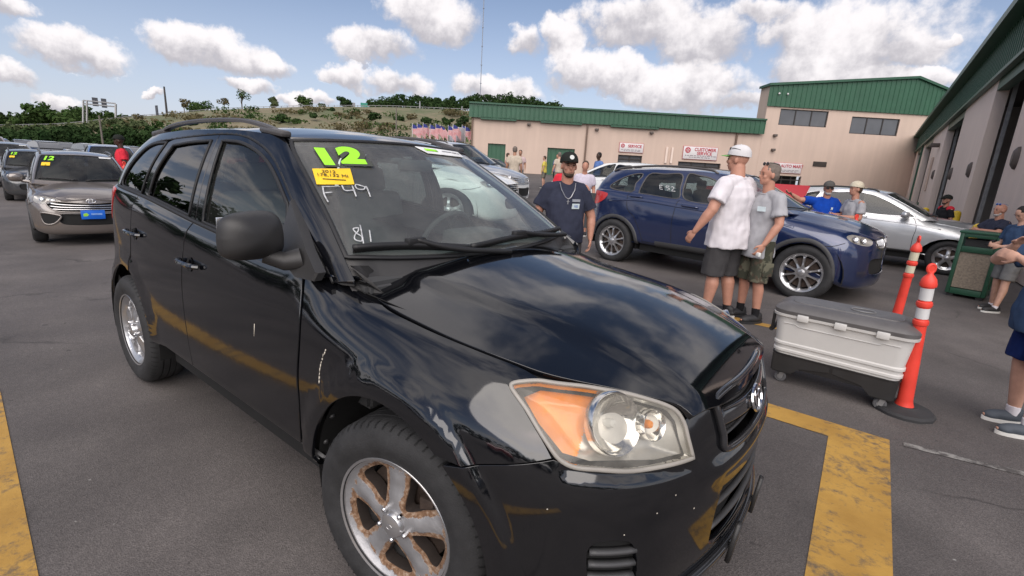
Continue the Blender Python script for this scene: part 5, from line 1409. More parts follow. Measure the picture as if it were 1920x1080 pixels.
    for a in np.linspace(-3.9, 3.9, 40):
        p = SCREEN(np.array([12 + a]), np.array([0.03]))[0]; y = p[1]
        xr = float(np.interp(abs(y), [0, .15, .30, .45, .60, .70, .8], [-.36, -.365, -.38, -.395, -.40, -.335, -.33]))
        cw.append((p + (0, 0, -.012), (max(xr + .03, p[0] + .05), y, float(hoodz(xr, y)) - .030)))
    bm = bmesh.new(); rows = [[bm.verts.new(tuple(a)), bm.verts.new(tuple((np.array(a) + np.array(b)) / 2 - (0, 0, .006))), bm.verts.new(tuple(b))] for a, b in cw]
    for i in range(len(rows) - 1):
        for k in range(2): bm.faces.new((rows[i][k], rows[i + 1][k], rows[i + 1][k + 1], rows[i][k + 1]))
    bm_obj('cowl_panel', bm, M['plastic'], R_)
    # --- wipers
    for pts, arm in (([(8.80, .050), (9.9, .075), (10.6, .07), (11.25, .045)], [(10.35, .095), (10.9, .03), (11.9, -.03)]), ([(11.3, .05), (12.2, .085), (13.2, .075), (14.4, .055)], [(12.5, .10), (13.1, .05), (14.2, -.02)])):
        W_ = bpy.data.objects.new('wiper', None); COL.objects.link(W_); W_.parent = R_
        q = crom(np.array(pts), np.linspace(0, 3, 24)); Pq, Nq = on(SCREEN, q, .020)
        strip('wiper_blade', Pq, Nq, .022, .014, M['rubber'], W_)
        Pq, Nq = on(SCREEN, q, .004); strip('blade_rubber', Pq, Nq, .008, .012, M['rubber'], W_)
        q = crom(np.array(arm), np.linspace(0, 2, 16)); Pq, Nq = on(SCREEN, q, .034)
        strip('wiper_arm', Pq, Nq, .020, .012, M['rubber'], W_)
        Pq, Nq = on(SCREEN, [arm[0]], .028); bm = bmesh.new(); bx(bm, Pq[0], (.035, .09, .03), bev=.008); bm_obj('blade_clip', bm, M['rubber'], W_)
    # --- cabin
    bm = bmesh.new(); bx(bm, (-1.9, 0, .48), (2.6, 1.55, .04)); bm_obj('cabin_floor', bm, M['cabin'], R_)
    bm = bmesh.new()
    prof = [(-.30, 1.10), (-.42, 1.125), (-.62, 1.13), (-.86, 1.10), (-.94, 1.02), (-.92, .80), (-.75, .60), (-.30, .60)]
    prism(bm, prof, -.74, .74, 'Y'); bmesh.ops.bevel(bm, geom=list(bm.edges), offset=.015, segments=2, affect='EDGES'); bm_obj('dashboard', bm, M['cabin'], R_)
    bm = bmesh.new(); bx(bm, (-.80, .37, 1.13), (.20, .36, .09), bev=.03); bm_obj('instrument_hood', bm, M['cabin'], R_)
    bm = bmesh.new(); Q = Matrix.Translation((-1.04, .37, 1.08)) @ Matrix.Rotation(radians(-65), 4, 'Y')
    tube(bm, [Q @ Vector((.19 * cos(a), .19 * sin(a), 0)) for a in np.linspace(0, 2 * pi, 32, endpoint=False)], .016, 8, True)
    for a in (0, 150, 210): 
        a = radians(a); tube(bm, [Q @ Vector((0, 0, 0)), Q @ Vector((.19 * cos(a), .19 * sin(a), 0))], .014, 6)
    lathe(bm, [(.0005, .02), (.06, .015), (.075, -.01)], 16); 
    for v in bm.verts[-48:]: pass
    bm_obj('steering_wheel', bm, M['cabin'], R_)
    for x in (-1.45, -2.30):
        for y in (-.38, .38):
            st = bpy.data.objects.new('car_seat', None); COL.objects.link(st); st.parent = R_
            bm = bmesh.new(); bx(bm, (x, y, .68), (.52, .50, .20), bev=.06, seg=3); bm_obj('cushion', bm, M['cabin_grey'], st)
            bm = bmesh.new(); bx(bm, (x - .30, y, 1.02), (.16, .48, .62), Matrix.Rotation(radians(-16), 3, 'Y'), bev=.06, seg=3); bm_obj('backrest', bm, M['cabin_grey'], st)
            bm = bmesh.new(); bx(bm, (x - .40, y, 1.40), (.10, .26, .17), Matrix.Rotation(radians(-12), 3, 'Y'), bev=.04, seg=3); bm_obj('headrest', bm, M['cabin_grey'], st)
    bm = bmesh.new(); bx(bm, (-.90, 0, 1.52), (.03, .22, .065), bev=.02); bm_obj('interior_mirror', bm, M['cabin'], R_)
    # roof lining and tail wall
    V2, F, L = fill2d(smooth_outline(ro, .08), [], (.3, .3)); P = ROOFF(V2[:, 0], V2[:, 1]) - np.array([0, 0, .035])
    link('roof_lining', mesh_np('roof_lining', P, F), M['cabin_grey'], R_)
    tg = [((12 - a), b) for a, b in [(10.2, 1.0), (10.2, 0)]] 
    patch('tailgate', SCREEN, [(24.0, 0), (24.0, 1), (22.2, 1), (22.2, 0)], step=(.4, .2), mat=M['glass_tint'], parent=R_, wall=0)
    patch('tailgate_glass', SCREEN, [(0, 0), (0, 1), (1.8, 1), (1.8, 0)], step=(.4, .2), mat=M['glass_tint'], parent=R_, wall=0)
    # underbody
    bm = bmesh.new(); prism(bm, [(.70, -.5), (.70, .5), (.35, .56), (-3.2, .56), (-3.4, .5), (-3.4, -.5), (-3.2, -.56), (.35, -.56)], .24, .40); bm_obj('underbody', bm, M['under'], R_)
    bm = bmesh.new(); prism(bm, [(-.50, -.80), (-.50, .80), (-2.18, .80), (-2.18, -.80)], .26, .42); bm_obj('floor_pan', bm, M['under'], R_)
    # wheels
    make_wheel(R_, (0, -.785, .36), -1, R=.36, W=.225, rr=.232, steer=radians(9), rust=True, w_in=.036, w_out=.052)
    make_wheel(R_, (0, .785, .36), 1, R=.36, W=.225, rr=.232, steer=radians(9), detail=0, w_in=.036, w_out=.043)
    make_wheel(R_, (-2.66, -.785, .36), -1, R=.36, W=.225, rr=.232, w_in=.040, w_out=.060)
    make_wheel(R_, (-2.66, .785, .36), 1, R=.36, W=.225, rr=.232, detail=0, w_in=.036, w_out=.043)
    # --- writing and marks on the glass
    def stroke(name, pts, w, mat, off=.004, h=.0015, surf=SCREEN, parent=None):
        q = crom(np.array(pts), np.linspace(0, len(pts) - 1, max(2, 5 * (len(pts) - 1)))) if len(pts) > 2 else np.array(pts, float)
        q = np.array(q); 
        if len(q) == 2: q = np.linspace(q[0], q[1], 4)
        Pq, Nq = on(surf, q, off); return strip(name, Pq, Nq, w, h, mat, parent or R_)
    ink = M['window_ink']
    stroke('marker_letter_f', [(9.48, .535), (8.86, .525)], .0045, ink); stroke('marker_letter_f', [(8.90, .525), (8.80, .46), (8.80, .40)], .006, ink); stroke('marker_letter_f', [(8.83, .473), (9.12, .482)], .006, ink)
    stroke('marker_digit_4', [(9.62, .545), (9.62, .505), (9.92, .512)], .006, ink); stroke('marker_digit_4', [(9.93, .55), (9.83, .458)], .006, ink)
    stroke('marker_digit_9', [(10.25, .54), (10.05, .56), (10.0, .525), (10.15, .52), (10.26, .545), (10.18, .46)], .006, ink)
    stroke('marker_digit_8', [(9.33, .215), (9.15, .205), (9.18, .175), (9.28, .15), (9.20, .120), (9.04, .13), (9.10, .16), (9.26, .19), (9.33, .215)], .005, ink)
    stroke('marker_slash', [(9.42, .235), (9.22, .10)], .005, ink); stroke('marker_digit_1', [(9.60, .20), (9.46, .118)], .005, ink)
    # yellow card
    cc_ = [(8.90, .684), (10.22, .704), (10.02, .566), (8.74, .548)]
    V2, F, L = fill2d(smooth_outline(cc_, .2, (0, 1, 2, 3)), [], (.3, .05)); 
    patch('mileage_card', SCREEN, smooth_outline(cc_, .2, (0, 1, 2, 3)), step=(.3, .05), off=.003, mat=M['card_yellow'], parent=R_, wall=.001)
    # the far white sticker
    patch('window_sticker', SCREEN, smooth_outline([(12.1, .965), (13.6, .97), (13.55, .905), (12.25, .90)], .2, (0, 1, 2, 3)), step=(.3, .05), off=.003, mat=M['sticker_white'], parent=R_, wall=.001)
    def text_on(name, body, size, uv, du, mat, off=.0045, bold=.0, depth=.0006, italic=0, sx=1.0):
        """flat lettering laid on the windscreen; du = reading direction in (u,v)"""
        cu_ = bpy.data.curves.new(name, 'FONT'); cu_.body = body; cu_.size = size; cu_.align_x = 'CENTER'; cu_.align_y = 'CENTER'; cu_.extrude = depth; cu_.offset = bold; cu_.shear = italic
        ob = bpy.data.objects.new(name + '_tmp', cu_); COL.objects.link(ob)
        dg = bpy.context.evaluated_depsgraph_get(); me = bpy.data.meshes.new_from_object(ob.evaluated_get(dg)); bpy.data.objects.remove(ob)
        u = np.array([uv[0]]); v = np.array([uv[1]]); c = Vector(SCREEN(u, v)[0]); n_ = Vector(SCREEN.normal(u, v)[0])
        c2 = Vector(SCREEN(u + du[0] * .01, v + du[1] * .01)[0]); X = (c2 - c).normalized(); X = (X - n_ * X.dot(n_)).normalized(); Y = n_.cross(X)
        mtx = Matrix(((X.x, Y.x, n_.x, c.x + n_.x * off), (X.y, Y.y, n_.y, c.y + n_.y * off), (X.z, Y.z, n_.z, c.z + n_.z * off), (0, 0, 0, 1)))
        me.transform(mtx @ Matrix.Diagonal((sx, 1, 1, 1))); return link(name, me, mat, R_)
    lime = M['lime']
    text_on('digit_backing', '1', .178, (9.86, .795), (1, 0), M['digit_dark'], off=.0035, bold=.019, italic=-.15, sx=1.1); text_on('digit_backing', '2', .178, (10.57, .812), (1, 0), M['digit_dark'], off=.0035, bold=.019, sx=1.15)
    text_on('year_digit_1', '1', .175, (9.80, .80), (1, 0), lime, bold=.012, italic=-.15, sx=1.1)
    text_on('year_digit_2', '2', .175, (10.50, .82), (1, 0), lime, bold=.012, sx=1.15)
    text_on('card_print', '2012', .029, (9.47, .660), (1, 0), M['ink_black'], off=.006, bold=.0)
    text_on('card_print', '178,132 MI', .029, (9.52, .628), (1, .0), M['ink_black'], off=.006, bold=.0)
    Pq, Nq = on(SCREEN, [(a, .592) for a in np.linspace(9.05, 9.85, 6)], .006); strip('card_rule', Pq, Nq, .005, .0006, M['ink_black'], R_)
    for a0, a1, vv, w_, mt in ((12.25, 12.55, .935, .022, 'lime'), (12.7, 13.0, .94, .007, 'ink_grey'), (13.03, 13.25, .938, .007, 'ink_grey'), (13.29, 13.42, .936, .006, 'ink_grey')):
        Pq, Nq = on(SCREEN, [(a, vv) for a in np.linspace(a0, a1, 5)], .0055); strip('sticker_print', Pq, Nq, w_, .0006, M[mt], R_)
    # scrape on the fender and chips
    rr_ = random.Random(3)
    for i, (uu, vv) in enumerate([(8.82, 4.66), (8.80, 4.58), (8.76, 4.50), (8.74, 4.40), (8.71, 4.30), (8.69, 4.2), (8.67, 4.1), (8.66, 3.98), (8.655, 3.88), (8.65, 3.78)]):
        S2 = RS['ring', -1]; w = .05 * rr_.uniform(.4, 1.2)
        Pq = S2(np.array([uu, uu - .012]), np.array([vv + w, vv - w])); Nq = S2.normal(np.array([uu, uu]), np.array([vv, vv]))
        strip('paint_scrape', Pq + Nq * .0005, Nq, rr_.uniform(.002, .007), .001, M['scrape'], R_)
    Pq = RS['ring', -1](np.array([7.045, 7.035]), np.array([4.42, 4.06])); Nq = RS['ring', -1].normal(np.array([7.04, 7.04]), np.array([4.3, 4.2]))
    strip('paint_scratch', Pq, Nq, .004, .001, M['scrape'], R_)
    for uu, vv in ((14.6, 3.25), (13.3, 3.7), (15.6, 3.9), (16.05, 3.3), (13.6, 2.0), (17.2, 6.9), (15.2, 3.6), (14.9, 1.2)):
        Pq, Nq = on(NOSE, [(uu, vv), (uu + .02, vv + .012)], .0005); strip('paint_chip', Pq, Nq, .003, .0006, M['scrape'], R_)
    return R_

M['lamp_red'] = simple('red lamp plastic', (.45, .02, .02), .2, coat=.5)
M['gloss_dark'] = simple('gloss dark trim', (.02, .02, .022), .12, coat=.6)
M['rail'] = simple('satin grey roof rail', (.085, .08, .08), .4, .2, bump=.1)
t = NT('hazed lamp lens')
tr = t.n('BsdfTransparent', Color=(.93, .92, .88, 1)).outputs[0]; gl = t.n('BsdfGlossy', Roughness=.06).outputs[0]; df = t.n('BsdfDiffuse', Color=(.62, .58, .50, 1)).outputs[0]
hz = t.math('MULTIPLY', t.math('ADD', t.noise(7, 4), -.26, True), .52)
m1 = t.n('MixShader', Fac=hz); t.link(tr, m1.inputs[1]); t.link(df, m1.inputs[2])
m2 = t.n('MixShader', Fac=two_sided_fresnel(t, 1.45)); t.link(m1.outputs[0], m2.inputs[1]); t.link(gl, m2.inputs[2])
t.link(m2.outputs[0], t.out.inputs['Surface']); M['lamp_lens'] = t.m
M['lamp_amber'] = simple('amber reflector', (1.0, .27, .0), .25, .0, var=.2, scale=18, coat=.6)
M['lamp_bowl'] = simple('lamp housing satin silver', (.62, .60, .56), .32, .7, var=.15)
M['lamp_bowl2'] = simple('lamp bowl mirror', (.72, .71, .69), .12, 1.0, var=.1)
M['lamp_bulb'] = simple('frosted bulb', (.6, .6, .58), .2)
M['lamp_edge'] = simple('lamp edge resin', (.30, .28, .25), .35, bump=.1)
M['glass_tint'] = glass('privacy glass', (.07, .08, .08), .95, 1.7)
M['glass_door'] = glass('door glass', (.72, .80, .77), .95, 1.5, dirt_glare=.04)
M['glass_front'] = glass('windshield glass', (.78, .90, .86), .95, 1.75, dirt_glare=.26)  # grey film holds dirt and a painted pale sky reflection
M['window_ink'] = simple('white window marker', (.48, .49, .50), .7, var=.4, scale=60)
M['ink_black'] = simple('black print', (.05, .04, .02), .6)
M['ink_grey'] = simple('grey print', (.25, .25, .27), .6)
M['lime'] = simple('fluorescent lime vinyl', (.34, .85, .03), .45, var=.04)
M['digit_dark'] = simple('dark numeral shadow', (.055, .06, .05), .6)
M['card_yellow'] = simple('yellow card', (.88, .56, .02), .55, var=.06)
M['sticker_white'] = simple('white paper label', (.75, .76, .75), .5)
M['scrape'] = simple('bare primer scrape', (.55, .5, .42), .6)
build_hero()
# ---------------------------------------------------------------- the other crossovers: the same body form re-proportioned
DETAIL_LOW = 0
def make_suv(label, loc, rz, sp, group=None, scale=1.0):
    """sp: paint, x map, z map, ysc, cladding, grille, wheels, extras"""
    R_ = empty('parked_car', loc, rz, label, 'car', group, (scale,) * 3)
    xs, xt = sp['x']; zs, zt = sp['z']; ysc = sp.get('y', 1.0); lod = sp.get('lod', 1)
    xr, xf = float(np.interp(-2.66, xs, xt)), float(np.interp(0, xs, xt)); zax = float(np.interp(.36, zs, zt))
    RW = sp.get('R', .36)
    made = []
    def warp(o):
        me = o.data; n = len(me.vertices); co = np.empty(n * 3, np.float32); me.vertices.foreach_get('co', co); co = co.reshape(-1, 3)
        co[:, 0] = np.interp(co[:, 0], xs, xt) + np.where(co[:, 0] > xs[-1], co[:, 0] - xs[-1], 0) + np.where(co[:, 0] < xs[0], co[:, 0] - xs[0], 0)
        co[:, 1] *= ysc; co[:, 2] = np.interp(co[:, 2], zs, zt) + np.where(co[:, 2] > zs[-1], co[:, 2] - zs[-1], 0)
        me.vertices.foreach_set('co', co.ravel()); 
        if me.has_custom_normals:
            me.free_normals_split() if hasattr(me, 'free_normals_split') else None
            if me.attributes.get('custom_normal'): me.attributes.remove(me.attributes['custom_normal'])
        me.update(); return o
    def P_(o): made.append(o); return o
    paint = sp['paint']; st = (.2, .35) if lod == 1 else (.45, .6)
    ax, az = -2.66, .36
    arch = []
    for cx in (0, -2.66):
        for sgn in (-1, 1):
            c = [NOSE.near((cx + .43 * cos(a), sgn * .895, .34 + .43 * sin(a))) for a in np.linspace(radians(-18), radians(198), 14)]
            c = [(u, max(v, .32)) for u, v in c]
            arch.append(np.array(c))
    lampo = sp.get('lamp', [(12.9, 6.2), (13.6, 6.75), (14.8, 6.6), (15.9, 6.1), (16.0, 5.3), (15.2, 4.95), (13.9, 5.0), (13.1, 5.5)])
    lamps = [smooth_outline(lampo, .12), smooth_outline([(36 - a, b) for a, b in lampo], .12)]
    gro = sp.get('grille', [(16.4, 6.2), (18, 6.5), (19.6, 6.2), (19.4, 4.9), (18, 4.7), (16.6, 4.9)])
    gril = [smooth_outline(g, .12) for g in (gro if isinstance(gro, tuple) else (gro,))]
    low = smooth_outline([(15.9, 3.4), (18, 3.4), (20.1, 3.4), (20.0, 2.2), (18, 2.0), (16.0, 2.2)], .15)
    lampsx = lamps if lod == 1 else []
    P_(patch('body', NOSE, smooth_outline([(0, .3), (18, .3), (36, .3), (36, 8), (26.8, 8), (26.2, 7.5), (18, 7.2), (9.8, 7.5), (9.2, 8), (0, 8)], .5, (0, 2, 3, 9)), holes=arch + lamps + gril + [low], step=st, mat=paint, parent=R_, wall=.012))
    o = P_(patch('hood', HOODF, offset_poly(smooth_outline([(.68, .31), (.9, .27), (1.15, .265), (1.4, .32), (1.62, .45), (1.80, .56), (1.84, .7), (1.85, 1.0), (1.84, 1.3), (1.80, 1.44), (1.62, 1.55), (1.4, 1.68), (1.15, 1.735), (.9, 1.73), (.68, 1.69), (.61, 1.4), (.60, 1.0), (.61, .6)], .05), .003), step=(.07, .07) if lod else (.2, .2), off=.003, mat=paint, parent=R_, wall=.02))
    # openings backed in black, bars over the grille
    for g in gril + [low] + arch[:0]:
        V2, F, L = fill2d(g, [], (.3, .4)); P = NOSE(V2[:, 0], V2[:, 1]) - NOSE.normal(V2[:, 0], V2[:, 1]) * .03
        P_(link('grille_back', mesh_np('grille_back', P, F), M['under'], R_))
    def on(surf, pts, off=0.0):
        u = np.array([p[0] for p in pts], float); v = np.array([p[1] for p in pts], float); N = surf.normal(u, v); return surf(u, v) + N * off, N
    bars = sp.get('bars', [5.2, 5.6, 6.0]); bm_ = sp.get('bar_mat', M['chrome'])
    for g in gril:
        lo, hi = g[:, 0].min(), g[:, 0].max()
        if sp.get('vertical'):
            for a in np.linspace(lo + .1, hi - .1, 9):
                Pq, Nq = on(NOSE, [(a, q) for q in np.linspace(g[:, 1].min() + .08, g[:, 1].max() - .1, 5)], -.01); P_(strip('grille_bar', Pq, Nq, .012, .012, bm_, R_))
        else:
            for vv in bars:
                q = [(a, vv) for a in np.linspace(lo, hi, 25)]; ins = in_poly(np.array(q), g); q = [p for p, k in zip(q, ins) if k]
                if len(q) > 3: Pq, Nq = on(NOSE, q, -.006); P_(strip('grille_bar', Pq, Nq, sp.get('bar_w', .016), .010, bm_, R_))
        if sp.get('surround'): Pq, Nq = on(NOSE, g, .002); P_(strip('grille_surround', Pq, Nq, .022, .010, sp['surround'], R_, closed=True))
    for lp in lamps:
        H = bpy.data.objects.new('headlight', None); COL.objects.link(H); H.parent = R_
        o = patch('lens', NOSE, offset_poly(lp, .02), step=(.25, .3), off=.003, mat=M['lamp_clear'], parent=H, wall=.01); P_(o)
        V2, F, L = fill2d(lp, [], (.25, .3)); d = np.sqrt(((V2[:, None, :] - lp[None]) ** 2 * np.array([.35, .6])).sum(-1).min(1))
        P = NOSE(V2[:, 0], V2[:, 1]) - NOSE.normal(V2[:, 0], V2[:, 1]) * (.004 + .04 * np.clip(d / .3, 0, 1))[:, None]
        P_(link('reflector', mesh_np('reflector', P, F), M['lamp_bowl'], H))
        if lod:
            for q in (.35, .68):
                cc = lp.mean(0) * (1 - .0); uu = lp[:, 0].min() + (lp[:, 0].max() - lp[:, 0].min()) * q; vv = cc[1]
                c, nn = on(NOSE, [(uu, vv)], -.022); bm = bmesh.new(); lathe(bm, [(.003, -.02), (.03, -.012), (.044, 0), (.048, .004)], 18)
                bmesh.ops.transform(bm, matrix=Matrix.Translation(c[0]) @ Vector(nn[0]).to_track_quat('Z', 'Y').to_matrix().to_4x4(), verts=bm.verts)
                P_(bm_obj('lamp_bowl', bm, M['chrome'], H))
    # cladding round the arches and along the sill
    cl = sp.get('cladding')
    if cl:
        for cx in (0, -2.66):
            for sgn in (-1, 1):
                q = [NOSE.near((cx + .455 * cos(a), sgn * .895, .35 + .455 * sin(a))) for a in np.linspace(radians(-12), radians(192), 26)]
                Pq, Nq = on(NOSE, q, .002); P_(strip('arch_cladding', Pq, Nq, .06, .012, cl, R_))
    for sgn in (-1, 1):
        U = (lambda a: a) if sgn < 0 else (lambda a: 36 - a)
        P_(patch('side_sill', NOSE, smooth_outline([(U(5.6), .1), (U(8.2), .1), (U(8.2), 1.75 if cl else 1.2), (U(5.6), 1.75 if cl else 1.2)], .3, (0, 1, 2, 3)), step=(.4, .5), off=.006, mat=cl or M['plastic_grey'], parent=R_))
        if lod:
            for pts in ([(8.05, 1.4), (8.03, 3.6), (8.08, 4.9), (7.93, 6.66), (7.8, 8)], [(5.98, 1.4), (5.92, 4.0), (5.93, 5.4), (5.98, 7.2), (6.0, 8)], [(5.3, 1.4), (5.2, 2.8), (5.0, 4.3), (4.78, 5.2), (4.75, 6.5), (4.8, 8)], [(8.05, 1.32), (7, 1.3), (5.3, 1.32)]):
                q = crom(np.array([(U(a), b) for a, b in pts]), np.linspace(0, len(pts) - 1, 20)); Pq, Nq = on(NOSE, q, .0008); P_(strip('door_seam', Pq, Nq, .008, .001, M['under'], R_))
            q = crom(np.array([(U(a), b) for a, b in [(11.4, 4.0), (12.2, 4.3), (13.0, 4.9)]]), np.linspace(0, 2, 10)); Pq, Nq = on(NOSE, q, .0008); P_(strip('bumper_seam', Pq, Nq, .008, .001, M['under'], R_))
            q = crom(np.array([(U(a), b) for a, b in [(4.2, 5.65), (6, 5.75), (8, 5.6), (9.5, 5.4)]]), np.linspace(0, 3, 30)); Pq, Nq = on(NOSE, q, -.002); P_(strip('shoulder_crease', Pq, Nq, .03, .006, paint, R_))
            for uu, vv in ((6.2, 5.95), (4.95, 6.05)):
                Pq, Nq = on(NOSE, [(U(uu + q), vv) for q in np.linspace(-.13, .2, 8)], .020); P_(strip('door_handle', Pq, Nq, .024, .014, sp.get('handle', paint), R_))
    # tail lamps
    for sgn in (-1, 1):
        U = (lambda a: a) if sgn < 0 else (lambda a: 36 - a)
        P_(patch('tail_lamp', NOSE, smooth_outline([(U(a), b) for a, b in [(1.6, 5.2), (3.2, 5.2), (3.9, 5.7), (4.05, 6.6), (3.2, 6.9), (1.6, 6.8)]], .2), step=(.3, .4), off=.004, mat=M['lamp_red'], parent=R_))
    # upper body
    fg = sp.get('fg', [(6.45, .87), (5.95, .87), (5.5, .84), (5.1, .76), (4.8, .60), (4.62, .35), (4.55, .04), (5.5, .03), (6.86, .03)])
    rg = sp.get('rg', [(7.7, .80), (7.2, .845), (6.66, .868), (6.86, .45), (7.08, .03), (7.8, .03), (8.0, .03)])
    qg = sp.get('qg', [(7.90, .80), (8.35, .74), (8.75, .45), (8.95, .12), (8.2, .03), (8.1, .4)])
    wsf = [(-3.42, .03), (-3.45, .5), (-3.5, .85), (-3.2, .95), (0, .975), (3.2, .95), (3.5, .85), (3.45, .5), (3.42, .03)]
    bg_ = [(10.6, .25), (10.6, .85), (11.3, .92), (12, .93)]
    holes = [smooth_outline([(12 + a, b) for a, b in wsf], .2, (0, 8))]
    names = ['windshield']
    for sgn in (-1, 1):
        for nm, g in (('front_door_glass', fg), ('rear_door_glass', rg), ('quarter_glass', qg)):
            holes.append(smooth_outline([(12 + sgn * a, b) for a, b in g], .15, tuple(range(len(g))) if False else ())); names.append(nm)
        holes.append(smooth_outline([(12 + sgn * a, b) for a, b in [(10.5, .2), (10.5, .85), (11.9, .9), (11.9, .15)]], .2, (2, 3))); names.append('rear_glass')
    P_(patch('cabin_frame', SCREEN, smooth_outline([(0, -.12), (24, -.12), (24, 1.0), (0, 1.0)], .5, (0, 1, 2, 3)), holes=holes, step=(.2, .08) if lod else (.5, .15), mat=paint, parent=R_, wall=.02))
    for nm, h in zip(names, holes):
        side = nm != 'windshield'
        gm = M['glass_front2'] if not side else (M['glass_door2'] if nm == 'front_door_glass' else sp.get('rear_glass', M['glass_tint2']))
        P_(patch(nm, SCREEN, h, step=(.35, .12), off=-.005, mat=gm, parent=R_, wall=0))
        if lod:
            Pq, Nq = on(SCREEN, h, -.001); P_(strip('glass_seal', Pq, Nq, .02, .005, sp.get('seal', M['rubber']), R_, closed=True))
    ro = [(GT[i][0] + 4, 1 - GT[i][1]) for i in range(13)] + [(GT[i][0] + 4, 1 + GT[i][1]) for i in range(11, 0, -1)]
    P_(patch('roof', ROOFF, smooth_outline(ro, .12), step=(.14, .12) if lod else (.4, .3), mat=sp.get('roof', paint), parent=R_, wall=.01))
    V2, F, L = fill2d(smooth_outline(ro, .2), [], (.4, .4)); P = ROOFF(V2[:, 0], V2[:, 1]) - np.array([0, 0, .03]); P_(link('roof_lining', mesh_np('roof_lining', P, F), M['cabin_grey'], R_))
    # cowl
    bm = bmesh.new(); rows = []
    for a in np.linspace(-3.9, 3.9, 20):
        p = SCREEN(np.array([12 + a]), np.array([0.02]))[0]; rows.append([bm.verts.new(tuple(p)), bm.verts.new((-.36, p[1], float(hoodz(-.36, p[1])) - .02))])
    for i in range(19): bm.faces.new((rows[i][0], rows[i + 1][0], rows[i + 1][1], rows[i][1]))
    P_(bm_obj('cowl_panel', bm, M['plastic'], R_))
    if lod:
        for k, (a0, a1) in enumerate(((-2.9, -.3), (.1, 2.7))):
            q = [(12 + a, .05 + .03 * sin(pi * i / 9)) for i, a in enumerate(np.linspace(a0, a1, 10))]; Pq, Nq = on(SCREEN, q, .015); P_(strip('wiper', Pq, Nq, .02, .012, M['rubber'], R_))
    # rails
    if sp.get('rails') is not None:
        for sgn in (-1, 1):
            pts = [(-1.2, .0), (-1.35, .035), (-2.0, .05), (-2.7, .035), (-2.95, .0)]
            c = crom(np.array([(x, sgn * .585, float(roofz(x, .585)) + h) for x, h in pts]), np.linspace(0, 4, 24)); bm = bmesh.new(); tube(bm, c, .018, 6); P_(bm_obj('roof_rail', bm, sp['rails'], R_))
    # mirrors
    for sgn in (-1, 1):
        bm = bmesh.new(); bmesh.ops.create_icosphere(bm, subdivisions=3, radius=1)
        for v in bm.verts:
            x, y, z = v.co; v.co = Vector((x * .07, math.copysign(abs(y) ** .7, y) * .12, math.copysign(abs(z) ** .7, z) * .075))
        bmesh.ops.transform(bm, matrix=Matrix.Translation((-.72, sgn * 1.0, 1.20)), verts=bm.verts)
        tube(bm, [(-.72, sgn * .93, 1.15), (-.68, sgn * .80, 1.13)], .03, 8)
        P_(bm_obj('side_mirror', bm, sp.get('mirror', paint), R_))
    # cabin
    if lod:
        bm = bmesh.new(); prism(bm, [(-.32, 1.10), (-.62, 1.13), (-.90, 1.08), (-.92, .80), (-.30, .70)], -.74, .74, 'Y'); P_(bm_obj('dashboard', bm, M['cabin'], R_))
        bm = bmesh.new(); tube(bm, [Vector((-1.04, .37, 1.10)) + Matrix.Rotation(radians(-65), 3, 'Y') @ Vector((.18 * cos(a), .18 * sin(a), 0)) for a in np.linspace(0, 2 * pi, 20, endpoint=False)], .015, 6, True); P_(bm_obj('steering_wheel', bm, M['cabin'], R_))
        for x in (-1.45, -2.3):
            for y in (-.38, .38):
                bm = bmesh.new(); bx(bm, (x - .28, y, 1.05), (.16, .46, .66), Matrix.Rotation(radians(-14), 3, 'Y'), bev=.05); bx(bm, (x - .38, y, 1.44), (.09, .24, .15), bev=.03); bx(bm, (x, y, .72), (.5, .46, .2), bev=.05)
                o = P_(bm_obj('car_seat', bm, sp.get('seat', M['cabin_grey']), R_))
        bm = bmesh.new(); bx(bm, (-.92, 0, 1.53), (.03, .2, .06), bev=.015); P_(bm_obj('interior_mirror', bm, M['cabin'], R_))
    # door inner panels close the lower cabin
    for sgn in (-1, 1):
        bm = bmesh.new(); bx(bm, (-1.95, sgn * .74, .82), (2.9, .03, .66)); P_(bm_obj('inner_door_panel', bm, M['cabin'], R_))
    bm = bmesh.new(); prism(bm, [(.70, -.5), (.70, .5), (.35, .54), (-3.2, .54), (-3.4, .5), (-3.4, -.5), (-3.2, -.54), (.35, -.54)], .24, .50); P_(bm_obj('underbody', bm, M['under'], R_))
    bm = bmesh.new(); prism(bm, [(-.50, -.80), (-.50, .80), (-2.18, .80), (-2.18, -.80)], .27, .44); P_(bm_obj('floor_pan', bm, M['under'], R_))
    for o in made: warp(o)
    # wheel houses
    for cx in (xf, xr):
        for sgn in (-1, 1):
            bm = bmesh.new(); r = RW + .085 * (xf - xr) / 2.66; n = 16; A = []
            for k in range(n + 1):
                a = radians(-10) + (pi + radians(20)) * k / n
                A.append([bm.verts.new((cx + r * cos(a), sgn * w * ysc, zax + r * sin(a))) for w in (.87, .55)])
            cen = bm.verts.new((cx, sgn * .55 * ysc, zax))
            for k in range(n): bm.faces.new((A[k][0], A[k + 1][0], A[k + 1][1], A[k][1])); bm.faces.new((A[k][1], A[k + 1][1], cen))
            bm_obj('wheel_liner', bm, M['under'], R_)
            make_wheel(R_, (cx, sgn * .79 * ysc, zax), sgn, R=RW, W=.22, rr=RW * sp.get('rimr', .66), detail=0, w_in=sp.get('win', .03), w_out=sp.get('wout', .03), spokes=sp.get('spokes', 5), twin=sp.get('twin', False), rimmat=sp.get('rim'), steer=sp.get('steer', 0) if cx == xf else 0)
    for k, f in enumerate(sp.get('extra', [])): f(R_, on, warp)
    return R_
M['glass_front2'] = glass('windscreen of the other cars', (.42, .46, .46), .95, 1.5, dirt_glare=.06)
M['glass_door2'] = glass('side glass', (.40, .45, .44), .95, 1.6, dirt_glare=.03)
M['glass_tint2'] = glass('tinted side glass', (.10, .115, .11), .95, 1.6, dirt_glare=.06)
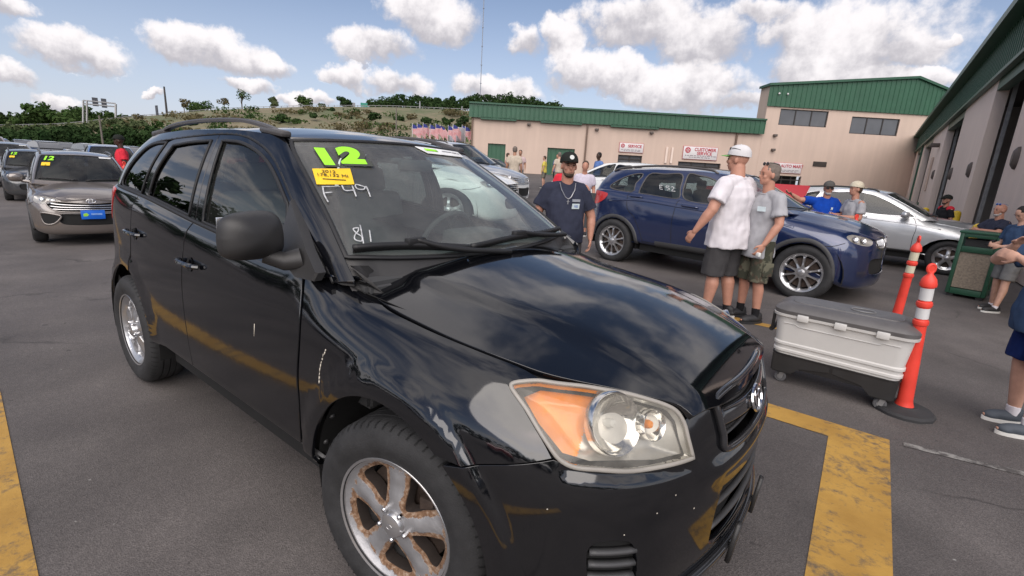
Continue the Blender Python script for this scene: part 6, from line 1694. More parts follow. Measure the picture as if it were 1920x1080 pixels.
t = NT('clear lamp lens'); tr = t.n('BsdfTransparent', Color=(.95, .95, .95, 1)).outputs[0]; gl = t.n('BsdfGlossy', Roughness=.03).outputs[0]
m2 = t.n('MixShader', Fac=two_sided_fresnel(t, 1.5)); t.link(tr, m2.inputs[1]); t.link(gl, m2.inputs[2]); t.link(m2.outputs[0], t.out.inputs['Surface']); M['lamp_clear'] = t.m

def logo_round(uv, r, mat_a, name='emblem'):
    def f(R_, on, warp):
        c, nn = on(NOSE, [uv], .012); bm = bmesh.new(); lathe(bm, [(.0005, .004), (r * .8, .004), (r, .001), (r, -.006)], 20)
        bmesh.ops.transform(bm, matrix=Matrix.Translation(c[0]) @ Vector(nn[0]).to_track_quat('Z', 'Y').to_matrix().to_4x4(), verts=bm.verts); warp(bm_obj(name, bm, mat_a, R_))
    return f
def marks_screen(items):
    """items: (name, outline in screen (a,v), material, height)"""
    def f(R_, on, warp):
        for nm, o, mt in items:
            warp(patch(nm, SCREEN, smooth_outline([(12 + a, b) for a, b in o], .2, tuple(range(len(o)))), step=(.3, .1), off=.006, mat=mt, parent=R_, wall=.001))
    return f
def strokes_screen(name, lines, mat, w=.01):
    def f(R_, on, warp):
        for ln in lines:
            q = crom(np.array([(12 + a, b) for a, b in ln]), np.linspace(0, len(ln) - 1, 4 * (len(ln) - 1) + 1)); Pq, Nq = on(SCREEN, q, .006); warp(strip(name, Pq, Nq, w, .002, mat, R_))
    return f
def word_screen(name, body, a, v, size, mat, dirn=1, bold=0.0):
    """flat lettering on the glass at (a, v)"""
    def f(R_, on, warp):
        cu_ = bpy.data.curves.new(name, 'FONT'); cu_.body = body; cu_.size = size; cu_.align_x = 'CENTER'; cu_.align_y = 'CENTER'; cu_.extrude = .0006; cu_.offset = bold
        ob = bpy.data.objects.new(name + '_tmp', cu_); COL.objects.link(ob)
        me = bpy.data.meshes.new_from_object(ob.evaluated_get(bpy.context.evaluated_depsgraph_get())); bpy.data.objects.remove(ob)
        c, nn = on(SCREEN, [(12 + a, v)], .009); c2, _ = on(SCREEN, [(12 + a + .02 * dirn, v)], .009); c = Vector(c[0]); n_ = Vector(nn[0]); X = (Vector(c2[0]) - c).normalized(); X = (X - n_ * X.dot(n_)).normalized(); Y = n_.cross(X)
        me.transform(Matrix(((X.x, Y.x, n_.x, c.x), (X.y, Y.y, n_.y, c.y), (X.z, Y.z, n_.z, c.z), (0, 0, 0, 1)))); warp(link(name, me, mat, R_))
    return f

IDX = ([-3.6, -2.66, -1.15, -.35, 0, .9], [-3.6, -2.66, -1.15, -.35, 0, .9])
XB = ([-3.6, -2.66, -1.15, -.35, 0, .9], [-4.05, -3.10, -1.42, -.38, 0, .74])
ZB = ([0, .20, .36, 1.15, 1.28, 1.70], [0, .20, .37, 1.17, 1.26, 1.72])
P_blue = carpaint('paint deep blue metallic', (.004, .016, .075), .45, .3, .04)
P_silver = carpaint('paint silver metallic', (.52, .53, .54), .5, .34, .03)
P_white = carpaint('paint white', (.74, .75, .74), 0, .35, .05)
P_taupe = carpaint('paint taupe metallic', (.17, .145, .13), .5, .33, .06)
P_bluef = carpaint('paint bright blue', (.02, .09, .30), .3, .3, .05)
P_red = carpaint('paint red', (.55, .02, .02), .1, .3, .04)
P_dark = carpaint('paint charcoal', (.03, .032, .036), .3, .3, .06)
P_grey = carpaint('paint grey metallic', (.20, .205, .21), .5, .34, .05)
P_maroon = carpaint('paint faded maroon', (.20, .07, .065), .3, .35, .12)

# blue crossover behind the two men
make_suv('deep blue crossover with E 52 marked on its rear window, behind the two talking men', (.42, 6.75, 0), radians(-7.5), dict(
    paint=P_blue, x=XB, z=ZB, y=1.04, R=.385, rimr=.68, twin=True, spokes=5, win=.008, wout=.014, cladding=M['plastic_grey'], rails=M['rail'],
    lamp=[(13.1, 5.9), (13.8, 6.5), (14.9, 6.35), (15.9, 6.1), (16.0, 5.4), (15.2, 5.05), (13.9, 5.1), (13.3, 5.4)],
    grille=([(16.4, 6.4), (17.7, 6.6), (17.75, 5.0), (16.7, 5.0)], [(18.3, 6.6), (19.6, 6.4), (19.3, 5.0), (18.25, 5.0)]), vertical=True, surround=M['chrome'], rear_glass=M['glass_door2'], seal=M['rail'],
    extra=[strokes_screen('window_marker', [[(-7.42 + (a + 7.22) * .6, .30 + (b - .28) * .6) for a, b in q] for q in [[(-7.22, .50), (-7.24, .28)], [(-7.22, .50), (-7.10, .50)], [(-7.23, .39), (-7.13, .39)], [(-7.24, .28), (-7.12, .28)], [(-6.80, .50), (-6.93, .50), (-6.94, .42), (-6.84, .40), (-6.83, .32), (-6.95, .29)], [(-6.73, .47), (-6.65, .50), (-6.61, .43), (-6.74, .28), (-6.58, .28)]]], M['window_ink'], .010)]))
# ---------------------------------------------------------------- further vehicles
lime_m = M['lime']
def year_marks(body='12'):
    return [word_screen('year_number', body, -1.9, .82, .19, lime_m, 1, .006), marks_screen([('mileage_card', [(-2.75, .66), (-1.75, .67), (-1.8, .55), (-2.8, .54)], M['card_yellow']), ('window_sticker', [(1.2, .965), (2.8, .955), (2.8, .90), (1.2, .905)], M['sticker_white'])])]
def plate(uv, w, h, mat, printm=None, body=None):
    def f(R_, on, warp):
        c, nn = on(NOSE, [uv], .022); c = Vector(c[0]); n_ = Vector(nn[0]); n_.z = 0; n_.normalize(); X = Vector((0, 0, 1)).cross(n_).normalized(); Mx = Matrix(((X.x, 0, n_.x, c.x), (X.y, 0, n_.y, c.y), (X.z, 1, n_.z, c.z), (0, 0, 0, 1)))
        bm = bmesh.new(); bx(bm, (0, 0, 0), (w, h, .012), bev=.003); bmesh.ops.transform(bm, matrix=Mx, verts=bm.verts); p = warp(bm_obj('front_plate', bm, mat, R_))
        if body:
            bm = bmesh.new(); bx(bm, (w * .15, .012, .0085), (w * .46, h * .20, .003)); bmesh.ops.transform(bm, matrix=Mx, verts=bm.verts); warp(bm_obj('plate_print', bm, printm, R_))
        if body:
            bm = bmesh.new(); prism(bm, [(-w * .40, -.03), (-w * .26, -.03), (-w * .17, .0), (-w * .26, .035), (-w * .40, .02)], .007, .009); bmesh.ops.transform(bm, matrix=Mx, verts=bm.verts); warp(bm_obj('plate_mark', bm, simple('plate lime mark', (.35, .70, .05), .5), R_))
    return f
def oval_h(R_, on, warp):
    c, nn = on(NOSE, [(18, 6.35)], .012); c = Vector(c[0]); q = Vector(nn[0]).to_track_quat('Z', 'Y').to_matrix().to_4x4(); Mx = Matrix.Translation(c) @ q
    bm = bmesh.new(); tube(bm, [Mx @ Vector((.070 * cos(a), .038 * sin(a), 0)) for a in np.linspace(0, 2 * pi, 28, endpoint=False)], .006, 6, True); warp(bm_obj('oval_badge', bm, M['chrome'], R_))
    bm = bmesh.new(); tube(bm, [Mx @ Vector((-.036, -.026, 0)), Mx @ Vector((-.018, .028, 0))], .006, 6); tube(bm, [Mx @ Vector((.018, -.028, 0)), Mx @ Vector((.036, .026, 0))], .006, 6); tube(bm, [Mx @ Vector((-.028, -.004, 0)), Mx @ Vector((.028, .004, 0))], .006, 6); warp(bm_obj('badge_letter', bm, M['chrome'], R_))
def foglamps(R_, on, warp):
    for s in (0, 1):
        o = [(14.2, 3.5), (15.9, 3.2), (15.4, 2.3), (14.4, 2.2)]; o = o if not s else [(36 - a, b) for a, b in o]
        so = smooth_outline(o, .15); warp(patch('fog_recess', NOSE, so, step=(.3, .4), off=.004, mat=M['under'], parent=R_, wall=.01))
        Pq, Nq = on(NOSE, so, .006); warp(strip('fog_surround', Pq, Nq, .03, .010, P_taupe, R_, closed=True))
XT = ([-3.6, -2.66, -1.15, -.35, 0, .9], [-3.52, -2.64, -1.10, -.32, 0, .86]); ZT = ([0, .20, .36, 1.15, 1.28, 1.70], [0, .20, .36, 1.13, 1.28, 1.74])
taupe_spec = dict(paint=P_taupe, x=XT, z=ZT, y=.98, R=.345, spokes=5, win=.03, wout=.04, rails=M['rail'], mirror=P_taupe, rear_glass=M['glass_tint'], cladding=M['plastic_grey'],
    lamp=[(12.2, 5.9), (12.9, 6.6), (14.0, 6.7), (15.4, 6.5), (16.5, 6.0), (15.6, 5.5), (14.2, 4.9), (13.0, 5.1)],
    grille=([(15.6, 6.75), (18, 7.0), (20.4, 6.75), (18, 6.50)], [(14.8, 5.5), (18, 5.7), (21.2, 5.5), (20.5, 4.0), (18, 3.75), (15.5, 4.0)]), bars=[4.25, 4.75, 5.25], bar_w=.020, surround=P_taupe, extra=year_marks() + [oval_h, foglamps, plate((18, 3.35), .36, .17, simple('bright blue dealer plate', (.01, .13, .62), .4), simple('plate pale print', (.20, .36, .75), .5), True)])
make_suv('taupe crossover with roof rails and bright blue front plate, next behind the black car', (-9.15, .27, 0), radians(-8), taupe_spec, 'cars queued in the lane at left', .80)
def simple_spec(p, **k):
    d = dict(paint=p, x=XT, z=ZT, y=1.0, R=.35, lod=0, rear_glass=M['glass_tint']); d.update(k); return d
XS = ([-3.6, -2.66, -1.15, -.35, 0, .9], [-3.75, -2.70, -1.35, -.42, 0, .85]); ZS = ([0, .20, .36, 1.15, 1.28, 1.70], [0, .18, .33, .98, 1.06, 1.44])
make_suv('charcoal crossover with lime 12 on its glass, second car behind the black one', (-16.6, .80, 0), radians(-6), simple_spec(P_dark, lod=1, rails=M['rail'], extra=year_marks()), 'cars queued in the lane at left', .74)
make_suv('dark grey car with lime marks, third in the queue behind the black car', (-22, 1.0, 0), radians(-6), simple_spec(P_grey, extra=year_marks()), 'cars queued in the lane at left', .82)
make_suv('silver grey car, fourth in the queue behind the black car', (-28, 1.5, 0), radians(-6), simple_spec(P_silver, z=ZS, x=XS, extra=year_marks()), 'cars queued in the lane at left', .95)
make_suv('dark red car, last of the queue behind the black car', (-34, 1.7, 0), radians(-6), simple_spec(P_maroon), 'cars queued in the lane at left', .95)
make_suv('bright blue boxy pickup with white slatted grille beyond the taupe crossover', (-19.5, 3.15, 0), radians(-10), simple_spec(P_bluef, lod=1, bars=[4.95, 5.4, 5.9, 6.3], bar_w=.03, bar_mat=M['sign_white'], grille=([(15.6, 6.5), (18, 6.7), (20.4, 6.5), (20.3, 4.6), (18, 4.5), (15.7, 4.6)],), roof=P_silver), None, .88)
# silver crossover by the bays
make_suv('silver crossover with dark tinted rear glass, parked nose to the service bays', (2.17, 11.55, 0), radians(-3), dict(paint=P_silver, x=([-3.6, -2.66, -1.15, -.35, 0, .9], [-3.9, -2.85, -1.35, -.40, 0, .86]), z=([0, .20, .36, 1.15, 1.28, 1.70], [0, .18, .35, 1.12, 1.24, 1.68]), y=1.02, R=.36, spokes=5, win=.03, wout=.035, rails=M['plastic_grey'], handle=M['chrome'], rear_glass=M['glass_tint2'], lamp=[(12.5, 5.9), (13.3, 6.6), (14.8, 6.5), (16.1, 6.0), (16.0, 5.2), (14.6, 4.9), (13.2, 5.2)], seal=M['chrome']), None, .93)
# pale crossover seen through the windshield and the big grilled truck behind it
make_suv('white crossover with amber marker lamp, seen through the windshield of the black car', (-7.3, 7.22, 0), radians(25), dict(paint=P_white, x=([-3.6, -2.66, -1.15, -.35, 0, .9], [-3.8, -2.75, -1.25, -.35, 0, .86]), z=([0, .20, .36, 1.15, 1.28, 1.70], [0, .20, .36, 1.00, 1.08, 1.40]), y=1.0, R=.37, spokes=5, win=.018, wout=.022, lamp=[(12.9, 5.7), (13.6, 6.4), (14.9, 6.3), (16.0, 6.0), (15.9, 5.4), (14.8, 5.1), (13.5, 5.0)]), None, 1.5)
make_suv('big silver truck with wide black barred grille, nose showing past the windshield edge', (-9.3, 10.9, gz(-9.3, 10.9)), radians(12), dict(paint=P_silver, x=([-3.6, -2.66, -1.15, -.35, 0, .9], [-4.4, -3.3, -1.35, -.40, 0, .80]), z=([0, .20, .36, 1.15, 1.28, 1.70], [0, .30, .44, 1.30, 1.44, 1.95]), y=1.1, R=.42, spokes=5, win=.03, wout=.04, rails=M['rail'], grille=([(15.3, 6.7), (18, 6.9), (20.7, 6.7), (20.5, 4.6), (18, 4.3), (15.5, 4.6)],), bars=[4.8, 5.2, 5.6, 6.0, 6.4], bar_w=.028, surround=M['chrome']), None, 1.12)
make_suv('silver grey hatchback parked between the big truck and the low building', (-12.6, 15.2, gz(-12.6, 15.2)), radians(-20), simple_spec(P_grey, lod=1, z=ZS, x=XS), None, 1.15)
make_suv('white hatchback behind the bearded man, parked side on before the low building', (-8.6, 14.9, gz(-8.6, 14.9)), radians(172), simple_spec(P_white, lod=1, z=ZS, x=XS, R=.34, spokes=5), None, 1.22)
make_suv('white sedan with red stickers on its rear glass beside the white hatchback', (-6.1, 14.2, gz(-6.1, 14.2)), radians(160), simple_spec(P_white, z=ZS, x=XS, rear_glass=M['glass_door2']), None, 1.2)
# red car with its hood raised, and the faded maroon one behind
rc = make_suv('red car with raised hood between the grey tee man and the blue polo man', (-1.05, 10.6, 0), radians(-100), simple_spec(P_red, lod=1, z=ZS, x=XS), None, 1.0)
make_suv('maroon car with faded roof beyond the red car', (-3.2, 14.2, gz(-3.2, 14.2)), radians(-60), simple_spec(P_maroon, lod=1), None, 1.05)
# raised hood leaning over the red car's engine bay
bm = bmesh.new(); prism(bm, [(-.62, 0), (.62, 0), (.56, .95), (-.56, .95)], 0, .035, 'Z', Matrix.Translation((-1.05, 10.0, .93)) @ Matrix.Rotation(radians(-10), 4, 'Z') @ Matrix.Rotation(radians(38), 4, 'X')); bmesh.ops.bevel(bm, geom=list(bm.edges), offset=.012, segments=2, affect='EDGES')
ho = bm_obj('raised_hood', bm, P_red); ho.parent = rc; ho.matrix_parent_inverse = (Matrix.Translation(rc.location) @ Matrix.Rotation(radians(-100), 4, 'Z')).inverted()
# rows of cars far off at left
import itertools as _it
rg = random.Random(77); pal = [P_silver, P_white, P_dark, P_grey, P_maroon, P_bluef, P_taupe, P_red, P_white, P_silver]
proto = None; k = 0
names = ['silver', 'white', 'charcoal', 'grey', 'maroon', 'blue', 'taupe', 'red', 'white', 'silver']
spots = [(-44 - 2.9 * i, -7.5 + 3.1 * i * .35 + j * 0, j) for i in range(0) for j in range(1)]
def farcar(mat, loc, rz, s=1.0):
    R_ = empty('parked_car', loc, rz, 'x', 'car', 'cars in the far rows of the lot', (s,) * 3)
    bm = bmesh.new(); prof = [(-2.2, .35), (-2.25, .8), (-2.1, .98), (-1.2, 1.0), (.6, 1.0), (1.9, .86), (2.2, .7), (2.25, .35)]
    prism(bm, prof, -.88, .88, 'Y'); bmesh.ops.bevel(bm, geom=list(bm.edges), offset=.10, segments=2, affect='EDGES'); bm_obj('body', bm, mat, R_)
    bm = bmesh.new(); prism(bm, [(-2.0, .97), (-1.6, 1.42), (-.2, 1.5), (.5, 1.42), (1.15, .97)], -.74, .74, 'Y'); 
    for v in bm.verts:
        if v.co.z > 1.2: v.co.y *= .82
    bmesh.ops.bevel(bm, geom=list(bm.edges), offset=.06, segments=2, affect='EDGES'); bm_obj('glass_house', bm, M['window_dark'], R_)
    bm = bmesh.new(); prism(bm, [(-1.55, 1.44), (-.2, 1.52), (.42, 1.46), (.42, 1.40), (-1.55, 1.38)], -.56, .56, 'Y'); bm_obj('roof', bm, mat, R_)
    for x in (-1.4, 1.4):
        for y in (-.82, .82):
            bm = bmesh.new(); cyl(bm, (x, y - .1, .33), (x, y + .1, .33), .33, n=14); bm_obj('wheel', bm, M['tyre'], R_)
    return R_
fc = []
for i in range(34):
    row = i // 17; q = i % 17; y = -10 + q * 2.75; x = -47 - row * 9 - q * .6
    c = farcar(pal[(i * 7 + row) % 10], (x, y, 0), radians(rg.uniform(-3, 3)) + (0 if row else .1)); fc.append(c)
    c['label'] = '%s car, %s from the left in the %s row by the hedge' % (names[(i * 7 + row) % 10], ['first', 'second', 'third', 'fourth', 'fifth', 'sixth', 'seventh', 'eighth', 'ninth', 'tenth', 'eleventh', 'twelfth', 'thirteenth', 'fourteenth', 'fifteenth', 'sixteenth', 'seventeenth'][q], 'front' if row == 0 else 'rear')
# long pale trailer rack behind the man in red
Tr = empty('trailer', (-17.5, 5.6, 0), radians(-20), 'pale open trailer frame beyond the man in the red tee', 'trailer')
for z in (1.75,): box('top_rail', (0, 0, z), (5.5, .12, .10), M['sign_white'], Tr)
for x in (-2.6, -1.2, .4, 2.0): box('upright', (x, 0, .95), (.08, .08, 1.52), M['steel'], Tr)
box('deck', (0, 0, .55), (5.6, 1.8, .12), M['steel'], Tr)
for x in (-.5, .5):
    for y in (-.95, .95): 
        bm = bmesh.new(); cyl(bm, (x, y - .1, .33), (x, y + .1, .33), .33, n=16); bm_obj('wheel', bm, M['tyre'], Tr)
# across the lane behind the viewer: a tree line, mirrored in the black car's glass
rg = random.Random(4); V = []; F = []
for i in range(46):
    a = radians(-175 + i * 3.6); d = rg.uniform(48, 60); v, f = leaf_cloud(rg, blobs_for(rg, rg.uniform(6, 10), rg.uniform(3.5, 5.5), 8, .15), 420, .55); n0 = len(V)
    V += [(CAM_POS.x + d * cos(a) + p[0], CAM_POS.y + d * sin(a) + p[1], p[2]) for p in v]; F += [tuple(q + n0 for q in k) for k in f]
tag(link('far_wood', mesh_np('far_wood', V, F, False), M['leaf_dark']), 'tree line across the road behind the viewer', 'trees', kind='stuff')
for i, (x, y, m_) in enumerate([(-9, -9.5, P_white), (-4.5, -9.8, P_silver), (.5, -9.6, P_red), (5.5, -9.9, P_grey)]):
    c = farcar(m_, (x, y, 0), radians(90 + rg.uniform(-4, 4)), 1.0); c['label'] = ['white', 'silver', 'red', 'grey'][i] + ' car in the row behind the viewer'; c['group'] = 'cars behind the viewer'
# ---------------------------------------------------------------- the wheeled cooler
def build_cooler():
    C_ = empty('wheeled_cooler', (1.00, 2.60, 0), radians(-2), 'big grey white cooler on casters with dark lid, standing between the cars', 'cooler')
    cream = simple('cooler shell plastic', (.56, .55, .53), .45, var=.05, scale=4, bump=.05); dark = simple('cooler base plastic', (.018, .017, .017), .5); lidm = simple('cooler lid grey', (.10, .095, .095), .42, var=.15, bump=.15, bscale=200)
    def rr(L, W, r, n=6):
        P = []
        for cx, cy, a0 in ((L / 2 - r, W / 2 - r, 0), (-L / 2 + r, W / 2 - r, 90), (-L / 2 + r, -W / 2 + r, 180), (L / 2 - r, -W / 2 + r, 270)):
            for k in range(n + 1): a = radians(a0 + 90 * k / n); P.append((cx + r * cos(a), cy + r * sin(a)))
        return P
    def shell(name, levels, mat, parent=C_, capb=True, capt=True):
        bm = bmesh.new(); R = []
        for z, L, W, r in levels: R.append([bm.verts.new((x, y, z)) for x, y in rr(L, W, r)])
        n = len(R[0])
        for i in range(len(R) - 1):
            for k in range(n): bm.faces.new((R[i][k], R[i][(k + 1) % n], R[i + 1][(k + 1) % n], R[i + 1][k]))
        if capb: bm.faces.new(R[0][::-1])
        if capt: bm.faces.new(R[-1])
        return bm_obj(name, bm, mat, parent, auto=radians(30))
    shell('body', [(.225, .80, .40, .07), (.26, .805, .405, .07), (.268, .825, .425, .07), (.285, .825, .425, .07), (.293, .81, .41, .07), (.315, .812, .412, .07), (.323, .832, .432, .07), (.34, .832, .432, .07), (.348, .817, .417, .07), (.50, .85, .44, .08), (.545, .86, .45, .08), (.552, .90, .49, .09), (.572, .905, .495, .09)], cream)
    shell('base', [(.14, .795, .395, .07), (.225, .815, .415, .07), (.245, .822, .422, .07), (.247, .80, .40, .07)], dark)
    # legs of the base with the arch between them
    for sx in (-1, 1):
        bm = bmesh.new(); prism(bm, [(sx * .40, .245), (sx * .395, .09), (sx * .25, .09), (sx * .20, .165), (sx * .0, .175), (sx * .0, .245)][:: sx], -.208, .208, 'Y'); bmesh.ops.bevel(bm, geom=list(bm.edges), offset=.010, segments=2, affect='EDGES'); bm_obj('base_leg', bm, dark, C_)
    shell('lid', [(.574, .90, .49, .10), (.60, .905, .495, .11), (.618, .88, .47, .11), (.640, .82, .41, .10), (.652, .74, .33, .09)], lidm)
    shell('lid_panel', [(.650, .70, .29, .08), (.658, .69, .28, .08), (.656, .66, .25, .07)], lidm)
    bm = bmesh.new(); tube(bm, [(.10 + .075 * cos(a), .055 * sin(a), .660) for a in np.linspace(0, 2 * pi, 24, endpoint=False)], .004, 6, True); bm_obj('lid_emblem', bm, simple('cooler lid light', (.2, .2, .2), .4), C_)
    for x in (-.24, .0, .25): box('latch', (x, -.252, .562), (.075, .018, .05), cream, C_, bev=.006)
    box('drain_tag', (.0, -.216, .50), (.035, .006, .035), simple('pale latch', (.6, .59, .56), .4), C_, bev=.002)
    for x0, x1, z0, z1 in ((-.36, -.28, .50, .50), (-.28, -.26, .50, .485), (-.26, .24, .485, .485), (.24, .26, .485, .50), (.26, .36, .50, .50)):
        bm = bmesh.new(); tube(bm, [(x0, -.2235 - (z0 - .5) * .03, z0), (x1, -.2235 - (z1 - .5) * .03, z1)], .0035, 5); bm_obj('moulding_line', bm, cream, C_)
    for sx in (-1, 1):
        Hn = bpy.data.objects.new('side_handle', None); COL.objects.link(Hn); Hn.parent = C_
        for y in (-.10, .10): box('handle_arm', (sx * .455, y, .48), (.022, .03, .17), dark, Hn, bev=.008)
        bm = bmesh.new(); tube(bm, [(sx * .458, -.11, .40), (sx * .458, .11, .40)], .018, 10); bm_obj('handle_grip', bm, dark, Hn)
    rub = simple('grey caster tyre', (.10, .10, .105), .5); zinc = simple('zinc caster', (.45, .45, .45), .35, .8)
    for sx in (-1, 1):
        for sy in (-1, 1):
            K = bpy.data.objects.new('caster', None); COL.objects.link(K); K.parent = C_; x, y = sx * .325, sy * .15
            bm = bmesh.new(); lathe(bm, [(.018, -.014), (.036, -.014), (.042, -.009), (.042, .009), (.036, .014), (.018, .014)], 24, 'Y', (x, y, .042), True); bm_obj('caster_wheel', bm, rub, K)
            bm = bmesh.new(); lathe(bm, [(.001, -.016), (.020, -.016), (.020, .016), (.001, .016)], 16, 'Y', (x, y, .042)); bm_obj('caster_hub', bm, zinc, K)
            bm = bmesh.new()
            for q in (-.021, .021): bx(bm, (x + .008, y + q, .065), (.032, .004, .062), Matrix.Rotation(radians(15), 3, 'Y'))
            bx(bm, (x + .014, y, .094), (.055, .06, .006)); bm_obj('caster_fork', bm, zinc, K)
build_cooler()
# ---------------------------------------------------------------- delineator posts
post_red = simple('orange red post plastic', (.72, .055, .035), .42, var=.12, scale=6, bump=.08, bscale=120); band_w = simple('white reflective band', (.62, .62, .62), .35, var=.06); band_y = simple('cream reflective band', (.60, .56, .42), .4, var=.06); rubberb = simple('recycled rubber base', (.028, .028, .030), .8, bump=.3)
def build_post(loc, label, band, tilt=(0, 0), s=1.0, flat_loop=False):
    B_ = empty('traffic_post', loc, rnd.uniform(0, 6), label, 'traffic post', 'orange red traffic posts', (s,) * 3)
    bm = bmesh.new(); lathe(bm, [(.001, .0), (.185, .0), (.185, .018), (.172, .034), (.085, .046), (.075, .055), (.001, .055)], 12); bm_obj('rubber_base', bm, rubberb, B_)
    T = Matrix.Rotation(radians(tilt[0]), 4, 'X') @ Matrix.Rotation(radians(tilt[1]), 4, 'Y')
    def L(name, prof, mat, n=28):
        bm = bmesh.new(); lathe(bm, prof, n); bmesh.ops.transform(bm, matrix=T, verts=bm.verts); return bm_obj(name, bm, mat, B_)
    L('post', [(.058, .05), (.050, .075), (.046, .10), (.037, .66), (.043, .665), (.046, .68), (.043, .695), (.037, .70), (.036, .705), (.036, .79), (.043, .795), (.046, .81), (.043, .825), (.036, .83), (.036, .93), (.046, .935), (.048, .95), (.040, .985), (.027, 1.005), (.018, 1.015), (.016, 1.03), (.001, 1.035)], post_red)
    L('reflective_band', [(.0373, .71), (.0373, .785)], band); L('reflective_band', [(.0373, .84), (.0373, .925)], band)
    bm = bmesh.new(); tube(bm, [(.022 * cos(a), 0, 1.055 + .028 * sin(a)) for a in np.linspace(0, 2 * pi, 20, endpoint=False)], .010, 10, True); bx(bm, (0, 0, 1.055), (.03, .014, .04)) if not flat_loop else None
    bmesh.ops.transform(bm, matrix=T, verts=bm.verts); bm_obj('lifting_ring', bm, post_red, B_)
    return B_
build_post((1.46, 2.52, 0), 'nearest orange red traffic post with two white bands on a black rubber base', band_w, (2, -5))
build_post((1.37, 4.75, 0), 'orange red traffic post with cream bands standing behind the wheeled cooler', band_y, (0, -5), 1.02)
build_post((.78, 7.75, 0), 'faded orange traffic post with cream bands in front of the man in the cream cap', band_y, (0, -5), 1.05)
build_post((-12.1, 1.55, 0), 'small orange red post far left beside the man in red', band_y, (0, 0), 1.1)
# ---------------------------------------------------------------- litter bin
def build_bin():
    B_ = empty('litter_bin', (2.28, 8.42, 0), radians(-12), 'green framed litter bin with tan panels standing in front of the silver car nose', 'litter bin'); w = .46; h = .93
    gm = M['green_dark']; pm = simple('tan pebble panel', (.27, .225, .175), .9, var=.25, scale=40, bump=.4, bscale=150)
    for sx in (-1, 1):
        for sy in (-1, 1): box('corner_post', (sx * (w / 2 - .025), sy * (w / 2 - .025), h / 2 + .05), (.05, .05, h), gm, B_, bev=.006)
    for z in (.09, .74, h + .02):
        for s in (-1, 1): box('frame_rail', (0, s * (w / 2 - .025), z), (w - .104, .045, .09 if z < .8 else .06), gm, B_, bev=.006); box('frame_rail', (s * (w / 2 - .025), 0, z), (.045, w - .104, .09 if z < .8 else .06), gm, B_, bev=.006)
    for s in (-1, 1): box('side_panel', (0, s * (w / 2 - .035), .42), (w - .102, .02, .548), pm, B_); box('side_panel', (s * (w / 2 - .035), 0, .42), (.02, w - .102, .548), pm, B_)
    box('inner_liner', (0, 0, .50), (w - .14, w - .14, .78), simple('dark bin liner', (.02, .02, .02), .6), B_)
    box('bin_top', (0, 0, h + .065), (w + .03, w + .03, .035), gm, B_, bev=.008)
    for sx in (-1, 1):
        for sy in (-1, 1): box('bin_foot', (sx * .17, sy * .17, .022), (.08, .08, .044), blackp, B_)
blackp = simple('black rubber foot', (.02, .02, .02), .7)
build_bin()
# ---------------------------------------------------------------- people
from mathutils import noise as mnoise
def _ell(bm, c, r, rot=None, n=3):
    m = Matrix.Translation(c) @ (rot.to_4x4() if rot is not None else Matrix.Identity(4)) @ Matrix.Diagonal((r[0], r[1], r[2], 1))
    bmesh.ops.create_icosphere(bm, subdivisions=n, radius=1, matrix=m)
def _loft(bm, rings, n=20):
    """closed tube through rings [(centre, rx, ry, (axis x), (axis y))], flat ends"""
    R_ = []
    for c, rx, ry, ax, ay in rings:
        c = Vector(c); R_.append([bm.verts.new(c + ax * (rx * cos(2 * pi * k / n)) + ay * (ry * sin(2 * pi * k / n))) for k in range(n)])
    for i in range(len(R_) - 1):
        for k in range(n): bm.faces.new((R_[i][k], R_[i][(k + 1) % n], R_[i + 1][(k + 1) % n], R_[i + 1][k]))
    bm.faces.new(R_[0][::-1]); bm.faces.new(R_[-1])
def _limb(bm, p0, p1, r0, r1, caps=True, flat=1.0):
    p0 = Vector(p0); p1 = Vector(p1); t = (p1 - p0).normalized(); a = t.orthogonal().normalized(); b = t.cross(a)
    _loft(bm, [(p0, r0, r0 * flat, a, b), (p1, r1, r1 * flat, a, b)], 16)
    if caps: _ell(bm, p0, (r0,) * 3, n=2); _ell(bm, p1, (r1,) * 3, n=2)
def remesh(bm, voxel, smooth=4, wr=0.0, ws=9.0, seed=0):
    bmesh.ops.recalc_face_normals(bm, faces=bm.faces)
    me = bpy.data.meshes.new('tmp'); bm.to_mesh(me); bm.free()
    ob = bpy.data.objects.new('tmp', me); COL.objects.link(ob)
    md = ob.modifiers.new('r', 'REMESH'); md.mode = 'VOXEL'; md.voxel_size = voxel; md.use_smooth_shade = True
    ms = ob.modifiers.new('s', 'SMOOTH'); ms.iterations = smooth; ms.factor = .5
    out = bpy.data.meshes.new_from_object(ob.evaluated_get(bpy.context.evaluated_depsgraph_get())); bpy.data.objects.remove(ob); bpy.data.meshes.remove(me)
    if wr:
        n = len(out.vertices); co = np.empty(n * 3, np.float32); out.vertices.foreach_get('co', co); no = np.empty(n * 3, np.float32); out.vertex_normals.foreach_get('vector', no)
        co = co.reshape(-1, 3); no = no.reshape(-1, 3); o = Vector((seed * 3.1, seed, 0))
        d = np.array([mnoise.noise(Vector((v[0] * ws, v[1] * ws, v[2] * ws * .55 + v[0] * 3)) + o) + .5 * mnoise.noise(Vector((v[0] * ws * 2.3, v[1] * ws * 2.3, v[2] * ws * 1.4)) - o) for v in co.tolist()])
        out.vertices.foreach_set('co', (co + no * (d * wr)[:, None]).ravel()); out.update()
    out.polygons.foreach_set('use_smooth', [True] * len(out.polygons)); return out
SKINC = {}
def skin(tone):
    c = {'pale': (.52, .30, .22), 'ruddy': (.47, .235, .165), 'tan': (.38, .20, .13), 'dark': (.055, .030, .020)}[tone]
    return simple('skin ' + tone, c, .5, var=.10, scale=14, spec=.4)
def cloth(name, c, var=.12): return simple(name, c, .9, var=var, scale=16, bump=.25, bscale=260, spec=.2)
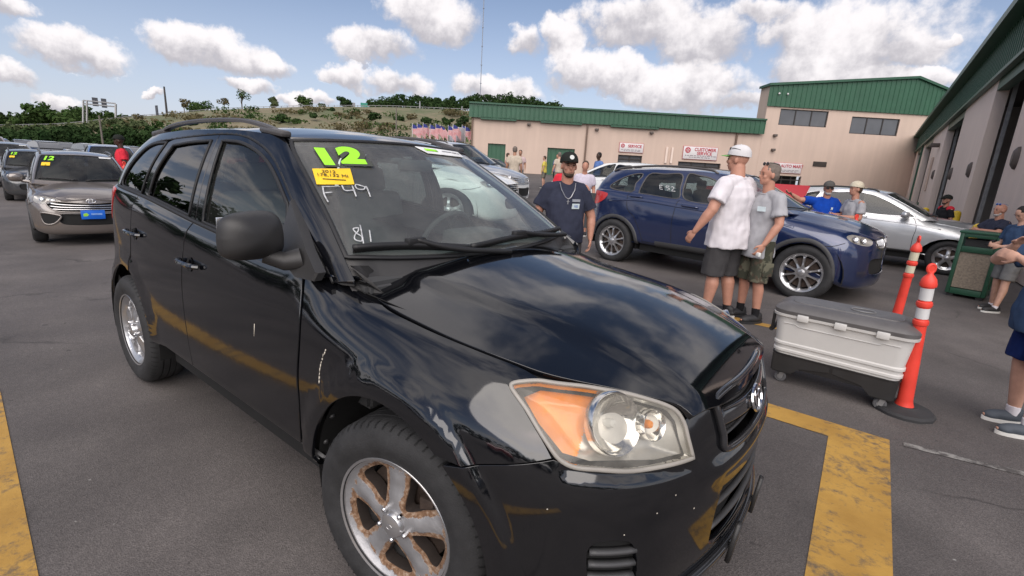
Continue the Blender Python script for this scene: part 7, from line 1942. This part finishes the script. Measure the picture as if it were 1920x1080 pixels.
def person(label, loc, face, scale=1.0, group=None, tone='ruddy', shirt=None, shorts=None, shoe=None, sock=None, cap=None, hair=None, beard=None, joints=None, belly=0.0, head_yaw=0, head_pitch=0, lod=1, trousers=False, shades=None, extra=None, sleeve=.72, hem=.86, leghem=.88, build=1.0, lean=0.0, hands=True, cap_back=False, polo=False, earc=None):
    R_ = empty('person', loc, radians(face), label, 'person', group, (scale,) * 3)
    J = dict(waist=(0, 0, 1.06), chest=(.0, 0, 1.29), neck=(-.01, 0, 1.475), head=(.025, 0, 1.665), hipL=(0, .095, .93), hipR=(0, -.095, .93), kneeL=(.02, .11, .51), kneeR=(.02, -.11, .51), ankL=(-.02, .13, .09), ankR=(-.02, -.13, .09),
             shL=(-.01, .19, 1.425), shR=(-.01, -.19, 1.425), elL=(-.03, .25, 1.14), elR=(-.03, -.25, 1.14), wrL=(.05, .265, .90), wrR=(.05, -.265, .90))
    J.update(joints or {}); J = {k: Vector(v) for k, v in J.items()}
    vx = {2: .0075, 1: .012, 0: .028}[lod]; b = build
    X, Y, Z = Vector((1, 0, 0)), Vector((0, 1, 0)), Vector((0, 0, 1))
    bm = bmesh.new()
    _loft(bm, [((0, 0, .88), .11 * b, .155 * b, X, Y), (J['waist'], (.10 + belly * .5) * b, .145 * b, X, Y), (J['chest'], .11 * b, .165 * b, X, Y), ((J['neck'] * .7 + J['chest'] * .3), .08, .13, X, Y)])
    for s in 'LR':
        sg = 1 if s == 'L' else -1
        _limb(bm, J['hip' + s], J['knee' + s], .085 * b, .056); k, a = J['knee' + s], J['ank' + s]; c = k.lerp(a, .3) + Vector((-.015, 0, 0)); _limb(bm, k, c, .054, .058 * b); _limb(bm, c, a, .058 * b, .036)
        _ell(bm, a + Vector((.07, 0, -.045)), (.13, .042, .04), n=2)
        _limb(bm, J['sh' + s], J['el' + s], .056 * b, .045 * b); m_ = J['el' + s].lerp(J['wr' + s], .3); _limb(bm, J['el' + s], m_, .042 * b, .045 * b); _limb(bm, m_, J['wr' + s], .045 * b, .027)
        _limb(bm, J['neck'] + Vector((0, sg * .03, -.045)), J['sh' + s] + Vector((0, -sg * .01, -.012)), .050, .054)
        # hand
        w = J['wr' + s]; d = (w - J['el' + s]).normalized(); d = (J['hd' + s] - w).normalized() if 'hd' + s in J else (d + Vector((0, 0, -.25))).normalized()
        side = d.cross(Vector((0, sg, .001))).normalized() if abs(d.y) < .8 else d.cross(Z).normalized()   # across the palm, thumb side
        if side.x < 0: side = -side
        pn = d.cross(side).normalized()
        if pn.y * sg > 0: pn = -pn                              # palm faces the thigh
        rot = Matrix((d, side, pn)).transposed()
        _ell(bm, w + d * .045, (.052, .040, .017), rot, 2)
        if lod >= 1 and hands:
            for i, (o, L) in enumerate(((.030, .072), (.010, .080), (-.011, .074), (-.031, .058))):
                a0 = w + d * .080 + side * o; k1 = a0 + d * L * .45 + pn * .010; k2 = k1 + (d * .75 + pn * .55).normalized() * L * .32; k3 = k2 + (d * .35 + pn * .85).normalized() * L * .30
                r = max(.0088, vx * .8); _limb(bm, a0 - d * .02, k1, r * 1.05, r); _limb(bm, k1, k2, r, r * .95); _limb(bm, k2, k3, r * .95, r * .85)
            t0 = w + d * .025 + side * .030; t1 = t0 + (d * .7 + side * .6 + pn * .3).normalized() * .045; t2 = t1 + (d * .95 + pn * .4).normalized() * .032; r = max(.0105, vx * .85); _limb(bm, t0, t1, r * 1.1, r); _limb(bm, t1, t2, r, r * .85)
        else: _ell(bm, w + d * .11, (.05, .034, .020), rot, 2)
    HM = Matrix.Translation(J['head']) @ Matrix.Rotation(radians(head_yaw), 4, 'Z') @ Matrix.Rotation(radians(head_pitch), 4, 'Y'); HR = HM.to_3x3()
    def h(x, y, z): return HM @ Vector((x, y, z))
    _limb(bm, J['neck'] - Vector((0, 0, .02)), h(-.015, 0, -.07), .062 * b, .058 * b)
    _ell(bm, h(-.008, 0, .025), (.100, .078, .100), HR); _ell(bm, h(.022, 0, -.055), (.066, .058, .062), HR); _ell(bm, h(.052, 0, -.088), (.030, .030, .022), HR, 2)
    _ell(bm, h(.088, 0, -.022), (.022, .0135, .022), HR, 2); _ell(bm, h(.078, 0, .004), (.020, .010, .028), HR, 2); _ell(bm, h(.074, 0, .030), (.020, .048, .012), HR, 2); _ell(bm, h(.078, 0, -.062), (.014, .024, .008), HR, 2)
    for s in (-1, 1): _ell(bm, h(-.005, s * .080, -.012), (.020, .010, .032), HR, 2); _ell(bm, h(.060, s * .040, -.025), (.022, .020, .022), HR, 2)
    body = link('body', remesh(bm, vx, 3 if lod else 2), skin(tone), R_)
    if lod:
        for s in (-1, 1):
            bm = bmesh.new(); _ell(bm, h(.081, s * .031, .006), (.010, .014, .0055), HR, 2); link('eye', remesh(bm, .003, 0), simple('eye dark', (.05, .035, .03), .3), R_)
            bm = bmesh.new(); _ell(bm, h(.088, s * .033, .026), (.006, .020, .004), HR, 2); link('eyebrow', remesh(bm, .003, 0), simple('brow hair', (.07, .045, .03), .8), R_)
        bm = bmesh.new(); _ell(bm, h(.089, 0, -.060), (.006, .021, .0035), HR, 2); link('mouth', remesh(bm, .003, 0), simple('lips', (.30, .10, .08), .5), R_)
    # shirt
    if shirt:
        bm = bmesh.new(); f = belly
        hz_ = hem
        _loft(bm, [((-.0, 0, hz_), (.168 + f * .6) * b, .200 * b, X, Y), ((f * .25, 0, .98), (.160 + f) * b, .192 * b, X, Y), (J['waist'] + Vector((f * .3, 0, .05)), (.140 + f) * b, .185 * b, X, Y), (J['chest'], .142 * b, .200 * b, X, Y), (J['chest'].lerp(J['neck'], .55), .120 * b, .170 * b, X, Y), (J['neck'] + Vector((0, 0, -.012)), .082, .092, X, Y)], 28)
        for s in 'LR':
            sg = 1 if s == 'L' else -1
            _limb(bm, J['neck'] + Vector((0, sg * .035, -.040)), J['sh' + s] + Vector((0, -sg * .012, -.016)), .070 * b, .072 * b)
            e = J['sh' + s].lerp(J['el' + s], sleeve); _ell(bm, J['sh' + s] + Vector((0, -sg * .010, -.012)), (.074 * b,) * 3, n=2); _limb(bm, J['sh' + s] + Vector((0, -sg * .006, -.012)), e, .072 * b, .080 * b, False)
        o = link('shirt', remesh(bm, vx * 1.1, 5 if lod else 2, .017 if lod else .0, 8, len(label)), shirt, R_)
        if polo or lod:
            bm = bmesh.new(); tube(bm, [J['neck'] + Vector((.078 * cos(a) + .004, .084 * sin(a), -.006 + .012 * (-cos(a)))) for a in np.linspace(0, 2 * pi, 24, endpoint=False)], .010 if not polo else .016, 6, True); bm_obj('collar', bm, shirt, R_)
    if shorts:
        bm = bmesh.new()
        _loft(bm, [((0, 0, 1.0), .112 * b, .150 * b, X, Y), ((0, 0, .90), .130 * b, .170 * b, X, Y), ((-.005, 0, .82), .125 * b, .165 * b, X, Y)], 24)
        for s in 'LR':
            k = J['knee' + s]; e = J['hip' + s].lerp(k, leghem) if not trousers else k
            _limb(bm, J['hip' + s] + Vector((0, 0, .02)), e, .108 * b, (.100 if not trousers else .075) * b, False)
            if trousers: _limb(bm, k, J['ank' + s] + Vector((0, 0, .02)), .075 * b, .065, False); _ell(bm, k, (.075 * b,) * 3, n=2)
        link('trousers' if trousers else 'shorts', remesh(bm, vx * 1.1, 5 if lod else 2, .010 if lod else 0, 9, len(label) + 3), shorts, R_)
    for s in 'LR':
        a = J['ank' + s]; fd = Vector((1, 0, 0)) if ('toe' + s) not in J else (J['toe' + s] - a).normalized(); fd.z = 0; fd.normalize(); sd = Z.cross(fd); rot = Matrix((fd, sd, Z)).transposed()
        if shoe:
            bm = bmesh.new(); g = Vector((a.x, a.y, .0)); _ell(bm, g + fd * .045 + Z * .055, (.145, .050, .045), rot); _ell(bm, g - fd * .02 + Z * .085, (.065, .042, .055), rot); _ell(bm, g + fd * .13 + Z * .045, (.060, .048, .036), rot)
            me = remesh(bm, max(.008, vx * .8), 3); so = link('shoe', me, shoe[0], R_)
            bm = bmesh.new(); n = 20
            bm2 = [(g + fd * (.045 + .150 * cos(q)) + sd * (.052 * sin(q) * (1 + .12 * cos(q)))) for q in np.linspace(0, 2 * pi, n, endpoint=False)]
            lo = [bm.verts.new((p.x, p.y, .001)) for p in bm2]; hi = [bm.verts.new((p.x, p.y, .030)) for p in bm2]; bm.faces.new(lo[::-1]); bm.faces.new(hi)
            for i in range(n): bm.faces.new((lo[i], lo[(i + 1) % n], hi[(i + 1) % n], hi[i]))
            bm_obj('sole', bm, shoe[1], so)
        if sock:
            bm = bmesh.new(); _limb(bm, a + Vector((0, 0, -.03)), a.lerp(J['knee' + s], sock[1]), .042, .045, False); link('sock', remesh(bm, .009, 2), sock[0], R_)
    if hair:
        bm = bmesh.new(); _ell(bm, h(-.022, 0, .045), (.096, .084, .090), HR); _ell(bm, h(-.040, 0, -.005), (.072, .080, .080), HR); link('hair', remesh(bm, max(.007, vx * .7), 2, .006, 40), hair, R_)
    if beard:
        bm = bmesh.new(); _ell(bm, h(.034, 0, -.088), (.052, .054, .036), HR); _ell(bm, h(.010, 0, -.062), (.052, .066, .045), HR); link('beard', remesh(bm, .007, 2, .004, 40), beard, R_)
    if cap:
        cm, bm_col = cap; C_ = bpy.data.objects.new('cap', None); COL.objects.link(C_); C_.parent = R_
        bm = bmesh.new(); sgn = -1 if cap_back else 1; n = 24; rows = []
        for i in range(8):
            q = i / 7 * pi / 2; rows.append([bm.verts.new(h(-.010 + .116 * cos(q) ** .85 * cos(t_), .098 * cos(q) ** .85 * sin(t_), .036 + .112 * sin(q) ** .9 + (.012 * cos(t_) if i == 0 else 0))) for t_ in np.linspace(0, 2 * pi, n, endpoint=False)])
        for i in range(7):
            for k in range(n): bm.faces.new((rows[i][k], rows[i][(k + 1) % n], rows[i + 1][(k + 1) % n], rows[i + 1][k]))
        bm.faces.new(rows[-1]); bmesh.ops.remove_doubles(bm, verts=bm.verts, dist=.0005); bm_obj('crown_of_cap', bm, cm, C_, auto=None)
        bm = bmesh.new(); top = []; lowr = []
        for q in np.linspace(-1, 1, 11):
            base_ = (.094 - .030 * q * q) ; tip = .185 - .060 * q * q
            top.append([bm.verts.new(h(sgn * r_ - .008, q * .074 * (1 - .0 * r_), .048 - .018 * q * q - (r_ - .09) * .12)) for r_ in (base_, (base_ + tip) / 2, tip)])
        for i in range(10):
            for k in range(2): bm.faces.new((top[i][k], top[i + 1][k], top[i + 1][k + 1], top[i][k + 1]))
        bmesh.ops.solidify(bm, geom=bm.faces, thickness=.004); bm_obj('brim', bm, bm_col, C_)
        bm = bmesh.new(); _ell(bm, h(-.010, 0, .149), (.006, .006, .004)); bm_obj('button', bm, cm, C_)
    if shades:
        kind, mt = shades; z = {'eyes': .006, 'up': .115, 'capback': .10}[kind]; x = {'eyes': .090, 'up': .055, 'capback': .075}[kind]
        G_ = bpy.data.objects.new('sunglasses', None); COL.objects.link(G_); G_.parent = R_
        for s in (-1, 1):
            bm = bmesh.new(); _ell(bm, h(x, s * .034, z), (.006, .029, .020), HR); bm_obj('lens', bm, mt, G_)
            bm = bmesh.new(); tube(bm, [h(x, s * .062, z + .008), h(x - .05, s * .084, z + .006), h(x - .11, s * .086, z - .01)], .003, 5); bm_obj('temple_arm', bm, mt, G_)
    if extra: extra(R_, J, h, HR)
    return R_
navy = cloth('navy cotton', (.030, .034, .056)); whitec = cloth('white cotton', (.66, .63, .66), .05); greyc = cloth('heather grey cotton', (.36, .36, .38), .08)
charc = cloth('charcoal shorts cloth', (.055, .053, .055)); royal = cloth('royal blue polo', (.006, .055, .36)); bluegrey = cloth('washed navy tee', (.035, .065, .13)); navyshort = cloth('navy mesh shorts', (.008, .020, .10))
blackc = cloth('black cloth', (.015, .015, .017)); redc = cloth('red cloth', (.58, .03, .05)); khaki = cloth('khaki cloth', (.17, .16, .13)); beige = cloth('beige shirt cloth', (.48, .41, .33)); greyshort = cloth('grey shorts cloth', (.15, .15, .15)); jeans = cloth('blue denim', (.05, .08, .15))
t = NT('woodland camouflage'); n_ = t.noise(11, 2, .5); n2 = t.noise(17, 2, .5, t.coord('Object', (1, 1.3, .8)))
c_ = t.mix(t.ramp(n_, [(.47, G1(0)), (.50, G1(1))]), (.12, .115, .08, 1), (.045, .047, .032, 1)); c_ = t.mix(t.ramp(n2, [(.56, G1(0)), (.58, G1(1))]), c_, (.075, .055, .038, 1)); t.prin(Base_Color=c_, Roughness=.95); camo = t.m
sblack = simple('black shoe', (.02, .02, .022), .6); sgrey = simple('grey blue shoe', (.05, .06, .075), .7); swhite = simple('white sole', (.62, .61, .58), .6); hairb = simple('brown hair', (.06, .038, .025), .8); hairg = simple('greying hair', (.16, .13, .11), .8); hairk = simple('dark hair', (.012, .010, .009), .8)
white_cap = cloth('white cap cloth', (.62, .61, .62), .04); green_brim = cloth('lime brim', (.30, .62, .22)); blk_cap = cloth('black cap cloth', (.018, .02, .018)); grey_cap = cloth('grey cap cloth', (.10, .095, .09)); cream_cap = cloth('cream cap cloth', (.60, .54, .42)); darklens = simple('dark lens', (.015, .015, .02), .1); bluelens = simple('blue mirrored lens', (.05, .16, .50), .08, .6)
tagw = simple('white name tag', (.62, .72, .75), .5); tagb = simple('tag print blue', (.04, .12, .45), .5)
def badge(x, y, z, w=.085, hgt=.055, body=None, yaw=0):
    def f(R_, J, h, HR):
        o = box('name_tag', (x, y, z), (.006, w, hgt), tagw, R_, Matrix.Rotation(radians(yaw), 3, 'Z') @ Matrix.Rotation(radians(8), 3, 'Y'))
        if body: word('tag_number', body, .034, tagb, R_, Matrix.Translation((x, y, z)) @ Matrix.Rotation(radians(yaw), 4, 'Z') @ Matrix.Rotation(radians(8), 4, 'Y') @ Matrix.Translation((.004, 0, 0)) @ Matrix(((0, 0, 1, 0), (1, 0, 0, 0), (0, 1, 0, 0), (0, 0, 0, 1))), ext=.0005, bold=.0005)
    return f
def chainx(R_, J, h, HR):
    badge(.168, .085, 1.255, .09, .055, '102', 24)(R_, J, h, HR)
    box('chest_print', (.160, .088, 1.315), (.004, .10, .028), simple('grey shirt print', (.30, .32, .36), .7), R_, Matrix.Rotation(radians(26), 3, 'Z'))
    bm = bmesh.new(); tube(bm, [(.045, .085, 1.49), (.110, .070, 1.42), (.150, .030, 1.345), (.158, 0, 1.325), (.150, -.030, 1.345), (.110, -.070, 1.42), (.045, -.085, 1.49)], .005, 6); bm_obj('neck_chain', bm, simple('silver chain', (.38, .38, .40), .4, .8), R_)
    bm = bmesh.new(); bx(bm, (.165, 0, 1.295), (.005, .008, .045)); bx(bm, (.165, 0, 1.302), (.005, .026, .008)); bm_obj('cross_pendant', bm, simple('silver chain', (.38, .38, .40), .4, .8), R_)
    bm = bmesh.new(); lathe(bm, [(.001, .0), (.024, .0), (.024, .004), (.001, .004)], 20); Q = Matrix.Translation(h(.098, 0, .088)) @ HR.to_4x4() @ Matrix.Rotation(radians(68), 4, 'Y'); bmesh.ops.transform(bm, matrix=Q, verts=bm.verts); bm_obj('cap_patch', bm, simple('white patch', (.6, .62, .6), .7), R_)
person('bearded man in black cap and navy tee with chain, behind the black car hood', (-1.56, 2.60, 0), -50, .955, tone='ruddy', shirt=navy, shorts=charc, shoe=(sblack, swhite), cap=(blk_cap, blk_cap), beard=hairb, belly=.045, build=1.10, lod=2, extra=chainx,
       joints=dict(elL=(-.02, .30, 1.13), wrL=(.03, .30, .90), elR=(-.03, -.30, 1.14), wrR=(.04, -.30, .91)), head_yaw=6)
def tat(R_, J, h, HR): pass
person('tall man in white tee and white cap with lime brim, seen from behind', (-.27, 3.98, 0), 158, 1.06, tone='ruddy', shirt=whitec, shorts=charc, shoe=(sblack, swhite), sock=(blackc, .12), cap=(white_cap, green_brim), lod=2, build=1.2, shades=('capback', darklens), head_yaw=22, hem=.77, leghem=1.10,
       joints=dict(elL=(-.02, .33, 1.16), wrL=(.08, .42, .93), elR=(.02, -.27, 1.15), wrR=(.16, -.22, .97), hdL=(.14, .44, .84), ankL=(.02, .14, .09), ankR=(-.05, -.13, .09)))
def ctx(R_, J, h, HR):
    badge(.135, .105, 1.30, .085, .052, None, 34)(R_, J, h, HR)
    w = J['wrL']; box('white_key_card', w + Vector((.05, .0, -.11)), (.03, .05, .045), simple('white plastic', (.7, .7, .68), .4), R_, bev=.006)
    for s in (-1, 1): box('cargo_pocket', (.0, s * .205, .64), (.13, .03, .15), camo, R_, bev=.008)
person('man in grey tee and camouflage shorts with sunglasses pushed up on cropped hair', (.03, 4.13, 0), -128, .975, tone='ruddy', shirt=greyc, shorts=camo, shoe=(sblack, sblack), sock=(blackc, .22), hair=hairg, shades=('up', darklens), lod=2, extra=ctx, hem=.76, leghem=1.08, head_yaw=-14,
       joints=dict(elL=(.02, .27, 1.15), wrL=(.14, .24, .93), elR=(-.02, -.27, 1.15), wrR=(.10, -.25, .92)))
person('man in royal blue polo and grey cap with one arm resting on the raised hood', (.18, 8.35, 0), -72, .905, tone='ruddy', shirt=royal, shorts=charc, shoe=(sblack, swhite), cap=(grey_cap, grey_cap), hair=hairg, shades=('eyes', darklens), belly=.04, build=1.1, polo=True, beard=simple('white beard', (.45, .42, .40), .9),
       joints=dict(elR=(.05, -.46, 1.42), wrR=(.12, -.62, 1.52), elL=(.06, .28, 1.16), wrL=(.24, .26, 1.02)), extra=lambda R_, J, h, HR: box('chest_logo', (.158, .09, 1.30), (.004, .035, .045), tagw, R_, Matrix.Rotation(radians(24), 3, 'Z')))
def bottle(R_, J, h, HR):
    bm = bmesh.new(); w = J['wrR'] + Vector((.09, .03, .0)); lathe(bm, [(.001, -.12), (.032, -.12), (.033, .04), (.012, .075), (.012, .10), (.001, .10)], 14, 'Z', w); bm_obj('water_bottle', bm, M['lamp_clear'], R_)
person('man in grey tee and cream cap holding a water bottle beside the blue polo man', (.60, 8.15, 0), -146, .915, tone='ruddy', shirt=greyc, shorts=khaki, shoe=(sblack, swhite), cap=(cream_cap, cream_cap), cap_back=True, hair=hairb, extra=bottle,
       joints=dict(elL=(.0, .24, 1.16), wrL=(.26, .10, 1.17), elR=(.02, -.24, 1.16), wrR=(.25, -.10, 1.19), hdL=(.33, .06, 1.17), hdR=(.34, -.08, 1.19)))
person('man in black polo with red shoulders and black cap standing by the yellow post', (2.05, 12.9, 0), -150, .84, tone='ruddy', shirt=blackc, shorts=charc, trousers=True, shoe=(sblack, sblack), cap=(blk_cap, blk_cap), beard=hairb,
       extra=lambda R_, J, h, HR: [bm_obj('red_yoke', (lambda b_: (_ell(b_, J['sh' + s] + Vector((-.01, -.04 * (1 if s == 'L' else -1), .012)), (.09, .09, .085)), b_)[1])(bmesh.new()), redc, R_) for s in 'LR'])
person('stocky man in navy tee with blue sunglasses on his bald head, arms raised', (2.46, 8.95, 0), -150, .80, tone='ruddy', shirt=navy, shorts=blackc, shoe=(sblack, sblack), beard=simple('white beard', (.45, .42, .40), .9), shades=('up', bluelens), belly=.05, build=1.12,
       joints=dict(elL=(.16, .27, 1.24), wrL=(.34, .06, 1.27), elR=(.14, -.26, 1.22), wrR=(.33, -.02, 1.20), hdL=(.40, .0, 1.25), hdR=(.42, .04, 1.20), kneeR=(.10, -.10, .51), ankR=(.16, -.12, .09)))
def phone(R_, J, h, HR): box('phone', J['wrR'] + Vector((.09, .04, .03)), (.012, .07, .14), blackc, R_, Matrix.Rotation(radians(-50), 3, 'Y'), bev=.004)
person('man in faded navy tee and grey shorts looking down at a phone in his hands', (2.50, 7.45, 0), -150, .80, tone='pale', shirt=bluegrey, shorts=greyshort, shoe=(sblack, swhite), sock=(whitec, .08), hair=hairk, head_pitch=28, extra=phone,
       joints=dict(elL=(.02, .24, 1.16), wrL=(.27, .08, 1.12), elR=(.02, -.24, 1.15), wrR=(.26, -.08, 1.14), hdL=(.34, .05, 1.13), hdR=(.34, -.05, 1.15), kneeL=(.06, .11, .51), ankL=(.12, .13, .09)))
person('man in navy shorts and grey running shoes cut off by the right frame edge', (2.07, 2.78, 0), -158, .86, tone='pale', shirt=bluegrey, shorts=navyshort, shoe=(sgrey, swhite), sock=(whitec, .16), hair=hairk, lod=2, hem=.80, belly=.03, build=1.1,
       joints=dict(elR=(.26, -.30, 1.30), wrR=(.28, -.12, 1.44), hdR=(.28, -.05, 1.50), elL=(.20, .28, 1.24), wrL=(.36, .10, 1.36), ankR=(-.03, -.11, .09), ankL=(.02, .15, .09)))
person('man in red tee and black cap standing beyond the taupe crossover, in profile', (-13.6, 1.90, 0), -100, .98, tone='dark', shirt=redc, shorts=charc, trousers=True, shoe=(sblack, sblack), cap=(blk_cap, blk_cap), lod=1)
CROWD = [  # px-free: position, facing, scale, shirt, shorts, cap, label
    ((-11.6, 14.6), 120, 1.20, beige, khaki, 'broad backed man in beige shirt near the silver pickup hood, largest of the far group', 'tan', hairg),
    ((-14.6, 17.9), 40, 1.02, cloth('salmon cloth', (.46, .24, .20)), greyshort, 'person in salmon shirt just right of the beige backed man', 'pale', hairb),
    ((-14.8, 19.2), -60, 1.12, cloth('pale pink cloth', (.50, .38, .38)), greyshort, 'slim person in pale pink with dark hair in the far group', 'tan', hairk),
    ((-14.6, 21.2), 200, .98, cloth('yellow cloth', (.60, .50, .10)), khaki, 'person in yellow shirt in the far group', 'pale', hairb),
    ((-14.0, 21.6), -90, 1.06, cloth('blue cloth', (.06, .11, .38)), blackc, 'person in blue shirt and black shorts in the far group', 'tan', hairk),
    ((-13.0, 20.2), 150, 1.12, beige, khaki, 'man in beige shirt at the right end of the far group by the white car', 'pale', hairg),
    ((-9.3, 17.6), -120, 1.18, cloth('sky blue cloth', (.11, .19, .42)), jeans, 'man in sky blue shirt standing behind the white hatchback', 'dark', hairk),
    ((-5.35, 8.6), -40, .98, redc, jeans, 'person in red shirt half hidden behind the bearded man', 'ruddy', hairb),
    ((-4.85, 8.7), -60, 1.0, cloth('pale lilac cloth', (.52, .48, .56)), jeans, 'person in pale lilac shirt behind the bearded man, right side', 'ruddy', hairb),
]
for i, (p, a, s, sh, st, lab, tone, hr) in enumerate(CROWD):
    person(lab, (p[0], p[1], gz(*p)), a, s, 'people standing around the lot', tone=tone, shirt=sh, shorts=st, shoe=(sblack, swhite), hair=hr, lod=0, hands=False)
